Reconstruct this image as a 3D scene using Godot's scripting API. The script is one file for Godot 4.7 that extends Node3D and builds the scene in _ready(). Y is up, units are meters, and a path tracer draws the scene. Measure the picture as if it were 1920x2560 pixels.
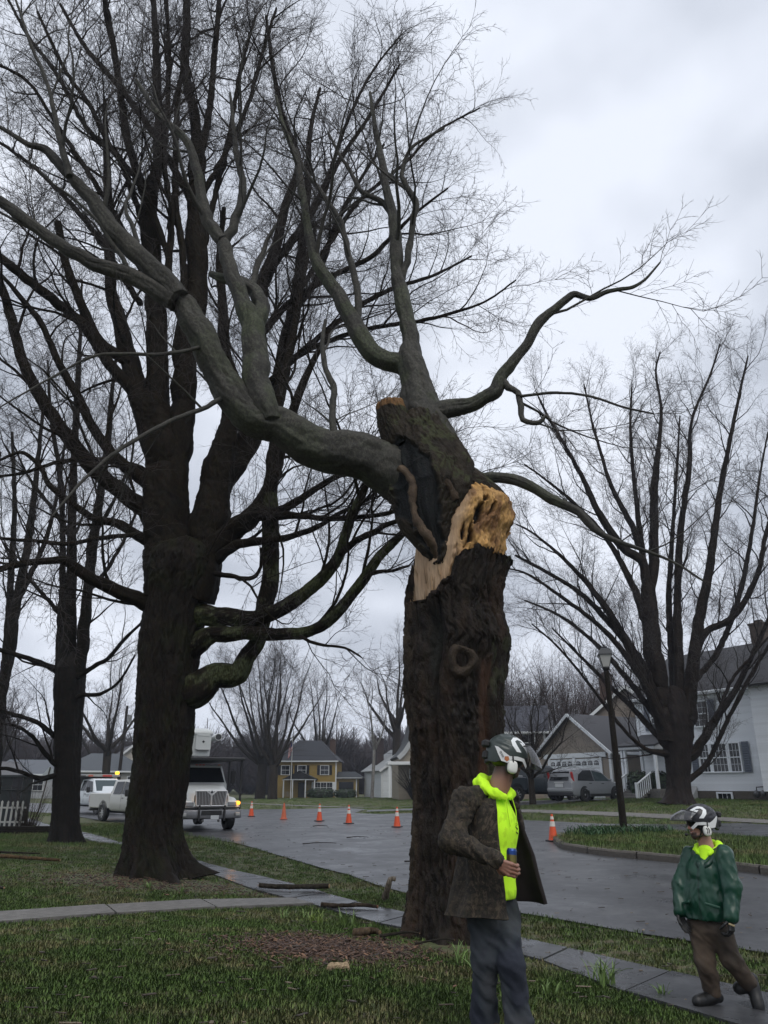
extends Node3D
# A wet street in early spring: a storm-broken maple, two tree workers, trucks, cones and houses.

var rng := RandomNumberGenerator.new()
var taken := {}
var M := {}
var fn := FastNoiseLite.new()
var fr := FastNoiseLite.new()

# ---------------------------------------------------------------- mesh building
class MB:
	var v := PackedVector3Array()
	var n := PackedVector3Array()
	var u := PackedVector2Array()
	var c := PackedColorArray()
	var i := PackedInt32Array()
	func p(a: Vector3, b: Vector3, t := Vector2.ZERO, k := Color.WHITE) -> int:
		v.append(a); n.append(b); u.append(t); c.append(k)
		return v.size() - 1
	func tri(a: Vector3, b: Vector3, d: Vector3, k := Color.WHITE, out := Vector3.ZERO) -> void:
		var m := (b - a).cross(d - a).normalized()
		if out != Vector3.ZERO and m.dot(out) < 0:
			m = -m
		if (b - a).cross(d - a).dot(m) > 0:
			var s := b; b = d; d = s
		var q := v.size()
		for w in [a, b, d]:
			p(w, m, Vector2(w.x + w.z, w.y), k)
		i.append_array([q, q + 1, q + 2])
	func quad(a: Vector3, b: Vector3, d: Vector3, e: Vector3, k := Color.WHITE, out := Vector3.ZERO) -> void:
		var m := (d - a).cross(e - b).normalized()
		if out != Vector3.ZERO and m.dot(out) < 0:
			m = -m
		if (d - a).cross(e - b).dot(m) > 0:
			var s := b; b = e; e = s
		var q := v.size()
		var ux := (b - a).length(); var uy := (e - a).length()
		p(a, m, Vector2(0, 0), k); p(b, m, Vector2(ux, 0), k); p(d, m, Vector2(ux, uy), k); p(e, m, Vector2(0, uy), k)
		i.append_array([q, q + 1, q + 2, q, q + 2, q + 3])
	func mesh() -> ArrayMesh:
		var a := []
		a.resize(Mesh.ARRAY_MAX)
		a[Mesh.ARRAY_VERTEX] = v; a[Mesh.ARRAY_NORMAL] = n; a[Mesh.ARRAY_TEX_UV] = u; a[Mesh.ARRAY_COLOR] = c; a[Mesh.ARRAY_INDEX] = i
		var m := ArrayMesh.new()
		m.add_surface_from_arrays(Mesh.PRIMITIVE_TRIANGLES, a)
		return m

func box(b: MB, at: Vector3, s: Vector3, bev := 0.0, k := Color.WHITE, turn := Basis()) -> void:
	# a box with chamfered edges
	var h := s / 2
	bev = minf(bev, minf(h.x, minf(h.y, h.z)) * 0.9)
	var ax := [Vector3.RIGHT, Vector3.UP, Vector3.BACK]
	for f in 3:
		for sg in [-1.0, 1.0]:
			var nn: Vector3 = ax[f] * sg
			var e1: Vector3 = ax[(f + 1) % 3]
			var e2: Vector3 = ax[(f + 2) % 3]
			var c0: Vector3 = nn * h[f]
			var a: Vector3 = e1 * (h[(f + 1) % 3] - bev)
			var d: Vector3 = e2 * (h[(f + 2) % 3] - bev)
			b.quad(at + turn * (c0 - a - d), at + turn * (c0 + a - d), at + turn * (c0 + a + d), at + turn * (c0 - a + d), k, turn * nn)
	if bev <= 0:
		return
	for f in 3:
		var g := (f + 1) % 3
		var w := (f + 2) % 3
		for s1 in [-1.0, 1.0]:
			for s2 in [-1.0, 1.0]:
				var l: Vector3 = ax[w] * (h[w] - bev)
				var q1: Vector3 = ax[f] * s1 * h[f] + ax[g] * s2 * (h[g] - bev)
				var q2: Vector3 = ax[f] * s1 * (h[f] - bev) + ax[g] * s2 * h[g]
				b.quad(at + turn * (q1 - l), at + turn * (q1 + l), at + turn * (q2 + l), at + turn * (q2 - l), k, turn * (ax[f] * s1 + ax[g] * s2))
	for x in [-1.0, 1.0]:
		for y in [-1.0, 1.0]:
			for z in [-1.0, 1.0]:
				var sg := Vector3(x, y, z)
				var q := (h - Vector3.ONE * bev) * sg
				b.tri(at + turn * (q + Vector3(x * bev, 0, 0)), at + turn * (q + Vector3(0, y * bev, 0)), at + turn * (q + Vector3(0, 0, z * bev)), k, turn * sg)

func tube(b: MB, pts: PackedVector3Array, rad: PackedFloat32Array, sides := 8, k := Color.WHITE, cap := true, vs := 1.0) -> void:
	var cnt := pts.size()
	var t0 := (pts[1] - pts[0]).normalized()
	var nx := t0.cross(Vector3.UP if absf(t0.y) < 0.9 else Vector3.RIGHT).normalized()
	var start := b.v.size()
	var along := 0.0
	var tn := t0
	for j in cnt:
		tn = (pts[mini(j + 1, cnt - 1)] - pts[maxi(j - 1, 0)]).normalized()
		nx = (nx - tn * nx.dot(tn)).normalized()
		var ny := tn.cross(nx)
		if j > 0:
			along += pts[j].distance_to(pts[j - 1])
		for s in sides + 1:
			var a := TAU * s / sides
			var d := nx * cos(a) + ny * sin(a)
			b.p(pts[j] + d * rad[j], d, Vector2(float(s) / sides, along * vs), k)
	var row := sides + 1
	for j in cnt - 1:
		for s in sides:
			var q := start + j * row + s
			b.i.append_array([q, q + row, q + 1, q + 1, q + row, q + row + 1])
	if cap:
		for e in [0, cnt - 1]:
			var nn: Vector3 = -t0 if e == 0 else tn
			for s in range(1, sides - 1):
				var q: int = start + e * row
				b.tri(b.v[q], b.v[q + s], b.v[q + s + 1], k, nn)

func lathe(b: MB, prof: PackedVector2Array, sides := 16, k := Color.WHITE, at := Vector3.ZERO, turn := Basis()) -> void:
	# profile of (radius, height) from the bottom up, round the y axis, smooth between creases
	for j in prof.size() - 1:
		var p0 := prof[j]; var p1 := prof[j + 1]
		var d := p1 - p0
		if d.length() < 1e-6:
			continue
		var nn := Vector2(d.y, -d.x).normalized()
		var q := b.v.size()
		for s in sides + 1:
			var a := TAU * s / sides
			var dir := Vector3(cos(a), 0, sin(a))
			var nv := turn * (dir * nn.x + Vector3.UP * nn.y)
			b.p(at + turn * (dir * p0.x + Vector3.UP * p0.y), nv, Vector2(float(s) / sides * 3.0, p0.y), k)
			b.p(at + turn * (dir * p1.x + Vector3.UP * p1.y), nv, Vector2(float(s) / sides * 3.0, p1.y), k)
		for s in sides:
			var w := q + s * 2
			b.i.append_array([w, w + 2, w + 1, w + 1, w + 2, w + 3])

func prism(b: MB, poly: PackedVector2Array, z0: float, z1: float, k := Color.WHITE, xf := Transform3D(), bev := 0.0) -> void:
	# polygon in the xy plane pushed along z, with chamfered rims
	var pl := poly
	if Geometry2D.is_polygon_clockwise(pl):
		pl.reverse()
	var ins := pl
	if bev > 0:
		var o := Geometry2D.offset_polygon(pl, -bev, Geometry2D.JOIN_MITER)
		if o.size() == 1 and o[0].size() == pl.size():
			ins = o[0]
			# line the two outlines up
			var best := 0
			for j in ins.size():
				if ins[j].distance_to(pl[0]) < ins[best].distance_to(pl[0]):
					best = j
			var r := PackedVector2Array()
			for j in ins.size():
				r.append(ins[(best + j) % ins.size()])
			ins = r
			if Geometry2D.is_polygon_clockwise(ins):
				ins = pl
				bev = 0.0
		else:
			bev = 0.0
	var cx := Vector2.ZERO
	for q in pl: cx += q / pl.size()
	var tr := Geometry2D.triangulate_polygon(ins)
	for e in [[z0, -1.0], [z1, 1.0]]:
		for j in range(0, tr.size(), 3):
			b.tri(xf * Vector3(ins[tr[j]].x, ins[tr[j]].y, e[0]), xf * Vector3(ins[tr[j + 1]].x, ins[tr[j + 1]].y, e[0]), xf * Vector3(ins[tr[j + 2]].x, ins[tr[j + 2]].y, e[0]), k, xf.basis * Vector3(0, 0, e[1]))
	var zs := [z0, z1]
	for j in pl.size():
		var a := pl[j]; var d := pl[(j + 1) % pl.size()]
		var o2 := Vector2(d.y - a.y, a.x - d.x)
		var out := xf.basis * Vector3(o2.x, o2.y, 0)
		b.quad(xf * Vector3(a.x, a.y, z0 + bev), xf * Vector3(d.x, d.y, z0 + bev), xf * Vector3(d.x, d.y, z1 - bev), xf * Vector3(a.x, a.y, z1 - bev), k, out)
		if bev > 0:
			var ia := ins[j]; var id := ins[(j + 1) % ins.size()]
			b.quad(xf * Vector3(a.x, a.y, z0 + bev), xf * Vector3(d.x, d.y, z0 + bev), xf * Vector3(id.x, id.y, z0), xf * Vector3(ia.x, ia.y, z0), k, out + xf.basis * Vector3(0, 0, -o2.length()))
			b.quad(xf * Vector3(a.x, a.y, z1 - bev), xf * Vector3(d.x, d.y, z1 - bev), xf * Vector3(id.x, id.y, z1), xf * Vector3(ia.x, ia.y, z1), k, out + xf.basis * Vector3(0, 0, o2.length()))

func grid(b: MB, rows: Array, k := Color.WHITE, closed := false) -> void:
	# a smooth sheet through rows of points (each row a PackedVector3Array of the same length)
	var nr: int = rows.size()
	var nc: int = rows[0].size()
	var q := b.v.size()
	for r in nr:
		var rw: PackedVector3Array = rows[r]
		var up: PackedVector3Array = rows[mini(r + 1, nr - 1)]
		var dn: PackedVector3Array = rows[maxi(r - 1, 0)]
		for c in nc:
			var cl := (c - 1 + nc) % nc if closed else maxi(c - 1, 0)
			var cr := (c + 1) % nc if closed else mini(c + 1, nc - 1)
			if closed and (c == nc - 1 or c == 0):
				cl = nc - 2; cr = 1
			var nn := (rw[cr] - rw[cl]).cross(up[c] - dn[c]).normalized()
			b.p(rw[c], nn, Vector2(float(c) / (nc - 1), float(r) / (nr - 1)), k)
	for r in nr - 1:
		for c in nc - 1:
			var w := q + r * nc + c
			b.i.append_array([w, w + nc, w + 1, w + 1, w + nc, w + nc + 1])

func blob(b: MB, at: Vector3, s: Vector3, k := Color.WHITE, turn := Basis(), sides := 16, rings := 10, pw := 1.0) -> void:
	# an ellipsoid; pw below 1 squares it off
	var rows := []
	for r in rings + 1:
		var la := -PI / 2 + PI * r / rings
		var row := PackedVector3Array()
		for c in sides + 1:
			var lo := TAU * (sides - c) / sides
			var d := Vector3(sgnpow(cos(lo), pw) * sgnpow(cos(la), pw), sgnpow(sin(la), pw), sgnpow(sin(lo), pw) * sgnpow(cos(la), pw))
			row.append(at + turn * (d * s))
		rows.append(row)
	grid(b, rows, k, true)
	# poles have no slope of their own
	for r in [0, rings]:
		for c in sides + 1:
			var q: int = b.v.size() - (rings + 1 - r) * (sides + 1) + c
			b.n[q] = (turn * Vector3(0, -1.0 if r == 0 else 1.0, 0)).normalized()

func sgnpow(a: float, e: float) -> float:
	return signf(a) * pow(absf(a), e)

func spline(pts: PackedVector3Array, val: PackedFloat32Array, step: float) -> Array:
	# Catmull-Rom through points and the numbers that go with them
	var op := PackedVector3Array()
	var ov := PackedFloat32Array()
	var m := pts.size()
	for j in m - 1:
		var p0 := pts[maxi(j - 1, 0)]; var p1 := pts[j]; var p2 := pts[j + 1]; var p3 := pts[mini(j + 2, m - 1)]
		var cnt := maxi(1, int(ceil(p1.distance_to(p2) / step)))
		for s in cnt:
			var t := float(s) / cnt
			op.append(p1.cubic_interpolate(p2, p0, p3, t))
			ov.append(lerpf(val[j], val[j + 1], t))
	op.append(pts[m - 1]); ov.append(val[m - 1])
	return [op, ov]

# ---------------------------------------------------------------- names and nodes
func numbered(called: String) -> String:
	var k: int = taken.get(called, 0)
	taken[called] = k + 1
	return called if k == 0 else "%s_%03d" % [called, k]

func tag(o: Node3D, label: String, category := "", group := "", kind := "") -> void:
	o.set_meta("label", label)
	if category: o.set_meta("category", category)
	if group: o.set_meta("group", group)
	if kind: o.set_meta("kind", kind)

func thing(called: String, label: String, category: String, at := Vector3.ZERO, turn := 0.0, group := "") -> Node3D:
	var o := Node3D.new()
	o.name = numbered(called)
	add_child(o)
	o.position = at
	o.rotation.y = turn
	tag(o, label, category, group)
	return o

func part(parent: Node3D, called: String, b: MB, m: Material, kind := "") -> MeshInstance3D:
	var o := MeshInstance3D.new()
	o.name = numbered(called) if parent == self else called
	o.mesh = b.mesh()
	o.material_override = m
	parent.add_child(o, true)
	if kind: o.set_meta("kind", kind)
	return o

func struct(called: String, b: MB, m: Material, label: String) -> MeshInstance3D:
	var o := part(self, called, b, m, "structure")
	o.set_meta("label", label)
	return o

func swarm(parent: Node3D, called: String, mesh: Mesh, m: Material, xs: Array, cols := PackedColorArray()) -> MultiMeshInstance3D:
	var mm := MultiMesh.new()
	mm.transform_format = MultiMesh.TRANSFORM_3D
	mm.use_colors = cols.size() > 0
	mm.mesh = mesh
	mm.instance_count = xs.size()
	for j in xs.size():
		mm.set_instance_transform(j, xs[j])
		if cols.size():
			mm.set_instance_color(j, cols[j])
	var o := MultiMeshInstance3D.new()
	o.name = numbered(called) if parent == self else called
	o.multimesh = mm
	o.material_override = m
	parent.add_child(o, true)
	o.set_meta("kind", "stuff")
	return o

func copy(o: Node3D, at: Vector3, turn: float, label: String) -> Node3D:
	var r: Node3D = o.duplicate()
	var stem := String(o.name)
	if stem.length() > 4 and stem[-4] == "_": stem = stem.substr(0, stem.length() - 4)
	r.name = numbered(stem)
	add_child(r)
	r.position = at
	r.rotation.y = turn
	r.set_meta("label", label)
	return r

func rf(a: float, b: float) -> float:
	return rng.randf_range(a, b)

# ---------------------------------------------------------------- materials
func lin(r: float, g: float, b: float) -> Color:
	return Color(r, g, b)      # real-world base colour, for vertex colours

func mat(r: float, g: float, b: float, rough := 0.7, metal := 0.0) -> StandardMaterial3D:
	var m := StandardMaterial3D.new()
	m.albedo_color = Color(r, g, b).linear_to_srgb()
	m.roughness = rough
	m.metallic = metal
	return m

func vmat(rough := 0.7) -> StandardMaterial3D:
	var m := mat(1, 1, 1, rough)
	m.vertex_color_use_as_albedo = true
	return m

func noise_tex(freq: float, size: int, lo: float, hi: float, type := FastNoiseLite.TYPE_SIMPLEX_SMOOTH, octaves := 4, sd := 1) -> NoiseTexture2D:
	var f := FastNoiseLite.new()
	f.noise_type = type
	f.frequency = freq
	f.fractal_octaves = octaves
	f.seed = sd
	var t := NoiseTexture2D.new()
	t.width = size; t.height = size
	t.seamless = true
	t.noise = f
	var g := Gradient.new()
	g.set_color(0, Color(lo, lo, lo)); g.set_color(1, Color(hi, hi, hi))
	t.color_ramp = g
	return t

func gray_ramp(t: NoiseTexture2D, offs: Array, cols: Array) -> NoiseTexture2D:
	var g := Gradient.new()
	g.offsets = PackedFloat32Array(offs)
	g.colors = PackedColorArray(cols)
	t.color_ramp = g
	return t

func speckled(m: StandardMaterial3D, tex: Texture2D, scale: Vector3, world := true) -> StandardMaterial3D:
	m.albedo_texture = tex
	m.uv1_triplanar = true
	m.uv1_world_triplanar = world
	m.uv1_scale = scale
	return m

func relief(m: StandardMaterial3D, tex: Texture2D, cm: float) -> StandardMaterial3D:
	m.heightmap_enabled = true
	m.heightmap_texture = tex
	m.heightmap_scale = cm
	return m
# ---------------------------------------------------------------- the lie of the land
const GX0 := -60.0
const GZ0 := -126.0
const CELL := 0.75
const GNX := 161
const GNZ := 187
var lattice := PackedFloat32Array()

func terrain_exact(x: float, z: float) -> float:
	var s := -1.332555 + 0.004928 * x + -0.001757 * z
	for k in KNOT.size() / 3:
		var dx: float = x - KNOT[k * 3]
		var dz: float = z - KNOT[k * 3 + 1]
		var r2: float = dx * dx + dz * dz + 1e-9
		s += KNOT[k * 3 + 2] * 0.5 * r2 * log(r2)
	return s

const KNOT := [-6, 2, -0.0009803, 0, 2, 0.0000637, 6, 2, 0.0017674, 0.2, -5.9, 0.0092750, -6, -6, -0.0009677, -5, -11, -0.0033613, -1.5, -10, 0.0076469, 0.58, -10.4, 0.0098682, -4.8, -16.6, 0.0123657, -10, -26, 0.0057880, -20, -12, 0.0001293, -22, -28, 0.0003019, 3.3, -8.2, -0.0135120, 1.8, -10.6, -0.0211261, 0.2, -12.6, -0.0224886, -1.4, -15.5, -0.0104936, -3.5, -18.5, -0.0098740, -9, -28, -0.0127870, -14, -35, -0.0016050, 6, -4, -0.0046881, 4.3, -9.7, 0.0134201, 1.9, -12.2, 0.0128921, 0.45, -14.2, 0.0180646, -4.3, -25.5, 0.0033825, -8, -31, 0.0072604, 6, -14, -0.0004269, 5, -25, 0.0012191, -1.5, -37, -0.0010239, -7, -45, -0.0002284, 9.5, -33, -0.0029843, 13, -27, 0.0001803, 20, -20, 0.0001461, 14, -10, 0.0006084, -16, -48, 0.0007667, -30, -65, -0.0005567, 0, -60, -0.0014597, -20, -70, 0.0006492, -45, -70, 0.0001370, -5, -100, -0.0001462, -40, -100, 0.0000335, 40, -100, 0.0000433, 8, -38, -0.0015152, 14, -39, 0.0039951, 11, -44, 0.0023237, 18, -43, -0.0022519, 28, -40, 0.0013798, 30, -60, -0.0001253, 8, -50, 0.0001528, 5, -60, 0.0004725, 22, -28, -0.0005858, 27, -33, -0.0011454]

func make_lattice() -> void:
	lattice.resize(GNX * GNZ)
	for j in GNZ:
		for i in GNX:
			lattice[j * GNX + i] = terrain_exact(GX0 + i * CELL, GZ0 + j * CELL)

func h(x: float, z: float) -> float:
	var fx := clampf((x - GX0) / CELL, 0, GNX - 1.001)
	var fz := clampf((z - GZ0) / CELL, 0, GNZ - 1.001)
	var i := int(fx); var j := int(fz)
	fx -= i; fz -= j
	var q := j * GNX + i
	return lerpf(lerpf(lattice[q], lattice[q + 1], fx), lerpf(lattice[q + GNX], lattice[q + GNX + 1], fx), fz)

func on(x: float, z: float, up := 0.0) -> Vector3:
	return Vector3(x, h(x, z) + up, z)

func nrm(x: float, z: float) -> Vector3:
	return Vector3(h(x - 0.4, z) - h(x + 0.4, z), 0.8, h(x, z - 0.4) - h(x, z + 0.4)).normalized()

func drape(b: MB, poly: PackedVector2Array, up: float, cell := 1.5, k := Color.WHITE) -> void:
	# lay a polygon of the plan (x, z) on the land
	var lo := poly[0]; var hi := poly[0]
	for q in poly:
		lo = lo.min(q); hi = hi.max(q)
	var i0 := int(floor((lo.x - GX0) / cell)); var i1 := int(ceil((hi.x - GX0) / cell))
	var j0 := int(floor((lo.y - GZ0) / cell)); var j1 := int(ceil((hi.y - GZ0) / cell))
	for j in range(j0, j1):
		for i in range(i0, i1):
			var a := Vector2(GX0 + i * cell, GZ0 + j * cell)
			var sq := PackedVector2Array([a, a + Vector2(cell, 0), a + Vector2(cell, cell), a + Vector2(0, cell)])
			for pc in Geometry2D.intersect_polygons(sq, poly):
				if pc.size() < 3:
					continue
				var tr := Geometry2D.triangulate_polygon(pc)
				var q := b.v.size()
				for w in pc:
					b.p(on(w.x, w.y, up), nrm(w.x, w.y), w, k)
				for t in range(0, tr.size(), 3):
					var x0 := pc[tr[t]]; var x1 := pc[tr[t + 1]]; var x2 := pc[tr[t + 2]]
					if (x1 - x0).cross(x2 - x0) > 0:
						b.i.append_array([q + tr[t], q + tr[t + 1], q + tr[t + 2]])
					else:
						b.i.append_array([q + tr[t], q + tr[t + 2], q + tr[t + 1]])

func strip_poly(a: Array, c: Array) -> PackedVector2Array:
	var r := PackedVector2Array()
	for k in range(0, a.size(), 2): r.append(Vector2(a[k], a[k + 1]))
	for k in range(c.size() - 2, -1, -2): r.append(Vector2(c[k], c[k + 1]))
	return r

# plan outlines (x, z)
var walk_far := [5.4, -5.4, 3.53, -8.37, 2.74, -9.43, 2.26, -10.32, 1.61, -11.06, 0.39, -12.84, -0.19, -13.45, -1.76, -16.96, -2.41, -18.01, -4.73, -21.04, -9.0, -28.2, -13.1, -35.0, -17.2, -41.5, -30.0, -62.0]
var walk_near := [4.5, -4.2, 2.67, -7.24, 2.28, -7.94, 1.81, -9.39, 1.5, -10.2, 0.23, -11.5, -0.38, -12.53, -1.07, -13.73, -2.53, -16.07, -3.82, -18.59, -5.7, -21.6, -10.0, -28.6, -14.1, -35.2, -18.3, -42.0, -31.2, -62.7]
var road_near := [9.5, -5.0, 6.5, -7.6, 4.28, -9.77, 3.28, -11.0, 1.95, -12.6, 0.46, -14.6, -0.75, -18.6, -2.09, -21.15, -3.09, -22.86, -4.19, -24.9, -6.75, -29.46, -12.87, -40.5, -16.94, -46.0, -21.18, -51.6, -26.44, -57.4, -40.0, -72.0]
var road_far := [22.0, -19.0, 17.5, -27.0, 13.69, -32.18, 11.56, -32.64, 8.85, -34.14, 6.03, -36.9, 4.52, -39.17, 1.67, -43.41, -0.3, -44.0, -1.65, -46.25, -1.0, -52.0, -2.6, -60.0, -5.89, -58.3, -9.17, -57.55, -11.28, -58.41, -16.88, -62.36, -28.42, -72.0, -38.0, -80.0]
var isle := [5.02, -24.9, 4.75, -22.72, 5.32, -20.81, 6.5, -18.59, 7.3, -16.17, 9.5, -11.5, 12.5, -8.0, 14.5, -11.0, 12.6, -17.5, 10.89, -23.83, 10.16, -25.96, 9.38, -28.85, 8.54, -31.0, 6.9, -29.3, 5.6, -26.6]
var fwalk_near := [-14.0, -4.0, -9.0, -7.6, -4.9, -10.8, -4.45, -11.2, -3.5, -12.2, -2.7, -13.0, -2.0, -13.5, -1.12, -13.85]
var fwalk_far := [-14.7, -4.9, -9.5, -8.5, -5.3, -11.7, -4.8, -12.1, -3.85, -13.1, -3.05, -13.9, -2.2, -14.6, -1.55, -14.62]
var far_walk_far := [-30.0, -88.0, -12.83, -73.2, -3.42, -63.2, 2.45, -56.0, 6.82, -41.6, 10.93, -37.3, 12.29, -35.9, 15.11, -32.8, 24.0, -22.0]
var far_walk_near := [-31.0, -86.9, -13.3, -71.9, -4.0, -62.0, 1.6, -54.9, 6.0, -40.8, 10.2, -36.3, 11.5, -34.9, 14.2, -31.9, 23.0, -21.3]
var drive_a := [-1.0, -47.0, 3.0, -45.8, 7.02, -44.4, 8.8, -43.6, 10.6, -43.9, 12.5, -45.0, 13.0, -46.2]
var drive_b := [-1.0, -49.5, 3.0, -48.5, 6.8, -49.2, 7.0, -51.0, 8.5, -52.0, 11.0, -52.0, 13.0, -50.0]

func in_any(p: Vector2, polys: Array) -> bool:
	for q in polys:
		if Geometry2D.is_point_in_polygon(p, q):
			return true
	return false

func build_ground() -> void:
	# the land: one sheet out to the horizon
	var b := MB.new()
	var xs := PackedFloat32Array([-700, -350, -200, -130, -90])
	for i in GNX: xs.append(GX0 + i * CELL)
	for q in [90, 130, 200, 350, 700]: xs.append(q)
	var zs := PackedFloat32Array([-800, -400, -250, -180])
	for j in GNZ: zs.append(GZ0 + j * CELL)
	for q in [25, 50, 100, 300]: zs.append(q)
	var road := strip_poly(road_near, road_far)
	for z in zs:
		for x in xs:
			var y := h(x, z)
			if Geometry2D.is_point_in_polygon(Vector2(x, z), road):
				y -= 0.03
			b.p(Vector3(x, y, z), nrm(x, z), Vector2(x, z))
	var w := xs.size()
	for j in zs.size() - 1:
		for i in w - 1:
			var q := j * w + i
			b.i.append_array([q, q + 1, q + w, q + 1, q + w + 1, q + w])
	struct("lawn_ground", b, M.lawn, "sodden early spring lawn and verges of thin green grass")
	b = MB.new()
	drape(b, road, 0.012)
	struct("road", b, M.asphalt, "wet dark asphalt street shining with puddles")
	b = MB.new()
	drape(b, strip_poly(drive_a, drive_b), 0.02)
	struct("driveway", b, M.asphalt, "wet asphalt driveway in front of the garage")
	b = MB.new()
	drape(b, strip_poly(far_walk_near, far_walk_far), 0.03)
	struct("far_sidewalk", b, M.concrete, "pale concrete sidewalk across the street")
	slabs("sidewalk", walk_near, walk_far, 1.5, 0.03, M.wet_walk, "wet dark sidewalk of square slabs beside the broken tree")
	slabs("front_walk", fwalk_near, fwalk_far, 1.6, 0.035, M.concrete, "narrow grey concrete garden walk crossing the lawn")
	# the kerbed island
	var isl := PackedVector2Array()
	for k in range(0, isle.size(), 2): isl.append(Vector2(isle[k], isle[k + 1]))
	var inner: PackedVector2Array = Geometry2D.offset_polygon(isl, -0.16)[0]
	b = MB.new()
	drape(b, inner, 0.15, 0.75)
	struct("island_ground", b, M.lawn, "grass top of the kerbed traffic island")
	kerb(isl)

func slabs(called: String, a: Array, c: Array, len: float, up: float, m: Material, label: String) -> void:
	# slabs with open joints between them, cut across the strip
	var root := Node3D.new()
	root.name = numbered(called)
	add_child(root)
	root.set_meta("kind", "structure")
	root.set_meta("label", label)
	var ca := Curve2D.new(); var cc := Curve2D.new()
	for k in range(0, a.size(), 2): ca.add_point(Vector2(a[k], a[k + 1]))
	for k in range(0, c.size(), 2): cc.add_point(Vector2(c[k], c[k + 1]))
	var cnt := int(ca.get_baked_length() / len)
	var la := ca.get_baked_length(); var lc := cc.get_baked_length()
	for s in cnt:
		var t0 := (s + 0.012) / cnt; var t1 := (s + 0.988) / cnt
		var q := [ca.sample_baked(la * t0), ca.sample_baked(la * t1), cc.sample_baked(lc * t1), cc.sample_baked(lc * t0)]
		var b := MB.new()
		var lift := up + rf(-0.008, 0.008)
		var tilt := rf(-0.008, 0.008)
		var hu := [lift, lift + tilt, lift + tilt, lift]
		var top := []
		var mid: Vector2 = (q[0] + q[1] + q[2] + q[3]) / 4
		for e in 4: top.append(on(q[e].x, q[e].y, hu[e]))
		var md := on(mid.x, mid.y, lift + tilt / 2)
		for e in 4:
			b.tri(top[e], top[(e + 1) % 4], md, Color.WHITE, Vector3.UP)
			b.quad(top[e], top[(e + 1) % 4], top[(e + 1) % 4] - Vector3(0, 0.1, 0), top[e] - Vector3(0, 0.1, 0), Color.WHITE, top[e] - md)
		part(root, "slab", b, m)

func kerb(isl: PackedVector2Array) -> void:
	var root := Node3D.new()
	root.name = numbered("kerb")
	add_child(root)
	root.set_meta("kind", "structure")
	root.set_meta("label", "old stone kerb round the grass island")
	var c := Curve2D.new()
	for q in isl: c.add_point(q)
	c.add_point(isl[0])
	var total := c.get_baked_length()
	var cnt := int(total / 1.8)
	var area := 0.0
	for k in isl.size(): area += isl[k].cross(isl[(k + 1) % isl.size()])
	var side := 1.0 if area > 0 else -1.0
	for s in cnt:
		var b := MB.new()
		var prev := []
		for e in 4:
			var t := (s + 0.01 + 0.98 * e / 3.0) / cnt * total
			var p := c.sample_baked(t)
			var d := (c.sample_baked(minf(t + 0.05, total)) - c.sample_baked(maxf(t - 0.05, 0))).normalized()
			var inn := Vector2(-d.y, d.x) * side
			var ring := []
			for w in [[0.0, -0.1], [0.0, 0.13], [0.025, 0.165], [0.15, 0.17], [0.17, 0.15], [0.17, -0.1]]:
				var pp: Vector2 = p + inn * w[0]
				ring.append(on(pp.x, pp.y, w[1] + (0.012 * fn.get_noise_2d(pp.x * 40, pp.y * 40) if w[1] > 0 else 0.0)))
			if prev.size():
				for w in 5:
					b.quad(prev[w], prev[w + 1], ring[w + 1], ring[w], Color.WHITE, (ring[w] + ring[w + 1]) / 2 - (on(p.x, p.y, 0.05) + Vector3(inn.x, 0, inn.y) * 0.085))
			prev = ring
		part(root, "kerb_stone", b, M.kerb)
# ---------------------------------------------------------------- bare trees
var sprays: Array[ArrayMesh] = []

func make_sprays() -> void:
	# sprays of fine maple twigs, one metre long along y, used thousands of times
	for kind in 5:
		var b := MB.new()
		twig(b, Vector3.ZERO, Vector3(rf(-0.1, 0.1), 1, rf(-0.1, 0.1)).normalized(), 1.0, 0.0065, 0)
		sprays.append(b.mesh())

func twig(b: MB, at: Vector3, dir: Vector3, len: float, r: float, lvl: int) -> void:
	var segs := 5 if lvl == 0 else 3
	var pts := PackedVector3Array([at])
	var rad := PackedFloat32Array([r])
	var d := dir
	var az := rf(0, TAU)
	var q := at
	for s in segs:
		d = (d + Vector3(rf(-1, 1), rf(-0.8, 1.0), rf(-1, 1)) * 0.33).normalized()
		q += d * len / segs
		pts.append(q)
		rad.append(r * lerpf(1.0, 0.45, float(s + 1) / segs))
		if lvl < 2 and (lvl == 0 or s < segs - 1):
			var side := d.cross(Vector3(cos(az), 0.3, sin(az))).normalized()
			az += PI / 2 + rf(-0.3, 0.3)
			for sg in [-1.0, 1.0]:
				if rng.randf() < 0.78:
					var dd: Vector3 = (d * rf(0.7, 1.1) + side * sg * rf(0.6, 1.0)).normalized()
					twig(b, q, dd, len * rf(0.25, 0.5) * (1.0 if lvl == 0 else 0.8), r * 0.66, lvl + 1)
	tube(b, pts, rad, 3, Color.WHITE, false)

func tree_new(called: String, label: String, group: String, base: Vector3) -> Dictionary:
	var root := thing(called, label, "tree", base, 0.0, group)
	return {"root": root, "base": base, "br": MB.new(), "tw": [[], [], [], [], []], "bark": M.bark, "twig": M.twig, "col": lin(0.04, 0.034, 0.028), "dens": 1.0, "spray": 1.0, "up": 0.35, "limit": 0.011, "clear": 0.12, "kids": true, "moss": 0.0, "fine": 1.0}

func limb(T: Dictionary, c: Array, called := "limb", extra := {}) -> void:
	# a main limb through world points: x, y, z and thickness
	var pts := PackedVector3Array()
	var rad := PackedFloat32Array()
	for k in range(0, c.size(), 4):
		pts.append(Vector3(c[k], c[k + 1], c[k + 2]) - T.base)
		rad.append(c[k + 3])
	limb_at(T, pts, rad, called, extra)

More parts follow.
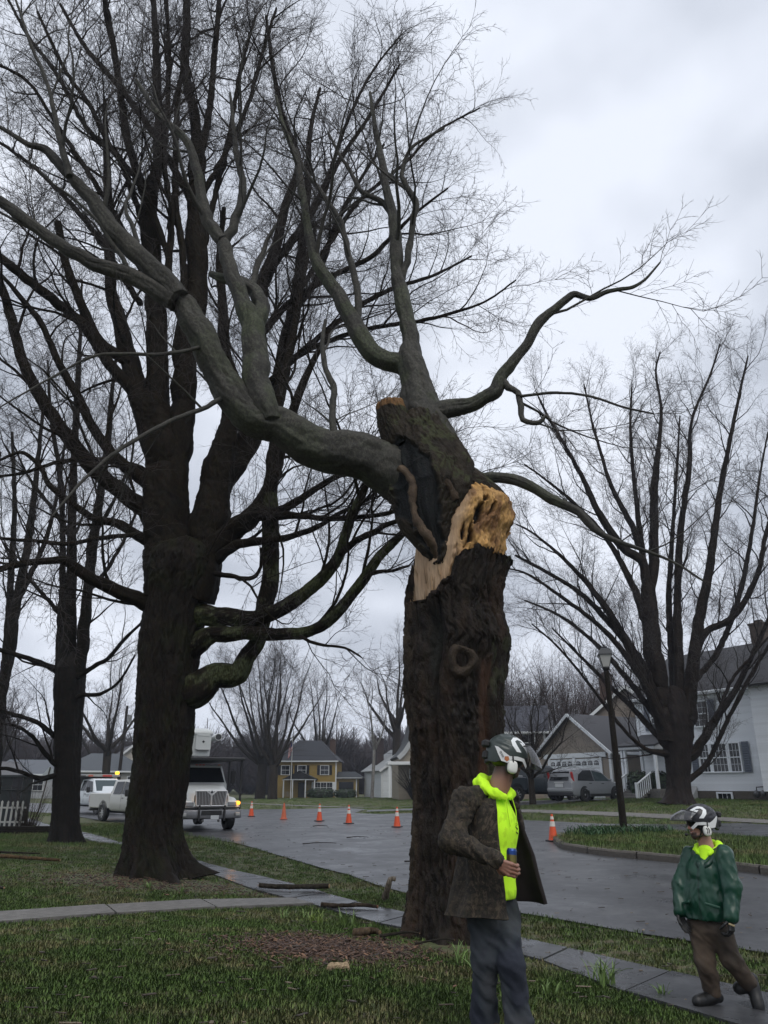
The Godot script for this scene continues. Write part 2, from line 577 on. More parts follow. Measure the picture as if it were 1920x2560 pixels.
func limb_at(T: Dictionary, pts: PackedVector3Array, rad: PackedFloat32Array, called := "limb", extra := {}) -> void:
	var sp := spline(pts, rad, clampf(rad[0] * 1.6, 0.12, 0.5))
	var P: PackedVector3Array = sp[0]
	var R: PackedFloat32Array = sp[1]
	var wob := 0.18 if R[0] < 0.1 else 0.1
	for k in range(1, P.size()):
		var o: Vector3 = T.base + P[k]
		P[k] += Vector3(fn.get_noise_3d(o.x * 60, o.y * 60, o.z * 60), fn.get_noise_3d(o.y * 60, o.z * 60 + 90, o.x * 60), fn.get_noise_3d(o.z * 60, o.x * 60, o.y * 60 + 50)) * R[k] * wob * 3.0
		R[k] *= 1.0 + 0.18 * fn.get_noise_3d(o.x * 90 + 7, o.y * 90, o.z * 90)
	var b := MB.new()
	if R[0] > 0.1 and extra.get("fine", true):
		b = trunk_loft(T, P, R, {"step": 0.05, "sides": 52, "ridge": extra.get("ridge", clampf(R[0] * 0.09, 0.008, 0.04)), "seed": P[0].x * 7.0, "lump": 0.03})
		mossy(b, T.get("moss", 0.0), extra.get("moss", 0.0))
	else:
		rough_tube(b, P, R, 7 if R[0] < 0.06 else (10 if R[0] < 0.12 else 16), T.col, T.get("moss", 0.0))
	var o2 := part(T.root, called, b, T.bark)
	if extra.has("label"): o2.set_meta("label", extra.label)
	if T.kids and not extra.get("bare", false):
		sprout(T, P, R, 0, extra.get("from", T.clear))

func rough_tube(b: MB, P: PackedVector3Array, R: PackedFloat32Array, sides: int, col: Color, moss := 0.0) -> void:
	var q := b.v.size()
	tube(b, P, R, sides, col, true, 1.0)
	# furrowed bark: push the wall in and out, and tint it
	for k in range(q, b.v.size()):
		var o := b.v[k]
		var nz := fn.get_noise_3d(o.x * 70, o.y * 70, o.z * 70)
		b.c[k] = col * (1.0 + 0.7 * nz)
		if moss > 0 and b.n[k].y > -0.3:
			var mz := fn.get_noise_3d(o.x * 25 + 40, o.y * 25, o.z * 25) + 0.35 * b.n[k].y
			if mz > 0.1:
				b.c[k] = b.c[k].lerp(lin(0.085, 0.1, 0.06), clampf((mz - 0.1) * 3.0 * moss, 0, 0.9))

func mossy(b: MB, m0: float, m1: float) -> void:
	# pale lichen crusts and green algae
	var m := maxf(m0, m1)
	for k in b.v.size():
		var o := b.v[k]
		var c := fn.get_noise_3d(o.x * 160, o.y * 160, o.z * 160)
		var e := fn.get_noise_3d(o.x * 26 + 40, o.y * 26, o.z * 26)
		if m > 0 and c + e * 0.8 > 0.24: b.c[k] = b.c[k].lerp(lin(0.16, 0.17, 0.125), 0.7 * m)
		if m > 0: b.c[k] = b.c[k].lerp(lin(0.075, 0.095, 0.035), clampf(e * 2.2 + 0.2, 0, 0.75) * m)

func sprout(T: Dictionary, P: PackedVector3Array, R: PackedFloat32Array, lvl: int, from: float) -> void:
	var total := 0.0
	for k in range(1, P.size()): total += P[k].distance_to(P[k - 1])
	if total < 0.05: return
	var run := 0.0
	var next: float = from * total if lvl == 0 else 0.15 * total
	var side := 1.0
	for k in range(1, P.size()):
		var seg := P[k].distance_to(P[k - 1])
		while next <= run + seg:
			var t := (next - run) / maxf(seg, 1e-5)
			var at := P[k - 1].lerp(P[k], t)
			var r := lerpf(R[k - 1], R[k], t)
			var d := (P[k] - P[k - 1]).normalized()
			var frac := next / total
			var gap: float = (clampf(r * 9.0, 0.32, 0.95) if lvl == 0 else clampf(r * 14.0, 0.16, 0.45)) / T.dens
			next += gap * rf(0.6, 1.4)
			side = -side
			var w := d.cross(Vector3(rf(-1, 1), rf(-0.4, 0.4), rf(-1, 1))).normalized()
			var dd: Vector3 = (d * rf(0.5, 1.1) + w * rf(0.55, 1.0) + Vector3.UP * T.up * rf(0.2, 1.3)).normalized()
			var cr := minf(r * rf(0.35, 0.62), 0.045 if lvl == 0 else 0.02)
			if cr < T.limit:
				add_spray(T, at, dd, rf(0.5, 1.0) * T.spray)
			else:
				branch(T, at, dd, cr, lvl + 1)
		run += seg
	# the tip
	var e := P.size() - 1
	var td := (P[e] - P[e - 1]).normalized()
	for j in 2:
		add_spray(T, P[e], (td + Vector3(rf(-0.4, 0.4), rf(-0.1, 0.4), rf(-0.4, 0.4))).normalized(), rf(0.6, 1.1) * T.spray)

func branch(T: Dictionary, at: Vector3, d: Vector3, r: float, lvl: int) -> void:
	var len: float = 36.0 * pow(r, 0.78) * rf(0.7, 1.25) * T.fine
	var segs := maxi(4, int(len / 0.32))
	segs = mini(segs, 11)
	var P := PackedVector3Array([at])
	var R := PackedFloat32Array([r])
	var q := at
	for s in segs:
		d = (d + Vector3(rf(-1, 1), rf(-1, 1), rf(-1, 1)) * 0.25 + Vector3.UP * T.up * 0.16).normalized()
		q += d * len / segs
		P.append(q)
		R.append(lerpf(r, 0.005, pow(float(s + 1) / segs, 0.85)))
	tube(T.br, P, R, 5 if r > 0.02 else 4, T.col * rf(0.8, 1.2), false)
	if r > T.limit * 0.9 and lvl < 4:
		sprout(T, P, R, lvl, 0.2)

func add_spray(T: Dictionary, at: Vector3, d: Vector3, len: float) -> void:
	var y := d
	var x := y.cross(Vector3(rf(-1, 1), rf(-1, 1), rf(-1, 1))).normalized()
	var z := x.cross(y)
	T.tw[rng.randi() % 5].append(Transform3D(Basis(x * len, y * len, z * len), at))

func tree_end(T: Dictionary) -> Node3D:
	if T.br.v.size():
		part(T.root, "branches", T.br, T.bark, "stuff")
	for k in 5:
		if T.tw[k].size():
			swarm(T.root, "twigs", sprays[k], T.twig, T.tw[k])
	return T.root

func dead_at(v: Vector3, w: Array) -> float:
	# how far a point lies on the bare dead face between two points
	var t := clampf((v - w[0]).dot(w[1] - w[0]) / (w[1] - w[0]).length_squared(), 0, 1)
	var near: Vector3 = w[0].lerp(w[1], t)
	var wide := 0.11 + 0.22 * sin(PI * clampf(t * 0.9 + 0.1, 0, 1))
	return smoothstep(wide, wide - 0.05, Vector2(v.x - near.x, v.y - near.y).length() + 0.1 * fn.get_noise_3d(v.x * 60, v.y * 60, 2))

func trunk_loft(T: Dictionary, pts: PackedVector3Array, rad: PackedFloat32Array, o := {}) -> MB:
	# a big furrowed trunk: fine rings, lobes, root flare and bark ridges standing off the wall
	var step: float = o.get("step", 0.05)
	var sides: int = o.get("sides", 120)
	var sp := spline(pts, rad, step)
	var P: PackedVector3Array = sp[0]
	var R: PackedFloat32Array = sp[1]
	var rows := []
	var ridge: float = o.get("ridge", 0.03)
	var flare: float = o.get("flare", 0.0)
	var sd: float = o.get("seed", 0.0)
	var roots: int = o.get("roots", 6)
	var b := MB.new()
	var y0 := P[0].y
	var al := 0.0
	var t0 := (P[1] - P[0]).normalized()
	var xx := Vector3.RIGHT if absf(t0.x) < 0.8 else Vector3.BACK
	for j in P.size():
		var tn := (P[mini(j + 1, P.size() - 1)] - P[maxi(j - 1, 0)]).normalized()
		xx = (xx - tn * tn.dot(xx)).normalized()
		if j > 0: al += P[j].distance_to(P[j - 1])
		var zz := xx.cross(tn)
		var row := PackedVector3Array()
		for s in sides + 1:
			var a := TAU * (sides - s) / sides
			var dx := cos(a); var dz := sin(a)
			var up := P[j].y - y0
			var r := R[j]
			var q := P[j]
			r *= 1.0 + o.get("lump", 0.09) * fn.get_noise_3d(dx * 60 + sd, al * 22, dz * 60) + 0.05 * sin(a * 5 + sd + al * 0.3)
			if flare > 0:
				r += flare * exp(-up * 3.2) * (0.16 + 1.15 * pow(0.5 + 0.5 * sin(a * roots + sd + 1.4 * sin(a * 2.0 + sd)), 2.2))
			# plates of bark: ridged noise drawn out along the trunk
			var w := fn.get_noise_3d(dx * 30 + sd, al * 40, dz * 30) * 0.35
			var rg := 1.0 - absf(fr.get_noise_3d(dx * 150 * R[j] * 1.6 + w * 60 + sd, al * 20, dz * 150 * R[j] * 1.6)) * 2.4
			var rg2 := fr.get_noise_3d(dx * 420 * R[j], al * 110 + sd, dz * 420 * R[j])
			var keep := 1.0
			if o.has("dead"):
				var dd := dead_at(q + (xx * dx + zz * dz) * r, o.dead)
				if (xx * dx + zz * dz).z > -0.1:
					keep = 1.0 - 0.92 * dd
					r -= 0.05 * dd
			r += (minf(ridge, R[j] * 0.14) if o.has("lump") else ridge) * keep * (clampf(rg, -1, 1) * 0.9 + rg2 * 0.45)
			row.append(P[j] + (xx * dx + zz * dz) * r)
		row[sides] = row[0]
		rows.append(row)
	for e in [0, rows.size() - 1]:
		var tip := PackedVector3Array()
		tip.resize(sides + 1)
		tip.fill(P[0] if e == 0 else P[P.size() - 1])
		if e == 0: rows.insert(0, tip)
		else: rows.append(tip)
	grid(b, rows, T.col, true)
	for k in b.v.size():
		var q := b.v[k]
		var nz := fn.get_noise_3d(q.x * 40, q.y * 40, q.z * 40)
		b.c[k] = T.col * (1.0 + 0.55 * nz)
		b.u[k] = Vector2(b.u[k].x * 4.0, q.y * 0.6)
	return b
# ---------------------------------------------------------------- the broken maple
func unpack(c: Array, base: Vector3) -> Array:
	var pts := PackedVector3Array(); var rad := PackedFloat32Array()
	for k in range(0, c.size(), 4):
		pts.append(Vector3(c[k], c[k + 1], c[k + 2]) - base)
		rad.append(c[k + 3])
	return [pts, rad]

func break_height(lat: float, front: float) -> float:
	# how high the bark of the standing trunk reaches, from its left flank (-1) to its right (1)
	var y := 0.0
	if lat < -0.62: y = 3.938
	elif lat < -0.2: y = lerpf(3.950, 4.251, (lat + 0.62) / 0.42)
	elif lat < -0.14: y = lerpf(4.251, 4.482, (lat + 0.2) / 0.06)
	elif lat < 0.2: y = lerpf(4.482, 4.640, (lat + 0.14) / 0.34)
	else: y = lerpf(4.640, 4.570, (lat - 0.2) / 0.8)
	if front < 0:
		y = lerpf(y, 4.640 + 0.1, clampf(-front * 2, 0, 1))
	return y

func broken_tree() -> void:
	var base := on(0.98, -11.05)
	var T := tree_new("broken_maple", "storm-broken old maple with raw yellow wood showing where its trunk snapped", "", base)
	T.bark = M.bark
	T.col = lin(0.032, 0.026, 0.019)
	T.up = 0.3
	T.dens = 0.62
	# standing trunk
	var q := unpack([0.900, -0.568, -11.050, 0.563,  0.908, -0.322, -11.050, 0.558,  0.908, 0.346, -11.050, 0.519,  0.964, 1.318, -11.050, 0.546,  0.984, 1.787, -11.050, 0.576,  0.982, 2.249, -11.050, 0.623,  0.985, 2.724, -11.050, 0.661,  1.023, 3.214, -11.050, 0.705,  1.046, 3.413, -11.050, 0.720,  1.030, 3.638, -11.050, 0.696,  1.009, 3.895, -11.050, 0.673,  1.029, 4.156, -11.050, 0.684,  1.085, 4.470, -11.050, 0.714,  1.127, 4.653, -11.050, 0.741,  1.134, 4.889, -11.050, 0.728], base)
	var sp := spline(q[0], q[1], 0.028)
	var P: PackedVector3Array = sp[0]
	var R: PackedFloat32Array = sp[1]
	var sides := 256
	var rows := []
	var cols := PackedColorArray()
	var y0 := P[0].y
	var knot_y: float = Vector3(1.042, 3.082, -10.400).y - base.y
	for j in P.size() + 5:
		var e := mini(j, P.size() - 1)
		var row := PackedVector3Array()
		for s in sides + 1:
			var a := TAU * (sides - s) / sides
			var dx := cos(a); var dz := sin(a)
			var lat := dx / maxf(0.35, absf(dx) + 0.0001) * absf(dx) if dz < 0 else dx
			var cut := break_height(dx, dz) - base.y + 0.07 * fr.get_noise_2d(a * 260, 3) + 0.03 * fr.get_noise_2d(a * 1200, 9)
			var yy := minf(P[e].y, cut)
			var r := R[e]
			var up := yy - y0
			var ax := dx * 30; var az := dz * 30
			r *= 1.0 + 0.07 * fn.get_noise_3d(ax * 1.4, yy * 26 + 11, az * 1.4)
			# root flare
			r += 0.34 * exp(-up * 2.2) * (0.3 + 0.8 * pow(0.5 + 0.5 * sin(a * 7 + 1.0), 1.5))
			# hollow down the left of the face, ridge beside it
			var hol := 0.0
			if dz > 0:
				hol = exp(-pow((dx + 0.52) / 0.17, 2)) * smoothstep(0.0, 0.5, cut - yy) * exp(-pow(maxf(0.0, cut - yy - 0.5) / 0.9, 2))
				r -= 0.16 * hol
				r += 0.07 * smoothstep(-0.2, -0.1, dx) * smoothstep(0.62, 0.3, dx) * smoothstep(knot_y - 0.1, knot_y + 0.5, yy)
				r -= 0.05 * exp(-pow((dx + 0.13) / 0.035, 2)) * smoothstep(knot_y - 0.2, knot_y + 0.4, yy)
				r -= 0.07 * exp(-pow((dx - 0.68 + 0.1 * sin(yy * 3.0)) / 0.04, 2)) * smoothstep(1.6, 2.6, up)
				r -= 0.06 * exp(-pow((dx + 0.45 - 0.06 * sin(yy * 2.0)) / 0.05, 2)) * smoothstep(0.3, 1.3, up)
			# plates and furrows
			var w := fn.get_noise_3d(ax, yy * 45, az) * 0.5
			var plate := 1.0 - absf(fr.get_noise_3d(dx * 95 + w * 40, yy * 10, dz * 95)) * 2.6
			var fine := fr.get_noise_3d(dx * 290, yy * 36, dz * 290)
			var grit := fn.get_noise_3d(dx * 500, yy * 420, dz * 500)
			var bare := smoothstep(0.35, 0.45, dx) * smoothstep(0.66, 0.6, dx) * smoothstep(1.1, 1.6, up) * smoothstep(knot_y + 0.15, knot_y - 0.2, yy) if dz > 0 else 0.0
			var burl := exp(-pow((dx - 0.15) / 0.34, 2) - pow((yy - knot_y + 0.75) / 0.5, 2)) if dz > 0 else 0.0
			r += (1.0 - 0.8 * bare) * (1.0 - 0.7 * hol) * (0.045 * clampf(plate, -1.2, 1) + 0.03 * fine + 0.01 * grit) + burl * 0.06 * fn.get_noise_3d(dx * 160, yy * 160, dz * 160)
			if j >= P.size():
				r -= 0.05 * (j - P.size() + 1)
				yy -= 0.03 * (j - P.size() + 1)
			row.append(Vector3(P[e].x, yy, P[e].z) + Vector3(dx, 0, dz) * r)
			var nz := fn.get_noise_3d(dx * 60, yy * 50, dz * 60)
			var c := lin(0.024, 0.019, 0.015) * (1.0 + 0.7 * nz + 0.7 * fine)
			var red := fn.get_noise_3d(dx * 30 + 70, yy * 16, dz * 30)
			c = c.lerp(lin(0.05, 0.032, 0.021), clampf(red * 1.4, 0, 0.6))
			c = c.lerp(lin(0.1, 0.075, 0.05), clampf((-dx - 0.82) * 5.0, 0, 0.7) * clampf(0.5 + nz, 0, 1))
			c = c.lerp(lin(0.07, 0.036, 0.022) * (1.0 + 0.4 * fine), bare * 0.9)
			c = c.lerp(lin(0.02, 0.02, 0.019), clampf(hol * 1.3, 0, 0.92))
			c = c.lerp(lin(0.028, 0.025, 0.022), burl * 0.6)
			if fn.get_noise_3d(dx * 40, yy * 30 + 200, dz * 40) > 0.25 and dx > 0.6:
				c = c.lerp(lin(0.05, 0.055, 0.03), 0.6)
			cols.append(c)
		row[sides] = row[0]
		rows.append(row)
	var b := MB.new()
	grid(b, rows, Color.WHITE, true)
	b.c = cols
	for k in b.v.size():
		b.u[k] = Vector2(b.u[k].x * 5.0, b.v[k].y * 0.8)
	var tr := part(T.root, "trunk", b, M.bark_fine)
	tr.set_meta("label", "standing stump of the trunk with dark furrowed bark and a round knot hole")
	# knot: a callus ring round a hole
	b = MB.new()
	var kp := Vector3(1.035, 3.071, -10.330) - base
	var rows2 := []
	for r in 25:
		var t := float(r) / 24
		var row := PackedVector3Array()
		for s in 49:
			var a := TAU * (48 - s) / 48
			var rr := lerpf(0.23, 0.0, t)
			var hgt := 0.0
			if rr > 0.07: hgt = 0.075 * sin(PI * clampf((0.23 - rr) / 0.16, 0, 1)) - 0.05 * smoothstep(0.17, 0.23, rr)
			else: hgt = -0.45 * smoothstep(0.075, 0.045, rr)
			rr *= 1.0 + 0.1 * sin(a * 3 + 1) + 0.07 * fn.get_noise_2d(a * 40, rr * 300)
			row.append(kp + Vector3(cos(a) * rr * 0.92, sin(a) * rr * 1.1, hgt - 0.012 + 0.012 * fr.get_noise_2d(a * 90, rr * 500)))
		rows2.append(row)
	grid(b, rows2, lin(0.075, 0.055, 0.04), true)
	for k in b.v.size():
		var d := Vector2(b.v[k].x - kp.x, b.v[k].y - kp.y).length()
		b.c[k] = lin(0.06, 0.046, 0.034).lerp(lin(0.006, 0.005, 0.005), smoothstep(0.1, 0.07, d)) * (1.0 + 0.5 * fn.get_noise_3d(b.v[k].x * 200, b.v[k].y * 200, 1))
	part(T.root, "knot_hole", b, M.bark_fine)
	# torn wood between the two halves
	q = unpack([0.958, 3.861, -11.000, 0.508,  0.976, 4.096, -11.000, 0.558,  1.008, 4.396, -11.000, 0.604,  1.094, 4.700, -11.000, 0.674,  1.113, 4.917, -11.000, 0.672,  1.173, 5.105, -11.000, 0.712,  1.234, 5.327, -11.000, 0.705,  1.259, 5.506, -11.000, 0.654,  1.216, 5.674, -11.000, 0.487,  1.159, 5.766, -11.000, 0.244], base)
	sp = spline(q[0], q[1], 0.02)
	P = sp[0]; R = sp[1]
	rows = []
	cols = PackedColorArray()
	sides = 220
	for j in P.size():
		var row := PackedVector3Array()
		for s in sides + 1:
			var a := TAU * (sides - s) / sides
			var dx := cos(a); var dz := sin(a)
			var yy := P[j].y
			var rot := smoothstep(-0.25, 0.1, dx)      # crumbling on the right, clean split on the left
			var fib := fr.get_noise_3d(dx * 260, yy * 22, dz * 260)
			var chunk := fr.get_noise_3d(dx * 80, yy * 60, dz * 80)
			var crumb := fn.get_noise_3d(dx * 300, yy * 300, dz * 300)
			var r := R[j]
			var stepf := fr.get_noise_3d(dx * 24 + 5, yy * 10, dz * 24)
			r += (1 - rot) * (0.02 * fib + 0.03 * stepf - 0.05) + rot * (0.07 * chunk + 0.012 * crumb + 0.045 * fr.get_noise_3d(dx * 330 + yy * 60, yy * 34, dz * 330))
			var crack := rot * smoothstep(0.1, 0.02, absf(fn.get_noise_3d(dx * 42 + 9, yy * 18, dz * 42))) * smoothstep(-0.05, 0.1, fn.get_noise_3d(dx * 30, yy * 34, 77))
			if dz > 0:
				for e in [[0.22, 5.142, 0.09, 0.16], [0.17, 4.801, 0.05, 0.09], [0.5, 5.239, 0.05, 0.09], [-0.02, 4.801 + 0.06, 0.04, 0.12]]:
					var px: float = (dx - e[0] + 0.05 * chunk - 0.3 * (yy + base.y - e[1]) * (1.0 if e[0] > 0.4 else 0.0)) / e[2]
					var py: float = (yy + base.y - e[1] + 0.06 * crumb) / e[3]
					crack = maxf(crack, smoothstep(1.0, 0.55, px * px + py * py))
			r -= 0.15 * crack
			# the clean face on the left is nearly flat
			if dx < -0.1 and dz > 0:
				r = lerpf(r, minf(r, R[j] * 0.97 / maxf(0.55, absf(dx) * 0.55 + dz * 0.8)), 0.6)
			row.append(P[j] + Vector3(dx, 0, dz) * r)
			var pale := lin(0.68, 0.48, 0.31) * (1.0 + 0.3 * fib)
			pale = pale.lerp(lin(0.5, 0.31, 0.18), clampf(0.5 + fn.get_noise_3d(dx * 30, yy * 30, 5) * 2.0, 0, 1) * 0.6)
			var gold := lin(0.58, 0.33, 0.11) * (1.0 + 0.6 * crumb + 0.35 * chunk)
			gold = gold.lerp(lin(0.16, 0.065, 0.025), clampf(fn.get_noise_3d(dx * 35 + 33, yy * 30, dz * 35) * 2.0, 0, 0.8))
			var c := pale.lerp(gold, rot)
			c = c.lerp(lin(0.02, 0.016, 0.013), crack)
			cols.append(c)
		row[sides] = row[0]
		rows.append(row)
	b = MB.new()
	grid(b, rows, Color.WHITE, true)
	b.c = cols
	var ew := part(T.root, "torn_wood", b, M.raw_wood)
	ew.set_meta("label", "raw splintered yellow wood at the break")
	# splinters along the torn edge and standing off the pale face
	b = MB.new()
	for k in 170:
		var a := rf(-0.15, PI + 0.15)
		if k > 90: a = rf(1.9, 3.2)
		var dx := cos(a); var dz := sin(a)
		var yy := break_height(dx, dz) - base.y + (rf(-0.06, 0.03) if k < 90 else rf(-0.05, 0.4))
		var rr := (0.64 + rf(-0.09, 0.03)) * (1.0 if k < 90 else 0.93)
		var p0 := Vector3(Vector3(1.074, 4.470, -11.050).x - base.x + dx * rr, yy, dz * rr)
		var l := rf(0.05, 0.16) if k < 90 else rf(0.1, 0.35)
		var tip := p0 + Vector3(dx * rf(-0.01, 0.06), l, dz * rf(-0.01, 0.06)) + Vector3(rf(-0.02, 0.02), 0, 0)
		tube(b, PackedVector3Array([p0 - Vector3(0, 0.03, 0), p0.lerp(tip, 0.5) + Vector3(rf(-0.01, 0.01), 0, rf(0, 0.01)), tip]), PackedFloat32Array([rf(0.006, 0.016), rf(0.004, 0.009), 0.001]), 4, lin(0.6, 0.4, 0.22) * rf(0.45, 1.1), false)
	part(T.root, "splinters", b, M.raw_wood, "stuff")
	# fallen-over upper trunk, its stub, and lips of bark along the dead grey face
	var ux0 := Vector3(0.233, 6.226, -10.300) - base
	var ux1 := Vector3(0.721, 4.609, -10.100) - base
	var uq := unpack([0.785, 4.440, -10.550, 0.045,  0.761, 4.599, -10.550, 0.148,  0.707, 4.853, -10.600, 0.287,  0.669, 5.143, -10.650, 0.442,  0.711, 5.491, -10.750, 0.605,  0.694, 5.850, -10.850, 0.652,  0.612, 6.199, -10.900, 0.582,  0.546, 6.558, -10.950, 0.484,  0.515, 6.857, -11.000, 0.402], base)
	var stb := unpack([0.304, 6.333, -10.750, 0.267,  0.184, 6.668, -10.750, 0.233,  0.123, 6.906, -10.750, 0.210,  0.099, 7.092, -10.750, 0.186], base)
	var lp := unpack([0.965, 5.817, -10.850, 0.362,  1.316, 5.649, -10.800, 0.311,  1.602, 5.510, -10.750, 0.202,  1.821, 5.402, -10.750, 0.071], base)
	var nodes := [[uq, "upper_trunk", 190, 0.034, 0.022], [stb, "broken_stub", 90, 0.03, 0.03], [lp, "bark_lip", 90, 0.03, 0.03]]
	for e in nodes:
		var o := {"step": e[4], "sides": e[2], "ridge": e[3], "seed": 5.0, "dead": [ux0, ux1]}
		var mb := trunk_loft(T, e[0][0], e[0][1], o)
		for k in mb.v.size():
			var v := mb.v[k]
			var dead := dead_at(v, [ux0, ux1]) if mb.n[k].z > -0.1 else 0.0
			var st := fr.get_noise_3d(v.x * 220, v.y * 30, v.z * 220)
			mb.c[k] = (mb.c[k] * 1.2).lerp(lin(0.019, 0.0205, 0.021) * (1.0 + 0.6 * st), dead)
			if e[1] == "broken_stub" and v.y > stb[0][3].y - 0.12:
				mb.c[k] = lin(0.2, 0.11, 0.05) * (1.0 + st)
			if dead < 0.1 and fn.get_noise_3d(v.x * 50, v.y * 50, v.z * 50 + 20) > 0.18 and mb.n[k].y > 0.1:
				mb.c[k] = mb.c[k].lerp(lin(0.06, 0.07, 0.03), 0.6)
		part(T.root, e[1], mb, M.bark_fine)
	for e in [[unpack([0.233, 5.866, -10.420, 0.038,  0.335, 5.747, -10.360, 0.050,  0.406, 5.568, -10.300, 0.054,  0.401, 5.301, -10.240, 0.053,  0.436, 5.055, -10.220, 0.056,  0.554, 4.808, -10.200, 0.060,  0.665, 4.667, -10.250, 0.060,  0.726, 4.497, -10.400, 0.036], base), "callus_lip"], [unpack([0.314, 6.562, -10.600, 0.048,  0.417, 6.350, -10.500, 0.066,  0.600, 5.973, -10.360, 0.070,  0.803, 5.714, -10.280, 0.069,  0.923, 5.521, -10.260, 0.068,  1.022, 5.324, -10.300, 0.057], base), "callus_lip"]]:
		var s2 := spline(e[0][0], e[0][1], 0.015)
		b = MB.new()
		tube(b, s2[0], s2[1], 14, lin(0.1, 0.075, 0.055))
		for k in b.v.size():
			var v := b.v[k]
			b.v[k] += b.n[k] * (0.035 * fr.get_noise_3d(v.x * 150, v.y * 150, v.z * 150) + 0.03 * fn.get_noise_3d(v.x * 60, v.y * 60, 4))
			b.c[k] = lin(0.1, 0.072, 0.05) * (1.0 + 0.8 * fn.get_noise_3d(v.x * 90, v.y * 90, v.z * 90))
		part(T.root, e[1], b, M.bark_fine)
	T.col = lin(0.085, 0.08, 0.064)
	T.bark = M.bark_lichen
	limb(T, [0.70, 5.71, -11.00, 0.304, 0.30, 5.95, -10.91, 0.389, -0.12, 6.15, -10.81, 0.352, -0.60, 6.22, -10.71, 0.302, -1.14, 6.36, -10.60, 0.288, -1.62, 6.61, -10.49, 0.264, -2.11, 6.83, -10.37, 0.233, -2.46, 7.35, -10.25, 0.210, -2.76, 7.91, -10.12, 0.193, -3.01, 8.33, -10.03, 0.170, -3.18, 8.53, -9.98, 0.121, -3.35, 8.71, -9.93, 0.067, -3.44, 8.81, -9.90, 0.018], "limb", {"bare": true, "moss": 0.5, "ridge": 0.028})
	limb(T, [-3.10, 8.42, -9.90, 0.156, -3.36, 8.74, -9.84, 0.151, -3.76, 9.14, -9.77, 0.140, -4.17, 9.55, -9.69, 0.122, -4.49, 10.01, -9.62, 0.098, -4.86, 10.39, -9.55, 0.074, -5.25, 10.82, -9.47, 0.056, -5.50, 10.89, -9.44, 0.044, -5.85, 11.09, -9.38, 0.031, -6.37, 11.41, -9.30, 0.019], "limb", {"from": 0.2})
	limb(T, [-4.79, 10.25, -9.40, 0.055, -5.06, 11.07, -9.36, 0.043, -5.33, 11.96, -9.31, 0.032, -5.78, 12.97, -9.26, 0.026, -6.28, 14.25, -9.20, 0.013], "limb")
	limb(T, [-3.12, 8.35, -9.90, 0.144, -3.33, 8.46, -9.86, 0.132, -3.68, 8.65, -9.79, 0.114, -4.36, 8.88, -9.65, 0.096, -4.87, 9.13, -9.55, 0.084, -5.29, 9.43, -9.46, 0.078, -5.74, 9.74, -9.36, 0.072, -6.51, 10.14, -9.20, 0.048], "limb", {"from": 0.2})
	limb(T, [-1.66, 6.55, -10.30, 0.130, -1.77, 6.82, -10.31, 0.190, -1.93, 7.27, -10.34, 0.187, -1.99, 7.85, -10.36, 0.184, -2.03, 8.24, -10.38, 0.162, -2.12, 8.54, -10.39, 0.113, -2.20, 8.73, -10.40, 0.051], "limb", {"bare": true, "moss": 1.0})
	limb(T, [-2.03, 8.18, -10.40, 0.149, -2.27, 8.78, -10.43, 0.127, -2.50, 9.42, -10.47, 0.116, -2.64, 9.89, -10.49, 0.105, -2.74, 10.08, -10.50, 0.053], "limb", {"bare": true, "moss": 0.9})
	limb(T, [-2.65, 9.93, -10.50, 0.105, -2.92, 10.32, -10.51, 0.100, -3.08, 10.86, -10.53, 0.081, -3.20, 11.42, -10.54, 0.075, -3.47, 12.14, -10.56, 0.063, -3.97, 12.68, -10.58, 0.050, -4.49, 13.55, -10.60, 0.029], "limb", {"moss": 0.6})
	limb(T, [-2.64, 9.93, -10.50, 0.085, -2.53, 10.20, -10.53, 0.080, -2.42, 10.82, -10.59, 0.074, -2.43, 11.24, -10.62, 0.062, -2.60, 12.01, -10.69, 0.049, -2.69, 12.64, -10.74, 0.036, -2.82, 13.48, -10.80, 0.022], "limb")
	limb(T, [-2.03, 8.22, -10.40, 0.125, -1.94, 8.62, -10.51, 0.121, -2.07, 8.99, -10.61, 0.110, -2.33, 9.27, -10.71, 0.092, -2.66, 9.44, -10.82, 0.073, -2.90, 9.59, -10.90, 0.054], "limb", {"bare": true, "moss": 0.8})
	limb(T, [-2.14, 9.17, -10.70, 0.059, -2.14, 9.62, -10.83, 0.053, -2.05, 10.28, -11.03, 0.041, -1.91, 10.86, -11.20, 0.028], "limb")
	limb(T, [-0.73, 6.32, -10.50, 0.059, -0.79, 6.79, -10.58, 0.055, -0.78, 7.28, -10.67, 0.050, -0.94, 7.77, -10.75, 0.044, -0.99, 8.23, -10.83, 0.039, -0.95, 8.69, -10.90, 0.026], "limb")
	limb(T, [-2.38, 6.89, -10.20, 0.041, -2.66, 6.62, -10.05, 0.035, -3.04, 6.33, -9.86, 0.034, -3.58, 5.74, -9.53, 0.027, -3.87, 5.23, -9.28, 0.021, -4.09, 4.63, -9.00, 0.010], "limb")
	limb(T, [-2.73, 7.63, -10.00, 0.030, -3.22, 7.40, -9.82, 0.029, -3.95, 7.24, -9.55, 0.023, -4.33, 6.92, -9.37, 0.017, -4.98, 6.12, -9.00, 0.010], "limb")
	limb(T, [0.77, 6.27, -10.90, 0.405, 0.65, 6.84, -10.96, 0.301, 0.56, 7.28, -11.00, 0.267, 0.51, 7.58, -11.03, 0.231, 0.44, 7.97, -11.06, 0.195, 0.41, 8.20, -11.08, 0.157, 0.40, 8.40, -11.10, 0.079], "limb", {"bare": true, "moss": 0.8})
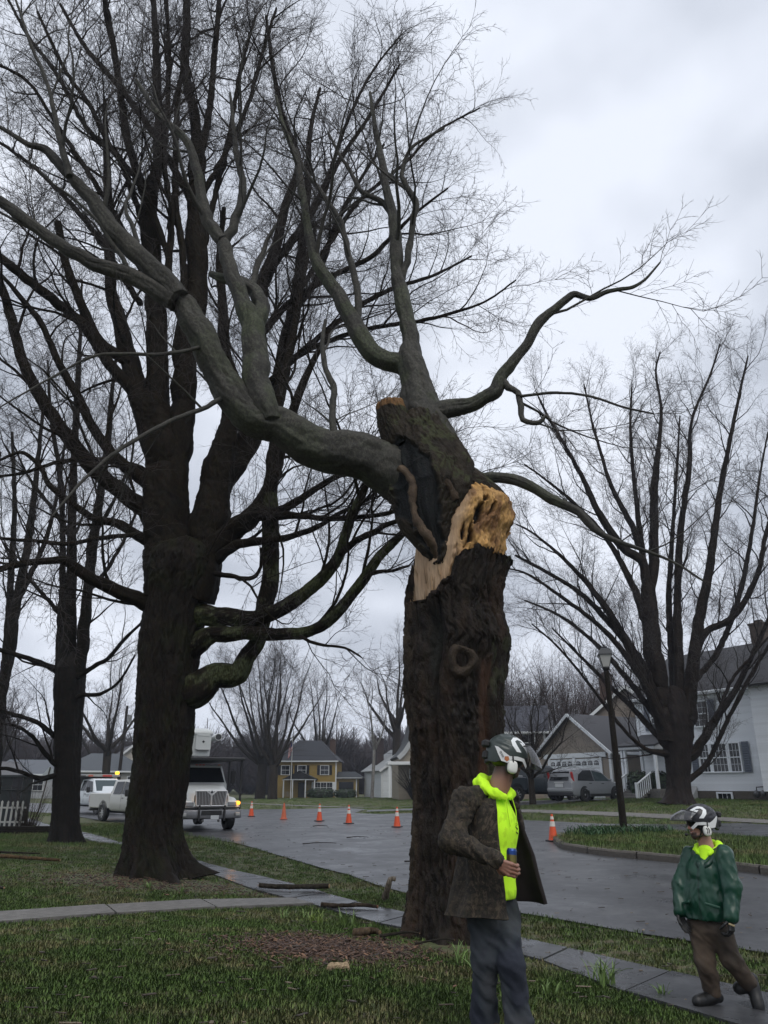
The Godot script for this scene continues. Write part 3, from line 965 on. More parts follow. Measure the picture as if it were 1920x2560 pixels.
	limb(T, [0.46, 7.84, -11.10, 0.169, 0.25, 8.02, -11.12, 0.157, -0.15, 8.19, -11.16, 0.145, -0.41, 8.66, -11.21, 0.147, -0.61, 9.06, -11.24, 0.122, -0.89, 9.63, -11.29, 0.110, -1.17, 10.14, -11.33, 0.091, -1.33, 10.76, -11.38, 0.071, -1.47, 11.57, -11.43, 0.066, -1.65, 12.62, -11.50, 0.053, -1.91, 13.37, -11.55, 0.038, -2.12, 14.27, -11.60, 0.024], "limb", {"from": 0.42, "moss": 0.8})
	limb(T, [-0.45, 8.89, -11.20, 0.067, -0.44, 9.15, -11.24, 0.061, -0.49, 9.69, -11.32, 0.062, -0.64, 10.46, -11.42, 0.057, -0.79, 11.17, -11.52, 0.051, -1.02, 11.67, -11.59, 0.044, -1.18, 11.98, -11.64, 0.045, -1.49, 12.50, -11.72, 0.038, -1.71, 13.17, -11.80, 0.023], "limb", {"from": 0.3})
	limb(T, [0.42, 8.10, -11.10, 0.164, 0.46, 8.42, -11.14, 0.146, 0.36, 8.96, -11.19, 0.121, 0.26, 9.74, -11.27, 0.118, 0.22, 10.01, -11.30, 0.070], "limb", {"bare": true, "moss": 0.7})
	limb(T, [0.24, 9.76, -11.30, 0.111, 0.19, 10.79, -11.42, 0.100, 0.16, 11.27, -11.47, 0.087, 0.04, 11.97, -11.54, 0.067, -0.04, 12.70, -11.62, 0.061, -0.16, 13.46, -11.69, 0.047, -0.28, 14.59, -11.80, 0.024], "limb", {"from": 0.15, "moss": 0.4})
	limb(T, [0.18, 11.38, -11.60, 0.059, -0.07, 11.79, -11.66, 0.052, -0.41, 12.03, -11.71, 0.045, -0.69, 12.67, -11.79, 0.038, -0.85, 13.00, -11.83, 0.031, -1.11, 13.67, -11.90, 0.024], "limb")
	limb(T, [0.30, 9.76, -11.30, 0.069, 0.42, 10.23, -11.26, 0.063, 0.49, 10.70, -11.22, 0.056, 0.57, 11.23, -11.17, 0.064, 0.50, 11.44, -11.15, 0.057, 0.32, 11.85, -11.12, 0.043, 0.40, 12.23, -11.08, 0.036, 0.58, 12.52, -11.05, 0.029, 1.10, 12.84, -11.00, 0.022], "limb", {"from": 0.3})
	limb(T, [0.74, 6.95, -10.90, 0.163, 0.91, 7.05, -10.87, 0.138, 1.36, 7.11, -10.80, 0.112, 1.73, 7.31, -10.73, 0.100, 1.82, 7.53, -10.70, 0.088, 2.10, 7.87, -10.64, 0.075, 2.29, 8.09, -10.59, 0.069, 2.42, 8.38, -10.55, 0.070, 2.73, 8.65, -10.49, 0.057, 3.02, 8.86, -10.43, 0.051, 3.26, 8.75, -10.39, 0.038, 3.52, 8.85, -10.35, 0.032, 3.91, 8.89, -10.29, 0.025, 4.10, 9.00, -10.26, 0.019, 4.36, 9.29, -10.20, 0.013], "limb", {"from": 0.55, "moss": 0.5})
	limb(T, [1.82, 7.47, -10.70, 0.069, 1.92, 7.33, -10.67, 0.056, 2.06, 7.22, -10.65, 0.049, 2.08, 6.96, -10.61, 0.049, 2.10, 6.74, -10.58, 0.042, 2.33, 6.65, -10.54, 0.036, 2.44, 6.75, -10.51, 0.030, 2.50, 6.68, -10.50, 0.018], "limb", {"from": 0.4})
	limb(T, [2.03, 7.17, -10.60, 0.025, 2.12, 7.12, -10.57, 0.024, 2.52, 7.11, -10.45, 0.024, 3.01, 6.99, -10.30, 0.018, 3.47, 6.72, -10.14, 0.018, 3.88, 6.53, -10.00, 0.011], "limb")
	limb(T, [1.03, 5.94, -10.90, 0.122, 1.33, 5.94, -10.84, 0.097, 1.47, 5.87, -10.80, 0.078, 1.79, 5.84, -10.73, 0.078, 2.12, 5.70, -10.65, 0.071, 2.43, 5.44, -10.56, 0.064, 2.79, 5.19, -10.46, 0.052, 3.01, 4.88, -10.38, 0.045, 3.24, 4.72, -10.31, 0.033, 3.58, 4.55, -10.21, 0.022, 3.92, 4.36, -10.12, 0.016, 4.24, 4.07, -10.00, 0.011], "limb", {"from": 0.7, "moss": 0.6})
	tree_end(T)

func left_maple() -> void:
	var base := on(-4.9, -17.0)
	var T := tree_new("large_maple", "huge bare maple with flared roots and many rising stems beside the sidewalk", "", base)
	T.col = lin(0.019, 0.0148, 0.0105)
	T.up = 0.26
	T.dens = 0.84
	T.spray = 1.05
	var q := unpack([-4.554, -0.384, -17.000, 0.573,  -4.633, 0.089, -17.000, 0.547,  -4.716, 0.761, -17.000, 0.514,  -4.673, 2.005, -17.000, 0.544,  -4.721, 4.233, -17.000, 0.622,  -4.692, 5.366, -17.000, 0.636,  -4.620, 5.975, -17.000, 0.761,  -4.594, 6.304, -17.000, 0.766,  -4.564, 6.589, -17.000, 0.642,  -4.548, 6.829, -17.000, 0.313,  -4.554, 6.906, -17.000, 0.074], base)
	q[0][0].y = minf(q[0][0].y, -0.12)
	var b := trunk_loft(T, q[0], q[1], {"step": 0.045, "sides": 200, "ridge": 0.05, "flare": 0.5, "roots": 7, "seed": 2.0})
	for k in b.v.size():
		var v := b.v[k]
		var g := fn.get_noise_3d(v.x * 22, v.y * 14, v.z * 22)
		b.c[k] = b.c[k].lerp(lin(0.024, 0.027, 0.012), clampf(g * 2.0 - 0.1, 0, 0.55))
	part(T.root, "trunk", b, M.bark_fine)
	limb(T, [-4.78, 5.51, -17.00, 0.557, -4.89, 6.36, -17.02, 0.530, -5.02, 7.03, -17.03, 0.491, -5.13, 7.83, -17.04, 0.470, -5.21, 8.65, -17.06, 0.477, -5.37, 9.49, -17.07, 0.446, -5.60, 10.15, -17.08, 0.353, -5.80, 10.65, -17.09, 0.218, -5.91, 11.04, -17.10, 0.080], "limb", {"bare": true})
	limb(T, [-5.46, 9.04, -17.00, 0.288, -5.79, 9.91, -17.04, 0.273, -6.07, 10.64, -17.07, 0.238, -6.41, 11.58, -17.11, 0.212, -6.78, 12.69, -17.15, 0.175, -7.16, 13.78, -17.19, 0.136, -7.47, 15.67, -17.25, 0.119, -7.86, 18.22, -17.33, 0.091, -8.21, 20.50, -17.40, 0.047], "limb")
	limb(T, [-6.35, 11.44, -17.00, 0.140, -6.78, 11.72, -16.90, 0.130, -7.11, 11.95, -16.82, 0.120, -7.43, 12.53, -16.70, 0.110, -7.83, 13.40, -16.52, 0.101, -8.10, 14.04, -16.39, 0.091, -8.35, 15.09, -16.20, 0.082], "limb")
	limb(T, [-5.06, 7.05, -17.10, 0.186, -5.47, 7.52, -16.97, 0.196, -6.58, 8.29, -16.69, 0.168, -7.19, 8.95, -16.51, 0.149, -7.80, 9.71, -16.31, 0.140, -8.02, 10.03, -16.23, 0.131, -8.52, 10.94, -16.03, 0.113, -9.01, 12.41, -15.73, 0.086, -9.53, 13.52, -15.50, 0.058], "limb")
	limb(T, [-5.13, 7.70, -17.10, 0.141, -5.49, 8.13, -16.97, 0.151, -6.26, 8.74, -16.75, 0.122, -6.83, 9.40, -16.56, 0.104, -7.23, 10.15, -16.37, 0.095, -7.75, 11.02, -16.15, 0.076, -8.19, 11.91, -15.94, 0.067, -8.64, 12.45, -15.79, 0.058, -9.22, 13.10, -15.60, 0.038], "limb")
	limb(T, [-5.99, 10.43, -17.00, 0.138, -6.37, 10.87, -16.89, 0.138, -6.92, 11.50, -16.74, 0.128, -7.47, 12.31, -16.56, 0.119, -8.40, 13.03, -16.34, 0.110, -9.22, 13.65, -16.15, 0.100, -9.88, 14.15, -16.00, 0.080], "limb")
	limb(T, [-5.24, 8.52, -17.00, 0.247, -5.37, 9.37, -17.03, 0.270, -5.52, 10.00, -17.06, 0.264, -5.75, 12.00, -17.13, 0.244, -5.99, 13.63, -17.18, 0.230, -6.34, 15.66, -17.24, 0.217, -6.47, 16.87, -17.28, 0.188, -6.50, 17.61, -17.30, 0.112], "limb", {"bare": true})
	limb(T, [-6.50, 16.86, -17.40, 0.145, -6.45, 18.71, -17.49, 0.138, -6.71, 20.54, -17.58, 0.119, -7.10, 23.48, -17.71, 0.099, -7.46, 25.81, -17.80, 0.064], "limb")
	limb(T, [-6.51, 16.73, -17.40, 0.133, -6.78, 17.31, -17.32, 0.123, -7.28, 18.78, -17.14, 0.102, -7.59, 20.31, -16.97, 0.092, -8.01, 22.29, -16.75, 0.082, -8.34, 23.67, -16.60, 0.060], "limb")
	limb(T, [-4.99, 8.01, -17.00, 0.320, -4.99, 9.16, -17.04, 0.347, -4.94, 10.01, -17.07, 0.294, -5.02, 11.65, -17.11, 0.273, -4.95, 12.81, -17.15, 0.289, -4.91, 13.77, -17.18, 0.273, -5.07, 15.65, -17.22, 0.238, -5.28, 18.09, -17.28, 0.214, -5.36, 18.75, -17.30, 0.114], "limb", {"bare": true})
	limb(T, [-5.28, 18.03, -17.30, 0.158, -5.52, 19.89, -17.38, 0.140, -5.97, 21.76, -17.46, 0.132, -6.08, 23.37, -17.53, 0.123, -6.23, 25.36, -17.60, 0.089], "limb")
	limb(T, [-5.24, 17.89, -17.30, 0.101, -5.14, 19.99, -17.48, 0.094, -5.21, 23.01, -17.72, 0.086, -5.28, 25.59, -17.90, 0.064], "limb")
	limb(T, [-5.20, 16.50, -17.30, 0.110, -5.79, 17.59, -17.13, 0.089, -6.52, 18.83, -16.94, 0.079, -7.51, 20.21, -16.72, 0.068, -8.56, 21.48, -16.51, 0.057, -9.43, 22.95, -16.30, 0.035], "limb")
	limb(T, [-5.54, 13.54, -16.80, 0.092, -5.60, 14.53, -16.76, 0.094, -5.66, 15.96, -16.69, 0.085, -5.96, 17.46, -16.63, 0.076, -6.10, 20.65, -16.50, 0.068, -6.43, 23.57, -16.40, 0.047], "limb")
	limb(T, [-4.99, 11.55, -17.00, 0.100, -5.27, 14.62, -16.87, 0.084, -5.57, 16.06, -16.81, 0.086, -5.75, 18.36, -16.72, 0.077, -5.81, 19.97, -16.66, 0.068, -5.63, 21.74, -16.60, 0.046], "limb")
	limb(T, [-5.64, 14.53, -16.80, 0.083, -6.40, 16.44, -16.55, 0.085, -7.34, 17.67, -16.36, 0.075, -8.00, 18.95, -16.19, 0.065, -8.79, 20.10, -16.03, 0.055, -9.74, 22.00, -15.80, 0.034], "limb")
	limb(T, [-5.92, 13.90, -17.30, 0.085, -7.56, 18.39, -17.79, 0.081, -8.84, 19.98, -17.98, 0.072, -10.17, 22.35, -18.22, 0.062, -11.51, 24.36, -18.41, 0.052, -12.71, 26.53, -18.60, 0.040], "limb")
	limb(T, [-6.16, 14.15, -17.30, 0.085, -7.45, 16.29, -16.80, 0.075, -8.79, 18.27, -16.32, 0.054, -9.74, 19.64, -16.00, 0.044, -10.57, 20.03, -15.80, 0.033], "limb")
	limb(T, [-6.43, 13.47, -17.40, 0.084, -8.36, 16.45, -17.89, 0.079, -10.04, 18.46, -18.22, 0.059, -11.41, 19.74, -18.45, 0.049, -12.35, 20.52, -18.60, 0.037], "limb")
	limb(T, [-4.89, 14.91, -17.30, 0.086, -4.72, 17.22, -17.49, 0.079, -4.51, 19.56, -17.66, 0.070, -4.41, 22.09, -17.83, 0.061, -4.09, 24.66, -18.00, 0.038], "limb")
	limb(T, [-5.12, 16.77, -17.30, 0.089, -4.51, 18.25, -17.23, 0.079, -3.93, 20.07, -17.14, 0.058, -3.56, 22.15, -17.06, 0.048, -3.27, 23.70, -17.00, 0.036], "limb")
	limb(T, [-4.32, 5.42, -17.00, 0.484, -4.21, 6.37, -17.06, 0.476, -4.13, 7.06, -17.10, 0.437, -4.05, 7.87, -17.15, 0.397, -3.98, 8.60, -17.20, 0.346, -3.90, 9.36, -17.24, 0.273, -3.83, 10.02, -17.28, 0.178, -3.81, 10.48, -17.30, 0.080], "limb", {"bare": true})
	limb(T, [-3.92, 9.38, -17.30, 0.215, -3.83, 10.46, -17.49, 0.191, -3.96, 11.34, -17.63, 0.175, -4.22, 12.41, -17.80, 0.148, -4.41, 13.89, -18.01, 0.120, -4.67, 15.66, -18.26, 0.091, -4.71, 17.54, -18.50, 0.059], "limb")
	limb(T, [-4.01, 8.10, -17.50, 0.193, -3.61, 8.96, -17.67, 0.198, -3.24, 9.85, -17.83, 0.162, -2.90, 11.17, -18.05, 0.147, -2.69, 12.70, -18.27, 0.141, -2.48, 14.75, -18.55, 0.136, -2.39, 16.96, -18.82, 0.118, -2.34, 19.09, -19.06, 0.099, -2.37, 21.22, -19.29, 0.064, -2.12, 23.31, -19.50, 0.040], "limb")
	limb(T, [-4.02, 7.86, -17.40, 0.230, -3.77, 8.84, -17.51, 0.206, -3.53, 9.51, -17.58, 0.179, -3.43, 10.80, -17.71, 0.154, -3.29, 12.55, -17.86, 0.149, -3.37, 14.37, -18.02, 0.154, -3.12, 15.59, -18.12, 0.135, -2.88, 17.31, -18.25, 0.116, -2.57, 19.14, -18.38, 0.096, -3.15, 21.09, -18.52, 0.074, -3.55, 23.14, -18.65, 0.064, -3.93, 25.69, -18.80, 0.040], "limb")
	limb(T, [-2.85, 12.50, -18.60, 0.110, -2.68, 13.87, -18.75, 0.101, -1.97, 15.34, -18.93, 0.081, -1.45, 17.51, -19.15, 0.073, -0.75, 19.35, -19.34, 0.050, 0.00, 20.94, -19.50, 0.039], "limb")
	limb(T, [-3.38, 14.41, -18.20, 0.100, -2.95, 15.65, -18.25, 0.091, -2.09, 17.23, -18.31, 0.081, -1.32, 19.21, -18.37, 0.060, -0.37, 21.15, -18.44, 0.050, 0.51, 23.20, -18.50, 0.026], "limb")
	limb(T, [-3.42, 12.63, -18.00, 0.096, -2.57, 13.67, -17.69, 0.086, -1.39, 14.33, -17.38, 0.075, -0.32, 14.77, -17.11, 0.064, 0.74, 15.78, -16.77, 0.043, 1.70, 16.46, -16.50, 0.021], "limb")
	limb(T, [-2.82, 12.19, -18.50, 0.087, -1.73, 12.77, -18.23, 0.076, -0.32, 13.06, -17.91, 0.064, 1.06, 13.11, -17.60, 0.053, 2.51, 13.37, -17.25, 0.031, 3.44, 13.93, -17.00, 0.021], "limb")
	limb(T, [-3.49, 10.74, -17.80, 0.092, -2.52, 11.93, -17.84, 0.084, -1.18, 13.30, -17.89, 0.075, 0.00, 14.22, -17.93, 0.066, 1.33, 14.77, -17.97, 0.044, 2.46, 15.46, -18.00, 0.022], "limb")
	limb(T, [-2.52, 14.70, -18.80, 0.080, -1.52, 16.56, -18.70, 0.070, -0.71, 17.95, -18.63, 0.060, 0.60, 19.22, -18.54, 0.048, 1.59, 20.39, -18.47, 0.037, 2.97, 21.27, -18.40, 0.025], "limb")
	limb(T, [-2.39, 17.30, -18.90, 0.072, -1.72, 19.12, -18.93, 0.061, -1.14, 21.37, -18.95, 0.051, -0.39, 23.41, -18.98, 0.039, 0.53, 25.03, -19.00, 0.027], "limb")
	limb(T, [-2.67, 7.84, -16.80, 0.167, -2.59, 9.33, -16.94, 0.144, -2.57, 10.57, -17.05, 0.119, -2.32, 12.50, -17.22, 0.093, -2.14, 14.46, -17.37, 0.064, -1.88, 16.13, -17.50, 0.033], "limb")
	limb(T, [-4.75, 3.75, -17.10, 0.349, -4.42, 3.54, -17.07, 0.399, -4.02, 3.47, -17.03, 0.354, -3.68, 3.73, -16.99, 0.260, -3.20, 3.80, -16.95, 0.199, -2.97, 4.16, -16.91, 0.165, -2.79, 4.47, -16.88, 0.157, -2.63, 5.29, -16.81, 0.177, -2.55, 5.83, -16.76, 0.169, -2.57, 6.99, -16.67, 0.181, -2.64, 7.81, -16.60, 0.165], "limb", {"bare": true, "moss": 0.6})
	limb(T, [-4.74, 4.99, -17.10, 0.232, -4.16, 5.02, -16.93, 0.266, -3.73, 5.02, -16.80, 0.194, -3.05, 4.90, -16.59, 0.173, -2.46, 4.97, -16.40, 0.155, -1.92, 5.21, -16.20, 0.145, -1.45, 5.54, -16.01, 0.127, -1.14, 5.82, -15.86, 0.110, -0.90, 6.22, -15.70, 0.102, -0.68, 6.91, -15.44, 0.093, -0.52, 7.19, -15.32, 0.085, -0.25, 7.74, -15.11, 0.059, 0.08, 8.52, -14.80, 0.034], "limb", {"from": 0.5, "moss": 0.7})
	limb(T, [-0.92, 6.08, -15.60, 0.076, -0.67, 6.26, -15.46, 0.075, -0.37, 6.39, -15.31, 0.075, 0.00, 6.55, -15.13, 0.058, 0.35, 6.65, -14.97, 0.049, 0.97, 7.09, -14.60, 0.024], "limb")
	limb(T, [-4.66, 4.19, -17.10, 0.264, -4.11, 4.40, -16.90, 0.245, -3.85, 4.53, -16.80, 0.192, -3.69, 4.60, -16.74, 0.156, -2.69, 4.55, -16.41, 0.128, -1.73, 4.50, -16.08, 0.117, -1.27, 4.65, -15.90, 0.108, -0.81, 5.03, -15.67, 0.107, -0.42, 5.49, -15.44, 0.099, -0.07, 5.95, -15.21, 0.090, 0.17, 6.16, -15.08, 0.082, 0.50, 6.44, -14.91, 0.073, 0.97, 6.82, -14.67, 0.048, 1.44, 7.27, -14.40, 0.024], "limb", {"from": 0.45, "moss": 0.6})
	limb(T, [-0.41, 5.43, -15.20, 0.049, -0.16, 5.55, -15.08, 0.040, 0.20, 5.55, -14.93, 0.032, 0.51, 5.61, -14.80, 0.024], "limb")
	limb(T, [-1.71, 4.37, -15.70, 0.041, -1.30, 4.16, -15.48, 0.032, -0.77, 4.05, -15.21, 0.024, -0.42, 3.82, -15.00, 0.015], "limb")
	limb(T, [-4.60, 6.00, -17.10, 0.128, -4.18, 6.22, -16.95, 0.145, -3.83, 6.29, -16.85, 0.127, -3.33, 6.61, -16.67, 0.099, -2.65, 6.65, -16.46, 0.080, -2.15, 6.67, -16.31, 0.062, -1.50, 6.83, -16.10, 0.053, -1.01, 7.08, -15.92, 0.044, -0.38, 7.33, -15.70, 0.035, 0.34, 7.86, -15.40, 0.017], "limb")
	limb(T, [-4.43, 6.10, -17.10, 0.310, -4.01, 6.49, -17.00, 0.302, -3.56, 6.96, -16.89, 0.239, -3.13, 7.28, -16.80, 0.202, -2.84, 7.59, -16.73, 0.166, -2.51, 8.45, -16.58, 0.130, -2.23, 9.49, -16.40, 0.103, -1.80, 10.75, -16.19, 0.076, -1.25, 11.83, -16.00, 0.048], "limb", {"from": 0.4})
	limb(T, [-3.17, 7.18, -16.60, 0.136, -2.84, 7.23, -16.47, 0.126, -1.82, 7.10, -16.10, 0.062, -1.17, 6.95, -15.85, 0.052, 0.08, 6.90, -15.35, 0.042, 0.83, 7.16, -15.00, 0.017], "limb")
	limb(T, [-2.90, 7.43, -16.50, 0.118, -2.51, 7.27, -16.39, 0.099, -2.01, 7.46, -16.24, 0.080, -1.42, 7.79, -16.04, 0.062, -0.71, 8.12, -15.80, 0.035], "limb")
	limb(T, [-4.38, 5.88, -16.80, 0.080, -3.78, 5.95, -16.69, 0.062, -3.10, 5.80, -16.57, 0.053, -2.82, 5.85, -16.52, 0.044, -2.69, 6.15, -16.46, 0.035, -2.74, 6.46, -16.40, 0.027], "limb")
	limb(T, [-4.65, 4.99, -17.10, 0.197, -5.12, 5.23, -16.85, 0.195, -5.27, 5.31, -16.77, 0.159, -5.81, 5.51, -16.49, 0.131, -6.29, 5.71, -16.23, 0.121, -6.61, 5.92, -16.04, 0.112, -6.83, 6.03, -15.91, 0.077, -7.34, 5.92, -15.63, 0.067, -7.86, 5.68, -15.31, 0.057, -8.31, 5.45, -15.00, 0.040], "limb")
	limb(T, [-4.88, 6.57, -17.10, 0.129, -5.31, 6.73, -16.93, 0.137, -5.46, 6.79, -16.87, 0.119, -5.96, 7.08, -16.66, 0.100, -6.51, 7.17, -16.44, 0.072, -7.00, 7.46, -16.23, 0.063, -7.45, 7.81, -16.01, 0.053, -7.63, 8.16, -15.86, 0.044, -8.00, 8.44, -15.68, 0.035, -8.36, 8.18, -15.50, 0.026], "limb")
	limb(T, [-5.59, 6.84, -16.60, 0.054, -6.24, 6.65, -16.30, 0.053, -6.84, 6.43, -16.00, 0.052, -7.45, 6.41, -15.71, 0.043, -8.02, 6.37, -15.42, 0.033, -8.43, 6.44, -15.20, 0.025], "limb")
	limb(T, [-5.59, 8.54, -17.00, 0.086, -5.70, 8.57, -16.95, 0.076, -6.59, 8.67, -16.58, 0.065, -7.39, 8.43, -16.22, 0.046, -8.12, 7.99, -15.85, 0.035, -8.61, 7.85, -15.60, 0.017], "limb")
	tree_end(T)

func second_tree() -> void:
	var base := on(-9.95, -26.3)
	var T := tree_new("street_tree", "slimmer bare twin-stemmed tree left of the huge maple", "", base)
	T.col = lin(0.018, 0.015, 0.0115)
	T.up = 0.42
	T.dens = 0.7
	T.limit = 0.013
	var q := unpack([-9.995, -0.396, -26.300, 0.400,  -10.074, 0.357, -26.300, 0.391,  -10.261, 2.282, -26.300, 0.389,  -10.406, 3.537, -26.300, 0.421,  -10.520, 4.571, -26.300, 0.481,  -10.556, 5.232, -26.300, 0.458,  -10.597, 5.634, -26.300, 0.244,  -10.610, 5.836, -26.300, 0.068], base)
	part(T.root, "trunk", trunk_loft(T, q[0], q[1], {"step": 0.07, "sides": 80, "ridge": 0.025, "flare": 0.3, "seed": 8.0}), M.bark_fine)
	limb(T, [-10.67, 4.97, -26.30, 0.322, -10.71, 5.73, -26.32, 0.244, -10.85, 7.15, -26.35, 0.180, -11.01, 8.71, -26.38, 0.155, -11.35, 11.27, -26.43, 0.131, -11.77, 15.43, -26.51, 0.107, -12.01, 18.10, -26.55, 0.063, -12.32, 20.95, -26.60, 0.033], "limb")
	limb(T, [-10.36, 4.95, -26.20, 0.294, -10.20, 5.62, -26.19, 0.189, -10.26, 7.45, -26.16, 0.165, -10.26, 8.94, -26.13, 0.154, -10.25, 10.82, -26.10, 0.129, -10.19, 13.46, -26.06, 0.103, -10.26, 15.18, -26.04, 0.075, -10.29, 17.75, -26.00, 0.031], "limb")
	limb(T, [-10.68, 2.41, -26.50, 0.118, -10.93, 4.21, -26.60, 0.121, -11.16, 5.79, -26.68, 0.124, -11.53, 8.83, -26.83, 0.100, -12.11, 12.14, -26.98, 0.090, -12.94, 15.01, -27.10, 0.062, -13.47, 17.58, -27.20, 0.032], "limb")
	limb(T, [-10.83, 4.95, -26.20, 0.120, -10.96, 5.14, -26.10, 0.107, -11.61, 5.42, -25.79, 0.079, -12.55, 5.69, -25.33, 0.065, -13.21, 5.95, -25.00, 0.039], "limb")
	limb(T, [-10.52, 2.77, -26.20, 0.104, -10.70, 3.02, -26.08, 0.078, -11.30, 3.47, -25.77, 0.065, -12.23, 3.76, -25.34, 0.051, -12.90, 4.17, -25.00, 0.025], "limb")
	limb(T, [-10.39, 2.09, -26.10, 0.103, -10.54, 2.19, -25.97, 0.077, -10.79, 2.51, -25.68, 0.063, -11.07, 2.97, -25.29, 0.050, -11.45, 3.25, -24.92, 0.037, -11.81, 3.29, -24.60, 0.025], "limb")
	limb(T, [-10.35, 1.85, -26.10, 0.102, -10.49, 1.79, -25.98, 0.076, -10.72, 1.71, -25.79, 0.076, -10.97, 1.76, -25.59, 0.063, -11.39, 1.94, -25.23, 0.050, -11.75, 2.00, -24.93, 0.049, -12.33, 1.94, -24.40, 0.024], "limb")
	limb(T, [-10.15, 4.93, -26.00, 0.119, -9.97, 5.00, -25.94, 0.079, -9.50, 5.26, -25.75, 0.066, -9.07, 5.44, -25.58, 0.066, -8.52, 6.00, -25.29, 0.052, -7.91, 6.51, -25.00, 0.039], "limb")
	limb(T, [-10.05, 4.21, -26.00, 0.105, -9.89, 4.30, -25.94, 0.066, -9.22, 4.33, -25.75, 0.052, -8.57, 4.73, -25.51, 0.039, -8.07, 5.50, -25.20, 0.026], "limb")
	limb(T, [-10.81, 6.73, -26.30, 0.082, -11.54, 7.51, -26.05, 0.069, -12.38, 8.42, -25.77, 0.055, -13.09, 9.35, -25.50, 0.041], "limb")
	limb(T, [-10.26, 7.83, -26.20, 0.083, -9.75, 8.75, -26.43, 0.071, -9.30, 10.19, -26.74, 0.058, -9.05, 11.52, -27.00, 0.030], "limb")
	limb(T, [-11.15, 9.78, -26.40, 0.086, -11.95, 10.92, -26.21, 0.072, -12.90, 12.08, -26.00, 0.043, -13.61, 13.42, -25.80, 0.029], "limb")
	limb(T, [-10.21, 9.98, -26.10, 0.085, -9.79, 11.48, -26.46, 0.058, -9.49, 13.05, -26.80, 0.045], "limb")
	tree_end(T)
	base = Vector3(-17.9, h(-17.9, -31) , -31)
	T = tree_new("street_tree", "thin leaning bare tree at the far left edge", "", base)
	T.col = lin(0.018, 0.015, 0.0115)
	T.up = 0.45
	T.dens = 0.55
	T.limit = 0.014
	limb(T, [-14.83, 1.20, -31.00, 0.331, -15.01, 3.15, -31.00, 0.277, -15.05, 4.77, -31.00, 0.235, -14.94, 6.15, -31.00, 0.191, -15.01, 7.84, -31.00, 0.194, -14.99, 8.55, -31.00, 0.163, -14.93, 11.82, -31.00, 0.135, -15.06, 14.87, -31.00, 0.087, -15.23, 17.79, -31.00, 0.054], "limb", {"from": 0.4})
	limb(T, [-15.00, 5.43, -31.00, 0.142, -15.29, 7.70, -31.18, 0.130, -15.67, 10.46, -31.39, 0.118, -16.09, 13.22, -31.58, 0.087, -16.84, 16.59, -31.80, 0.054], "limb")
	limb(T, [-15.01, 8.48, -31.00, 0.114, -14.47, 9.78, -30.80, 0.099, -13.95, 11.43, -30.56, 0.083, -13.65, 13.63, -30.27, 0.051, -13.58, 15.73, -30.00, 0.034], "limb")
	limb(T, [-15.85, 6.69, -31.00, 0.144, -16.49, 9.49, -31.00, 0.115, -16.66, 12.46, -31.00, 0.085, -16.78, 15.25, -31.00, 0.052], "limb")
	tree_end(T)

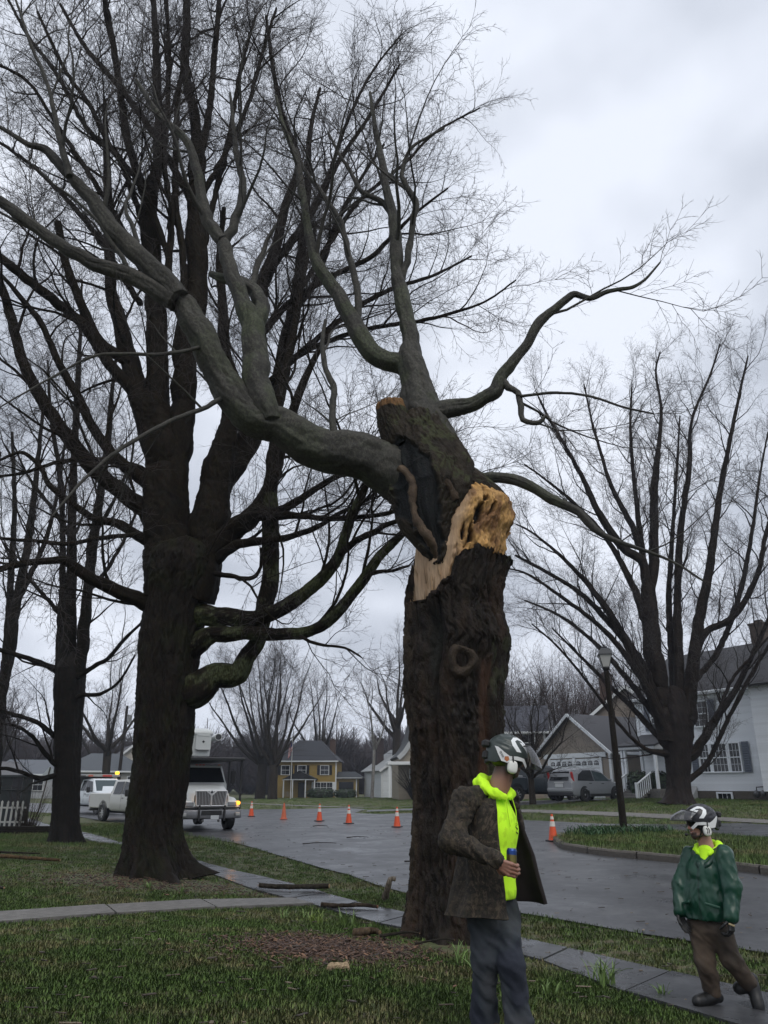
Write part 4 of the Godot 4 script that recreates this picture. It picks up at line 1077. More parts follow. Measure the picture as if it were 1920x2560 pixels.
func right_maple() -> void:
	var base := on(14.35, -39.9)
	var T := tree_new("spreading_maple", "broad vase-shaped bare maple in front of the white house", "", base)
	T.col = lin(0.026, 0.02, 0.017)
	T.up = 0.5
	T.dens = 0.95
	T.limit = 0.016
	T.spray = 1.15
	T.fine = 1.05
	var q := unpack([14.217, 0.572, -39.900, 0.617,  14.298, 1.207, -39.900, 0.524,  14.371, 1.942, -39.900, 0.508,  14.474, 3.062, -39.900, 0.631,  14.563, 4.396, -39.900, 0.798,  14.581, 5.173, -39.900, 0.763,  14.546, 5.862, -39.900, 0.606,  14.493, 6.259, -39.900, 0.122], base)
	part(T.root, "trunk", trunk_loft(T, q[0], q[1], {"step": 0.09, "sides": 90, "ridge": 0.04, "flare": 0.45, "seed": 4.0}), M.bark_fine)
	limb(T, [14.07, 3.62, -39.80, 0.538, 13.99, 5.17, -39.82, 0.513, 13.91, 6.15, -39.83, 0.453, 13.78, 7.56, -39.85, 0.458, 13.89, 10.21, -39.88, 0.369, 13.94, 11.57, -39.90, 0.305], "limb", {"bare": true})
	limb(T, [13.88, 11.32, -39.80, 0.236, 13.73, 12.70, -39.65, 0.221, 12.65, 13.57, -39.50, 0.205, 11.51, 15.48, -39.26, 0.155, 10.85, 17.16, -39.07, 0.122, 10.03, 18.90, -38.87, 0.088, 9.21, 20.51, -38.68, 0.071, 8.49, 22.23, -38.50, 0.036], "limb")
	limb(T, [14.07, 11.16, -40.00, 0.254, 14.50, 12.82, -40.06, 0.241, 15.03, 16.92, -40.21, 0.196, 15.67, 19.84, -40.31, 0.110, 16.10, 22.12, -40.38, 0.074, 16.12, 24.61, -40.46, 0.057, 16.54, 25.99, -40.50, 0.038], "limb")
	limb(T, [13.92, 12.25, -40.00, 0.188, 13.99, 13.50, -40.17, 0.156, 14.13, 17.09, -40.64, 0.108, 14.41, 20.95, -41.11, 0.075, 14.99, 24.38, -41.50, 0.038], "limb")
	limb(T, [13.81, 13.59, -40.00, 0.173, 13.60, 14.83, -40.13, 0.158, 12.75, 17.28, -40.39, 0.107, 12.38, 19.68, -40.61, 0.074, 12.13, 21.54, -40.78, 0.056, 11.94, 24.11, -41.00, 0.038], "limb")
	limb(T, [14.59, 4.59, -39.90, 0.384, 14.97, 6.17, -39.96, 0.276, 15.18, 7.79, -40.02, 0.230, 15.46, 10.26, -40.10, 0.186, 16.13, 14.18, -40.23, 0.157, 17.24, 18.41, -40.36, 0.126, 17.80, 21.38, -40.45, 0.074, 19.37, 24.52, -40.54, 0.057, 20.26, 26.60, -40.60, 0.038], "limb")
	limb(T, [15.01, 4.57, -39.70, 0.446, 15.44, 6.23, -39.63, 0.306, 15.78, 7.72, -39.58, 0.277, 16.25, 9.52, -39.51, 0.248, 17.24, 12.63, -39.40, 0.186, 18.26, 16.56, -39.26, 0.139, 19.13, 19.33, -39.17, 0.106, 20.06, 22.18, -39.08, 0.072, 20.96, 24.82, -39.00, 0.037], "limb")
	limb(T, [15.77, 7.52, -39.60, 0.195, 16.47, 8.88, -39.42, 0.164, 17.97, 9.71, -39.22, 0.148, 19.39, 11.85, -38.93, 0.116, 20.21, 14.34, -38.64, 0.101, 22.10, 17.97, -38.20, 0.069], "limb")
	limb(T, [15.77, 6.55, -39.80, 0.162, 17.34, 8.20, -39.99, 0.132, 18.96, 11.22, -40.26, 0.119, 20.27, 14.67, -40.54, 0.088, 21.38, 18.10, -40.80, 0.054, 22.41, 20.95, -41.00, 0.038], "limb")
	limb(T, [14.35, 2.41, -39.90, 0.314, 14.83, 2.81, -39.78, 0.298, 15.32, 3.13, -39.67, 0.220, 16.32, 4.57, -39.34, 0.174, 17.31, 5.88, -39.03, 0.126, 18.62, 8.13, -38.55, 0.096, 19.45, 9.70, -38.23, 0.080, 20.78, 11.66, -37.80, 0.049], "limb")
	limb(T, [14.28, 1.54, -39.90, 0.186, 15.06, 1.94, -39.70, 0.124, 15.74, 2.58, -39.49, 0.109, 16.61, 4.20, -39.08, 0.094, 17.73, 6.18, -38.57, 0.078, 18.90, 7.94, -38.10, 0.063, 20.56, 10.15, -37.50, 0.047], "limb")
	limb(T, [16.18, 4.61, -38.90, 0.094, 17.01, 6.37, -38.40, 0.078, 18.00, 7.48, -38.02, 0.062, 19.37, 8.95, -37.50, 0.031], "limb")
	limb(T, [14.47, 2.69, -39.90, 0.189, 13.94, 2.94, -39.76, 0.173, 13.46, 3.03, -39.65, 0.126, 12.72, 3.23, -39.47, 0.094, 11.58, 4.21, -39.10, 0.078, 9.86, 6.39, -38.41, 0.062, 8.50, 7.91, -37.90, 0.047, 7.24, 8.95, -37.50, 0.031], "limb")
	limb(T, [13.99, 3.80, -39.60, 0.252, 13.21, 5.91, -39.31, 0.223, 12.00, 8.79, -38.92, 0.178, 10.67, 10.91, -38.61, 0.131, 9.19, 12.57, -38.35, 0.082, 7.76, 13.78, -38.12, 0.050, 6.84, 14.28, -38.00, 0.033], "limb")
	limb(T, [13.76, 5.46, -39.80, 0.193, 13.09, 7.31, -39.53, 0.178, 12.23, 8.49, -39.33, 0.146, 10.36, 10.61, -38.95, 0.115, 8.58, 11.78, -38.67, 0.082, 6.77, 12.72, -38.40, 0.050], "limb")
	limb(T, [13.89, 4.08, -39.50, 0.189, 12.82, 6.46, -38.96, 0.158, 11.11, 8.69, -38.39, 0.112, 8.91, 10.35, -37.84, 0.080, 7.15, 11.45, -37.43, 0.048, 6.01, 11.70, -37.20, 0.032], "limb")
	limb(T, [13.67, 9.45, -40.00, 0.200, 13.12, 11.45, -39.76, 0.169, 11.91, 13.93, -39.45, 0.120, 10.25, 15.86, -39.17, 0.086, 8.78, 17.12, -38.96, 0.052, 7.62, 17.99, -38.80, 0.035], "limb")
	limb(T, [14.76, 4.82, -40.30, 0.194, 15.02, 7.68, -40.62, 0.167, 15.38, 10.95, -40.96, 0.138, 16.10, 14.45, -41.30, 0.107, 16.92, 18.19, -41.64, 0.074, 17.83, 22.49, -42.00, 0.038], "limb")
	limb(T, [14.18, 4.03, -40.20, 0.160, 12.62, 6.65, -40.63, 0.133, 11.22, 8.57, -40.94, 0.102, 9.50, 10.13, -41.24, 0.069, 7.66, 11.07, -41.50, 0.035], "limb")
	limb(T, [14.24, 2.87, -39.80, 0.157, 12.85, 4.79, -40.01, 0.129, 11.62, 6.19, -40.16, 0.098, 10.17, 7.84, -40.34, 0.066, 8.86, 9.34, -40.50, 0.034], "limb")
	tree_end(T)

func bare_tree(called: String, label: String, group: String, at: Vector3, high: float, girth: float, stems: int, spread: float, o := {}) -> Node3D:
	# a whole bare tree grown by rule
	var T := tree_new(called, label, group, at)
	T.col = o.get("col", lin(0.045, 0.038, 0.033))
	T.bark = o.get("bark", M.bark)
	T.up = o.get("up", 0.5)
	T.dens = o.get("dens", 0.5)
	T.limit = o.get("limit", 0.022)
	T.spray = o.get("spray", 2.0)
	T.fine = o.get("fine", 1.0)
	T.twig = o.get("twig", M.twig)
	var fork: float = high * o.get("fork", 0.16)
	var lean := Vector3(rf(-0.05, 0.05), 1, rf(-0.05, 0.05))
	var tp := PackedVector3Array([Vector3(0, -0.1, 0), lean * fork * 0.5, lean * fork])
	var tr := PackedFloat32Array([girth * 1.15, girth * 0.95, girth])
	var b := MB.new()
	var s := spline(tp, tr, 0.4)
	rough_tube(b, s[0], s[1], 14, T.col)
	part(T.root, "trunk", b, T.bark)
	for k in stems:
		var az := TAU * (k + rf(-0.3, 0.3)) / stems
		var out: float = spread * rf(0.35, 1.0)
		if stems > 3 and k == 0: out *= 0.15
		var top: float = high * rf(0.78, 1.0) * (1.0 - 0.18 * out / spread)
		var P := PackedVector3Array()
		var R := PackedFloat32Array()
		var start := lean * fork * rf(0.75, 1.0)
		for j in 6:
			var t := j / 5.0
			var rr := out * (pow(t, 0.8))
			P.append(start + Vector3(cos(az) * rr + rf(-0.3, 0.3) * t, (top - start.y) * pow(t, 1.12), sin(az) * rr + rf(-0.3, 0.3) * t))
			R.append(lerpf(girth * clampf(1.5 / sqrt(stems), 0.3, 0.8), 0.015, pow(t, 0.75)))
		limb_at(T, P, R, "limb", {"from": 0.12, "fine": false})
	return tree_end(T)

const ORD := ["one", "two", "three", "four", "five", "six", "seven", "eight", "nine", "ten", "eleven", "twelve", "thirteen", "fourteen", "fifteen"]

func background_trees() -> void:
	var g := "bare trees across the street"
	bare_tree("street_tree", "bare many-stemmed maple behind the bucket truck, left of the pair", g, on(-14.0, -93), 19, 0.55, 9, 9.0, {"fork": 0.2, "dens": 0.7})
	bare_tree("street_tree", "bare maple with upright stems just left of the yellow house", g, on(-12.2, -90), 18, 0.5, 8, 6.5, {"fork": 0.22, "dens": 0.7})
	bare_tree("street_tree", "tall open bare tree rising behind the yellow house chimney", g, on(-9.6, -122), 21, 0.4, 6, 7.5, {"fork": 0.3, "dens": 0.6})
	bare_tree("birch", "slender white-barked birch in front of the white garage", "", on(-1.35, -92), 16, 0.19, 3, 2.6, {"fork": 0.4, "bark": M.birch, "col": lin(0.42, 0.4, 0.37), "twig": M.twig_red, "dens": 0.75, "up": 0.1})
	bare_tree("street_tree", "dark crooked bare tree between the birch and the broken trunk", g, on(1.3, -99), 20, 0.5, 6, 7.0, {"fork": 0.45, "dens": 0.6})
	bare_tree("small_tree", "small low-branching bare tree in front of the dark pickup", "", on(8.0, -44.4), 6.3, 0.17, 7, 4.2, {"fork": 0.24, "dens": 1.0, "limit": 0.013, "spray": 0.9, "up": 0.25, "fine": 0.8})
	bare_tree("street_tree", "bare tree beside the utility pole at left", g, on(-28.5, -84), 17, 0.42, 6, 6.5, {"fork": 0.3})
	bare_tree("street_tree", "pale distant bare tree behind the picket fence", g, on(-42.5, -90), 13, 0.3, 6, 5.0, {"fork": 0.3})
	bare_tree("street_tree", "bare tree at the far end of the left street", g, on(-36, -105), 15, 0.35, 6, 6.0, {"fork": 0.25})
	# the wood behind the garage
	var proto := bare_tree("woodland_tree", "taller thin bare tree rising straight above the garage ridge", "bare trees in the wood behind the garage", on(19, -80), 15.5, 0.17, 6, 4.4, {"fork": 0.25, "dens": 0.75, "col": lin(0.05, 0.04, 0.036), "twig": M.twig_red})
	var second := bare_tree("woodland_tree", "thin bare tree above the right end of the garage roof", "bare trees in the wood behind the garage", on(24, -86), 14, 0.15, 5, 4.0, {"fork": 0.3, "dens": 0.75, "col": lin(0.05, 0.04, 0.036), "twig": M.twig_red})
	for k in 15:
		var x := 9.0 + k * 1.75 + rf(-0.6, 0.6)
		var z := -74.0 - rf(0, 22)
		copy(proto if k % 2 == 0 else second, on(x, z), rf(0, TAU), "thin bare tree in the wood behind the garage, number %s from its left end" % ORD[k])
	# far woods that read as one mass
	var b := MB.new()
	for k in 110:
		var y := pow(rng.randf(), 1.3) * 0.98 + 0.02
		var az := rf(0, TAU)
		var d := Vector3(cos(az), rf(0.8, 2.2), sin(az)).normalized()
		var p0 := Vector3(0, y * 0.55, 0)
		tube(b, PackedVector3Array([p0, p0 + d * 0.16, p0 + d * 0.3 + Vector3(0, 0.05, 0)]), PackedFloat32Array([0.006, 0.004, 0.002]), 3, Color.WHITE, false)
		for m in 7:
			var q := p0 + d * rf(0.08, 0.3)
			var dd := (d + Vector3(rf(-1, 1), rf(0, 1.2), rf(-1, 1))).normalized()
			tube(b, PackedVector3Array([q, q + dd * rf(0.06, 0.16)]), PackedFloat32Array([0.0022, 0.001]), 3, Color.WHITE, false)
	tube(b, PackedVector3Array([Vector3.ZERO, Vector3(0, 0.5, 0), Vector3(0.02, 0.95, 0)]), PackedFloat32Array([0.011, 0.008, 0.003]), 5, Color.WHITE, false)
	var xs := []
	for k in 900:
		var a := rf(-0.78, 0.62)
		var dist := rf(125, 240)
		var s := rf(9.0, 15.0) * (0.85 if a > -0.35 and a < 0.0 else 1.0)
		xs.append(Transform3D(Basis(Vector3.UP, rf(0, TAU)).scaled(Vector3(s * rf(1.0, 1.7), s * rf(0.6, 1.15), s * rf(1.0, 1.7))), Vector3(sin(a) * dist, h(sin(a) * dist, -cos(a) * dist) - 0.3, -cos(a) * dist)))
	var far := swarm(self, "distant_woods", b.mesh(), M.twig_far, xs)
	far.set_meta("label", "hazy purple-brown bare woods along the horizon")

# ---------------------------------------------------------------- grass and litter
func tuft(n: int, high: float, wide: float) -> ArrayMesh:
	var b := MB.new()
	for k in n:
		var az := rf(0, TAU)
		var p := Vector3(rf(-1, 1), 0, rf(-1, 1)) * wide
		var d := Vector3(cos(az), 0, sin(az))
		var s := Vector3(-d.z, 0, d.x) * rf(0.0022, 0.004)
		var hh := high * rf(0.5, 1.1)
		var m := p + Vector3.UP * hh * 0.6 + d * hh * rf(0.1, 0.35)
		var t := p + Vector3.UP * hh * rf(0.75, 1.0) + d * hh * rf(0.4, 1.0)
		var nn := (Vector3.UP + d * 0.6).normalized()
		var q := b.v.size()
		b.p(p - s, nn); b.p(p + s, nn); b.p(m + s * 0.8, nn); b.p(m - s * 0.8, nn); b.p(t, nn)
		b.i.append_array([q, q + 1, q + 2, q, q + 2, q + 3, q + 3, q + 2, q + 4])
	return b.mesh()

func ground_cover() -> void:
	var road := strip_poly(road_near, road_far)
	var walk := strip_poly(walk_near, walk_far)
	var fw := strip_poly(fwalk_near, fwalk_far)
	var fsw := strip_poly(far_walk_near, far_walk_far)
	var drv := strip_poly(drive_a, drive_b)
	var isl := PackedVector2Array()
	for k in range(0, isle.size(), 2): isl.append(Vector2(isle[k], isle[k + 1]))
	var isl_in: PackedVector2Array = Geometry2D.offset_polygon(isl, -0.2)[0]
	var hard := [walk, fw, fsw, drv]
	var T := [tuft(12, 0.046, 0.05), tuft(10, 0.056, 0.06), tuft(14, 0.038, 0.07)]
	var big := tuft(26, 0.09, 0.2)
	var sets := [[], [], [], []]
	var cols := [PackedColorArray(), PackedColorArray(), PackedColorArray(), PackedColorArray()]
	# [x0, x1, z0, z1, tufts per square metre, far kind]
	for zone in [[-4.5, 4.5, -9, -3.2, 620, false], [-8, 5, -15, -9, 330, false], [-15, 2, -24, -15, 150, false], [-26, 0, -40, -24, 30, true], [3, 14, -31, -12, 60, true], [-2, 26, -46, -31, 26, true], [-32, 14, -100, -46, 5, true]]:
		var area: float = (zone[1] - zone[0]) * (zone[3] - zone[2])
		for k in int(area * zone[4]):
			var x := rf(zone[0], zone[1]); var z := rf(zone[2], zone[3])
			if absf(x) > 0.62 * -z + 1.5:
				continue
			var p := Vector2(x, z)
			var lift := -0.004
			var edge := Vector2(fn.get_noise_2d(x * 90, z * 90), fn.get_noise_2d(z * 90, x * 90 + 50)) * 0.12
			if Geometry2D.is_point_in_polygon(p + edge, road):
				if Geometry2D.is_point_in_polygon(p, isl_in): lift = 0.145
				else: continue
			elif in_any(p + edge, hard):
				continue
			# bare soil and mulch
			var soil := exp(-pow((x + 0.62) / 0.85, 2) - pow((z + 9.35) / 0.95, 2)) * 1.5
			soil += exp(-pow((x + 4.4) / 2.1, 2) - pow((z + 15.9) / 1.25, 2)) * 1.3
			soil += exp(-pow((x - 0.95) / 0.9, 2) - pow((z + 10.3) / 0.7, 2)) * 0.9
			if soil + 0.5 * fn.get_noise_2d(x * 60, z * 60) > 0.62:
				continue
			var dry := clampf(0.42 + 1.3 * fn.get_noise_2d(x * 11, z * 11 + 30) + 0.8 * fn.get_noise_2d(x * 50, z * 50) + soil * 0.5 + (0.25 if z > -8 else 0.0) * fn.get_noise_2d(x * 20 + 9, z * 20), 0, 1)
			if rng.randf() < dry * 0.35:
				continue
			var e: int = 3 if zone[5] else rng.randi() % 3
			var c := lin(0.125, 0.215, 0.042).lerp(lin(0.3, 0.25, 0.12), pow(dry, 2.2) * rf(0.3, 1.0)) * rf(0.65, 1.25)
			var nn := nrm(x, z)
			var s := rf(0.75, 1.3) * (1.15 if e == 3 else 1.0)
			var bs := Basis(Quaternion(Vector3.UP, nn)) * Basis(Vector3.UP, rf(0, TAU))
			sets[e].append(Transform3D(bs.scaled(Vector3(s, s * rf(0.7, 1.3), s)), on(x, z, lift)))
			cols[e].append(c)
	for e in 4:
		var o := swarm(self, "grass", T[e] if e < 3 else big, M.grass, sets[e], cols[e])
		o.set_meta("label", ["short wet lawn grass", "longer wet lawn grass", "matted wet lawn grass", "thin grass of the verges farther off"][e])
	# bark mulch by the trunk and under the big maple
	var chip := MB.new()
	box(chip, Vector3.ZERO, Vector3(0.05, 0.008, 0.016), 0.002)
	var cm := chip.mesh()
	var xs := []
	var cc := PackedColorArray()
	for k in 5200:
		var near := k < 3600
		var x := -0.62 + rng.randfn() * 0.55 if near else -4.5 + rng.randfn() * 1.3
		var z := -9.35 + rng.randfn() * 0.55 if near else -15.75 + rng.randfn() * 0.6
		var s := rf(0.4, 1.4)
		xs.append(Transform3D((Basis(Vector3.UP, rf(0, TAU)) * Basis(Vector3.RIGHT, rf(-0.5, 0.5)) * Basis(Vector3.BACK, rf(-0.5, 0.5))).scaled(Vector3(s, s, s)), on(x, z, rf(0.0, 0.035))))
		cc.append(lin(0.05, 0.026, 0.017).lerp(lin(0.19, 0.105, 0.06), pow(rng.randf(), 3)) * rf(0.5, 1.3))
	var mu := swarm(self, "mulch", cm, M.grass, xs, cc)
	mu.set_meta("label", "brown bark mulch scattered beside the broken trunk")
	# scraps of bark, twig and leaf on the lawn and road
	xs = []
	cc = PackedColorArray()
	for k in 1300:
		var z := -3.5 - pow(rng.randf(), 1.4) * 34
		var x := rf(-0.55, 0.5) * -z
		var on_isle := Geometry2D.is_point_in_polygon(Vector2(x, z), isl)
		var s := rf(0.3, 1.3)
		xs.append(Transform3D((Basis(Vector3.UP, rf(0, TAU)) * Basis(Vector3.BACK, rf(-0.15, 0.15))).scaled(Vector3(s * rf(1, 2.4), s, s * rf(0.5, 1.0))), on(x, z, 0.175 if on_isle else 0.036)))
		cc.append(lin(0.04, 0.03, 0.022).lerp(lin(0.22, 0.17, 0.11), pow(rng.randf(), 4)) * rf(0.6, 1.3))
	var li := swarm(self, "litter_of_twigs", cm, M.grass, xs, cc)
	li.set_meta("label", "scraps of bark and twig strewn over grass and road")
# ---------------------------------------------------------------- soft bodies: tapered bones joined into one skin
func bone(a: Vector3, c: Vector3, ra: float, rb: float, flat := 1.0, axis := Vector3.RIGHT) -> Array:
	return [a, c, ra, rb, flat, axis]

func chain(pts: Array, rad: Array) -> Array:
	var r := []
	for k in pts.size() - 1:
		r.append(bone(pts[k], pts[k + 1], rad[k], rad[k + 1]))
	return r

func nets(b: MB, bones: Array, cell: float, k: float, col: Color, subs := [], cut_below := -1e9) -> int:
	var lo := Vector3.ONE * 1e9; var hi := Vector3.ONE * -1e9
	var pad := k + cell * 3.5
	for e in bones:
		var m: float = maxf(e[2], e[3]) * maxf(1.0, e[4]) + pad
		lo = lo.min((e[0] as Vector3).min(e[1]) - Vector3.ONE * m)
		hi = hi.max((e[0] as Vector3).max(e[1]) + Vector3.ONE * m)
	var nx := int((hi.x - lo.x) / cell) + 2
	var ny := int((hi.y - lo.y) / cell) + 2
	var nz := int((hi.z - lo.z) / cell) + 2
	var d := PackedFloat32Array()
	d.resize(nx * ny * nz)
	d.fill(1.0)
	for pass_ in 2:
		for e in (bones if pass_ == 0 else subs):
			var A: Vector3 = e[0]; var C: Vector3 = e[1]
			var ra: float = e[2]; var rb: float = e[3]
			var flat: float = e[4]; var ax: Vector3 = e[5]
			var m2: float = maxf(ra, rb) * maxf(1.0, flat) + pad
			var l2 := (A.min(C) - Vector3.ONE * m2 - lo) / cell
			var h2 := (A.max(C) + Vector3.ONE * m2 - lo) / cell
			var i0 := maxi(0, int(l2.x)); var i1 := mini(nx - 1, int(h2.x) + 1)
			var j0 := maxi(0, int(l2.y)); var j1 := mini(ny - 1, int(h2.y) + 1)
			var k0 := maxi(0, int(l2.z)); var k1 := mini(nz - 1, int(h2.z) + 1)
			var ba := C - A
			var g := 1.0 / flat - 1.0
			ba += ax * (ba.dot(ax) * g)
			var bb := maxf(ba.length_squared(), 1e-8)
			for kk in range(k0, k1 + 1):
				for jj in range(j0, j1 + 1):
					var q := (kk * ny + jj) * nx + i0
					var p := lo + Vector3(i0, jj, kk) * cell - A
					for ii in range(i0, i1 + 1):
						var pp := p
						if flat != 1.0:
							pp += ax * (pp.dot(ax) * g)
						var t := clampf(pp.dot(ba) / bb, 0.0, 1.0)
						var dist := (pp - ba * t).length() - (ra + (rb - ra) * t)
						var o := d[q]
						if pass_ == 0:
							var hh := clampf(0.5 + 0.5 * (o - dist) / k, 0.0, 1.0)
							d[q] = o + (dist - o) * hh - k * hh * (1.0 - hh)
						else:
							d[q] = maxf(o, -dist)
						q += 1
						p.x += cell
	if cut_below > -1e8:
		for kk in nz:
			for jj in ny:
				var y := lo.y + jj * cell
				if y < cut_below + cell * 2:
					for ii in nx:
						var q := (kk * ny + jj) * nx + ii
						d[q] = maxf(d[q], cut_below - y)
	# one vertex in every cell the surface crosses
	var start := b.v.size()
	var id := PackedInt32Array()
	id.resize(nx * ny * nz)
	id.fill(-1)
	var off := [0, 1, nx, nx + 1, nx * ny, nx * ny + 1, nx * ny + nx, nx * ny + nx + 1]
	var cx := PackedVector3Array([Vector3(0, 0, 0), Vector3(1, 0, 0), Vector3(0, 1, 0), Vector3(1, 1, 0), Vector3(0, 0, 1), Vector3(1, 0, 1), Vector3(0, 1, 1), Vector3(1, 1, 1)])
	var ed := PackedInt32Array([0, 1, 2, 3, 4, 5, 6, 7, 0, 2, 1, 3, 4, 6, 5, 7, 0, 4, 1, 5, 2, 6, 3, 7])
	for kk in nz - 1:
		for jj in ny - 1:
			var q := (kk * ny + jj) * nx
			for ii in nx - 1:
				var d0 := d[q]
				if absf(d0) < cell * 3.5:
					var neg := 0
					for e in 8:
						if d[q + off[e]] < 0.0: neg += 1
					if neg > 0 and neg < 8:
						var s := Vector3.ZERO
						var cnt := 0
						for e in range(0, 24, 2):
							var fa := d[q + off[ed[e]]]; var fb := d[q + off[ed[e + 1]]]
							if (fa < 0.0) != (fb < 0.0):
								s += cx[ed[e]].lerp(cx[ed[e + 1]], fa / (fa - fb))
								cnt += 1
						var gx := d[q + 1] - d0 + d[q + off[7]] - d[q + off[6]]
						var gy := d[q + nx] - d0 + d[q + off[7]] - d[q + off[5]]
						var gz := d[q + off[4]] - d0 + d[q + off[7]] - d[q + off[3]]
						id[q] = b.p(lo + (Vector3(ii, jj, kk) + s / cnt) * cell, Vector3(gx, gy, gz).normalized(), Vector2.ZERO, col)
				q += 1
	var sy := nx; var sz := nx * ny
	for kk in range(1, nz - 1):
		for jj in range(1, ny - 1):
			var q := (kk * ny + jj) * nx + 1
			for ii in range(1, nx - 1):
				var d0 := d[q]
				if absf(d0) < cell * 3.5:
					var s0 := d0 < 0.0
					for e in 3:
						var st: int = [1, sy, sz][e]
						if (d[q + st] < 0.0) != s0:
							var u: int = [sy, sz, 1][e]; var w: int = [sz, 1, sy][e]
							var a := id[q]; var bq := id[q - u]; var c := id[q - u - w]; var f := id[q - w]
							if a >= 0 and bq >= 0 and c >= 0 and f >= 0:
								if s0: b.i.append_array([a, c, bq, a, f, c])
								else: b.i.append_array([a, bq, c, a, c, f])
				q += 1
	return start

func renormal(b: MB, from: int) -> void:
	# normals again after the skin was pushed about
	var acc := PackedVector3Array()
	acc.resize(b.v.size())
	for t in range(0, b.i.size(), 3):
		var i0 := b.i[t]
		if i0 < from: continue
		var i1 := b.i[t + 1]; var i2 := b.i[t + 2]
		var nn := (b.v[i2] - b.v[i0]).cross(b.v[i1] - b.v[i0])
		acc[i0] += nn; acc[i1] += nn; acc[i2] += nn
	for k in range(from, b.v.size()):
		if acc[k].length_squared() > 1e-16:
			b.n[k] = acc[k].normalized()

func folds(b: MB, from: int, amp: float, sx: float, sy: float, sd: float, drag := Vector3.ZERO) -> void:
	for k in range(from, b.v.size()):
		var q := b.v[k]
		var y := q.y + q.dot(drag)
		var a := fr.get_noise_3d(q.x * sx * 5.0 + sd, y * sy * 5.0, q.z * sx * 5.0)
		var c := fn.get_noise_3d(q.x * sx * 2.2 + sd, y * sy * 3.0 + 30, q.z * sx * 2.2)
		b.v[k] += b.n[k] * amp * (0.75 * a + 1.1 * (0.35 - absf(c) * 2.2))
	renormal(b, from)

func shade(b: MB, from: int, var_: float, freq: float) -> void:
	for k in range(from, b.v.size()):
		var q := b.v[k]
		b.c[k] *= 1.0 + var_ * fn.get_noise_3d(q.x * freq, q.y * freq, q.z * freq)

func hand(b: MB, wrist: Vector3, dir: Vector3, palm_n: Vector3, curl: float, side: float, sc: float, col: Color) -> void:
	# dir runs from wrist to knuckles, palm_n looks out of the palm, side +1 when the thumb lies along dir x palm_n
	dir = dir.normalized()
	palm_n = (palm_n - dir * palm_n.dot(dir)).normalized()
	var ac := dir.cross(palm_n) * side
	var bones := []
	var pc := wrist + dir * 0.05 * sc
	bones.append(bone(wrist - dir * 0.03 * sc, wrist + dir * 0.02 * sc, 0.027 * sc, 0.027 * sc, 0.75, palm_n))
	for f in 4:
		var o := (f - 1.5) * 0.0205 * sc
		var kn := wrist + dir * (0.092 - 0.004 * absf(f - 1.0)) * sc - ac * o
		bones.append(bone(wrist + dir * 0.018 * sc - ac * o * 0.6, kn, 0.0155 * sc, 0.0118 * sc))
		var ln: float = [0.042, 0.047, 0.043, 0.033][f] * sc
		var p := kn
		var ang := 0.0
		var rr := [0.0105, 0.0096, 0.0088, 0.0078]
		for s in 3:
			ang += curl * [0.75, 1.0, 0.7][s]
			var dd := (dir * cos(ang) + palm_n * sin(ang)).normalized()
			var q: Vector3 = p + dd * ln * [1.0, 0.66, 0.55][s]
			bones.append(bone(p, q, rr[s] * sc, rr[s + 1] * sc))
			p = q
	var tb := wrist + dir * 0.025 * sc + ac * 0.022 * sc + palm_n * 0.008 * sc
	var t1 := tb + (dir * 0.6 + ac * 0.75 + palm_n * (0.25 + 0.5 * curl)).normalized() * 0.042 * sc
	var t2 := t1 + (dir * 0.8 + ac * (0.35 - 0.3 * curl) + palm_n * (0.2 + 0.8 * curl)).normalized() * 0.032 * sc
	var t3 := t2 + (dir * 0.8 - ac * 0.1 * curl + palm_n * (0.1 + 0.9 * curl)).normalized() * 0.026 * sc
	bones.append(bone(tb - dir * 0.01 * sc, t1, 0.0165 * sc, 0.0125 * sc))
	bones.append(bone(t1, t2, 0.0122 * sc, 0.0108 * sc))
	bones.append(bone(t2, t3, 0.0108 * sc, 0.0085 * sc))
	nets(b, bones, 0.0034 * sc, 0.007 * sc, col)

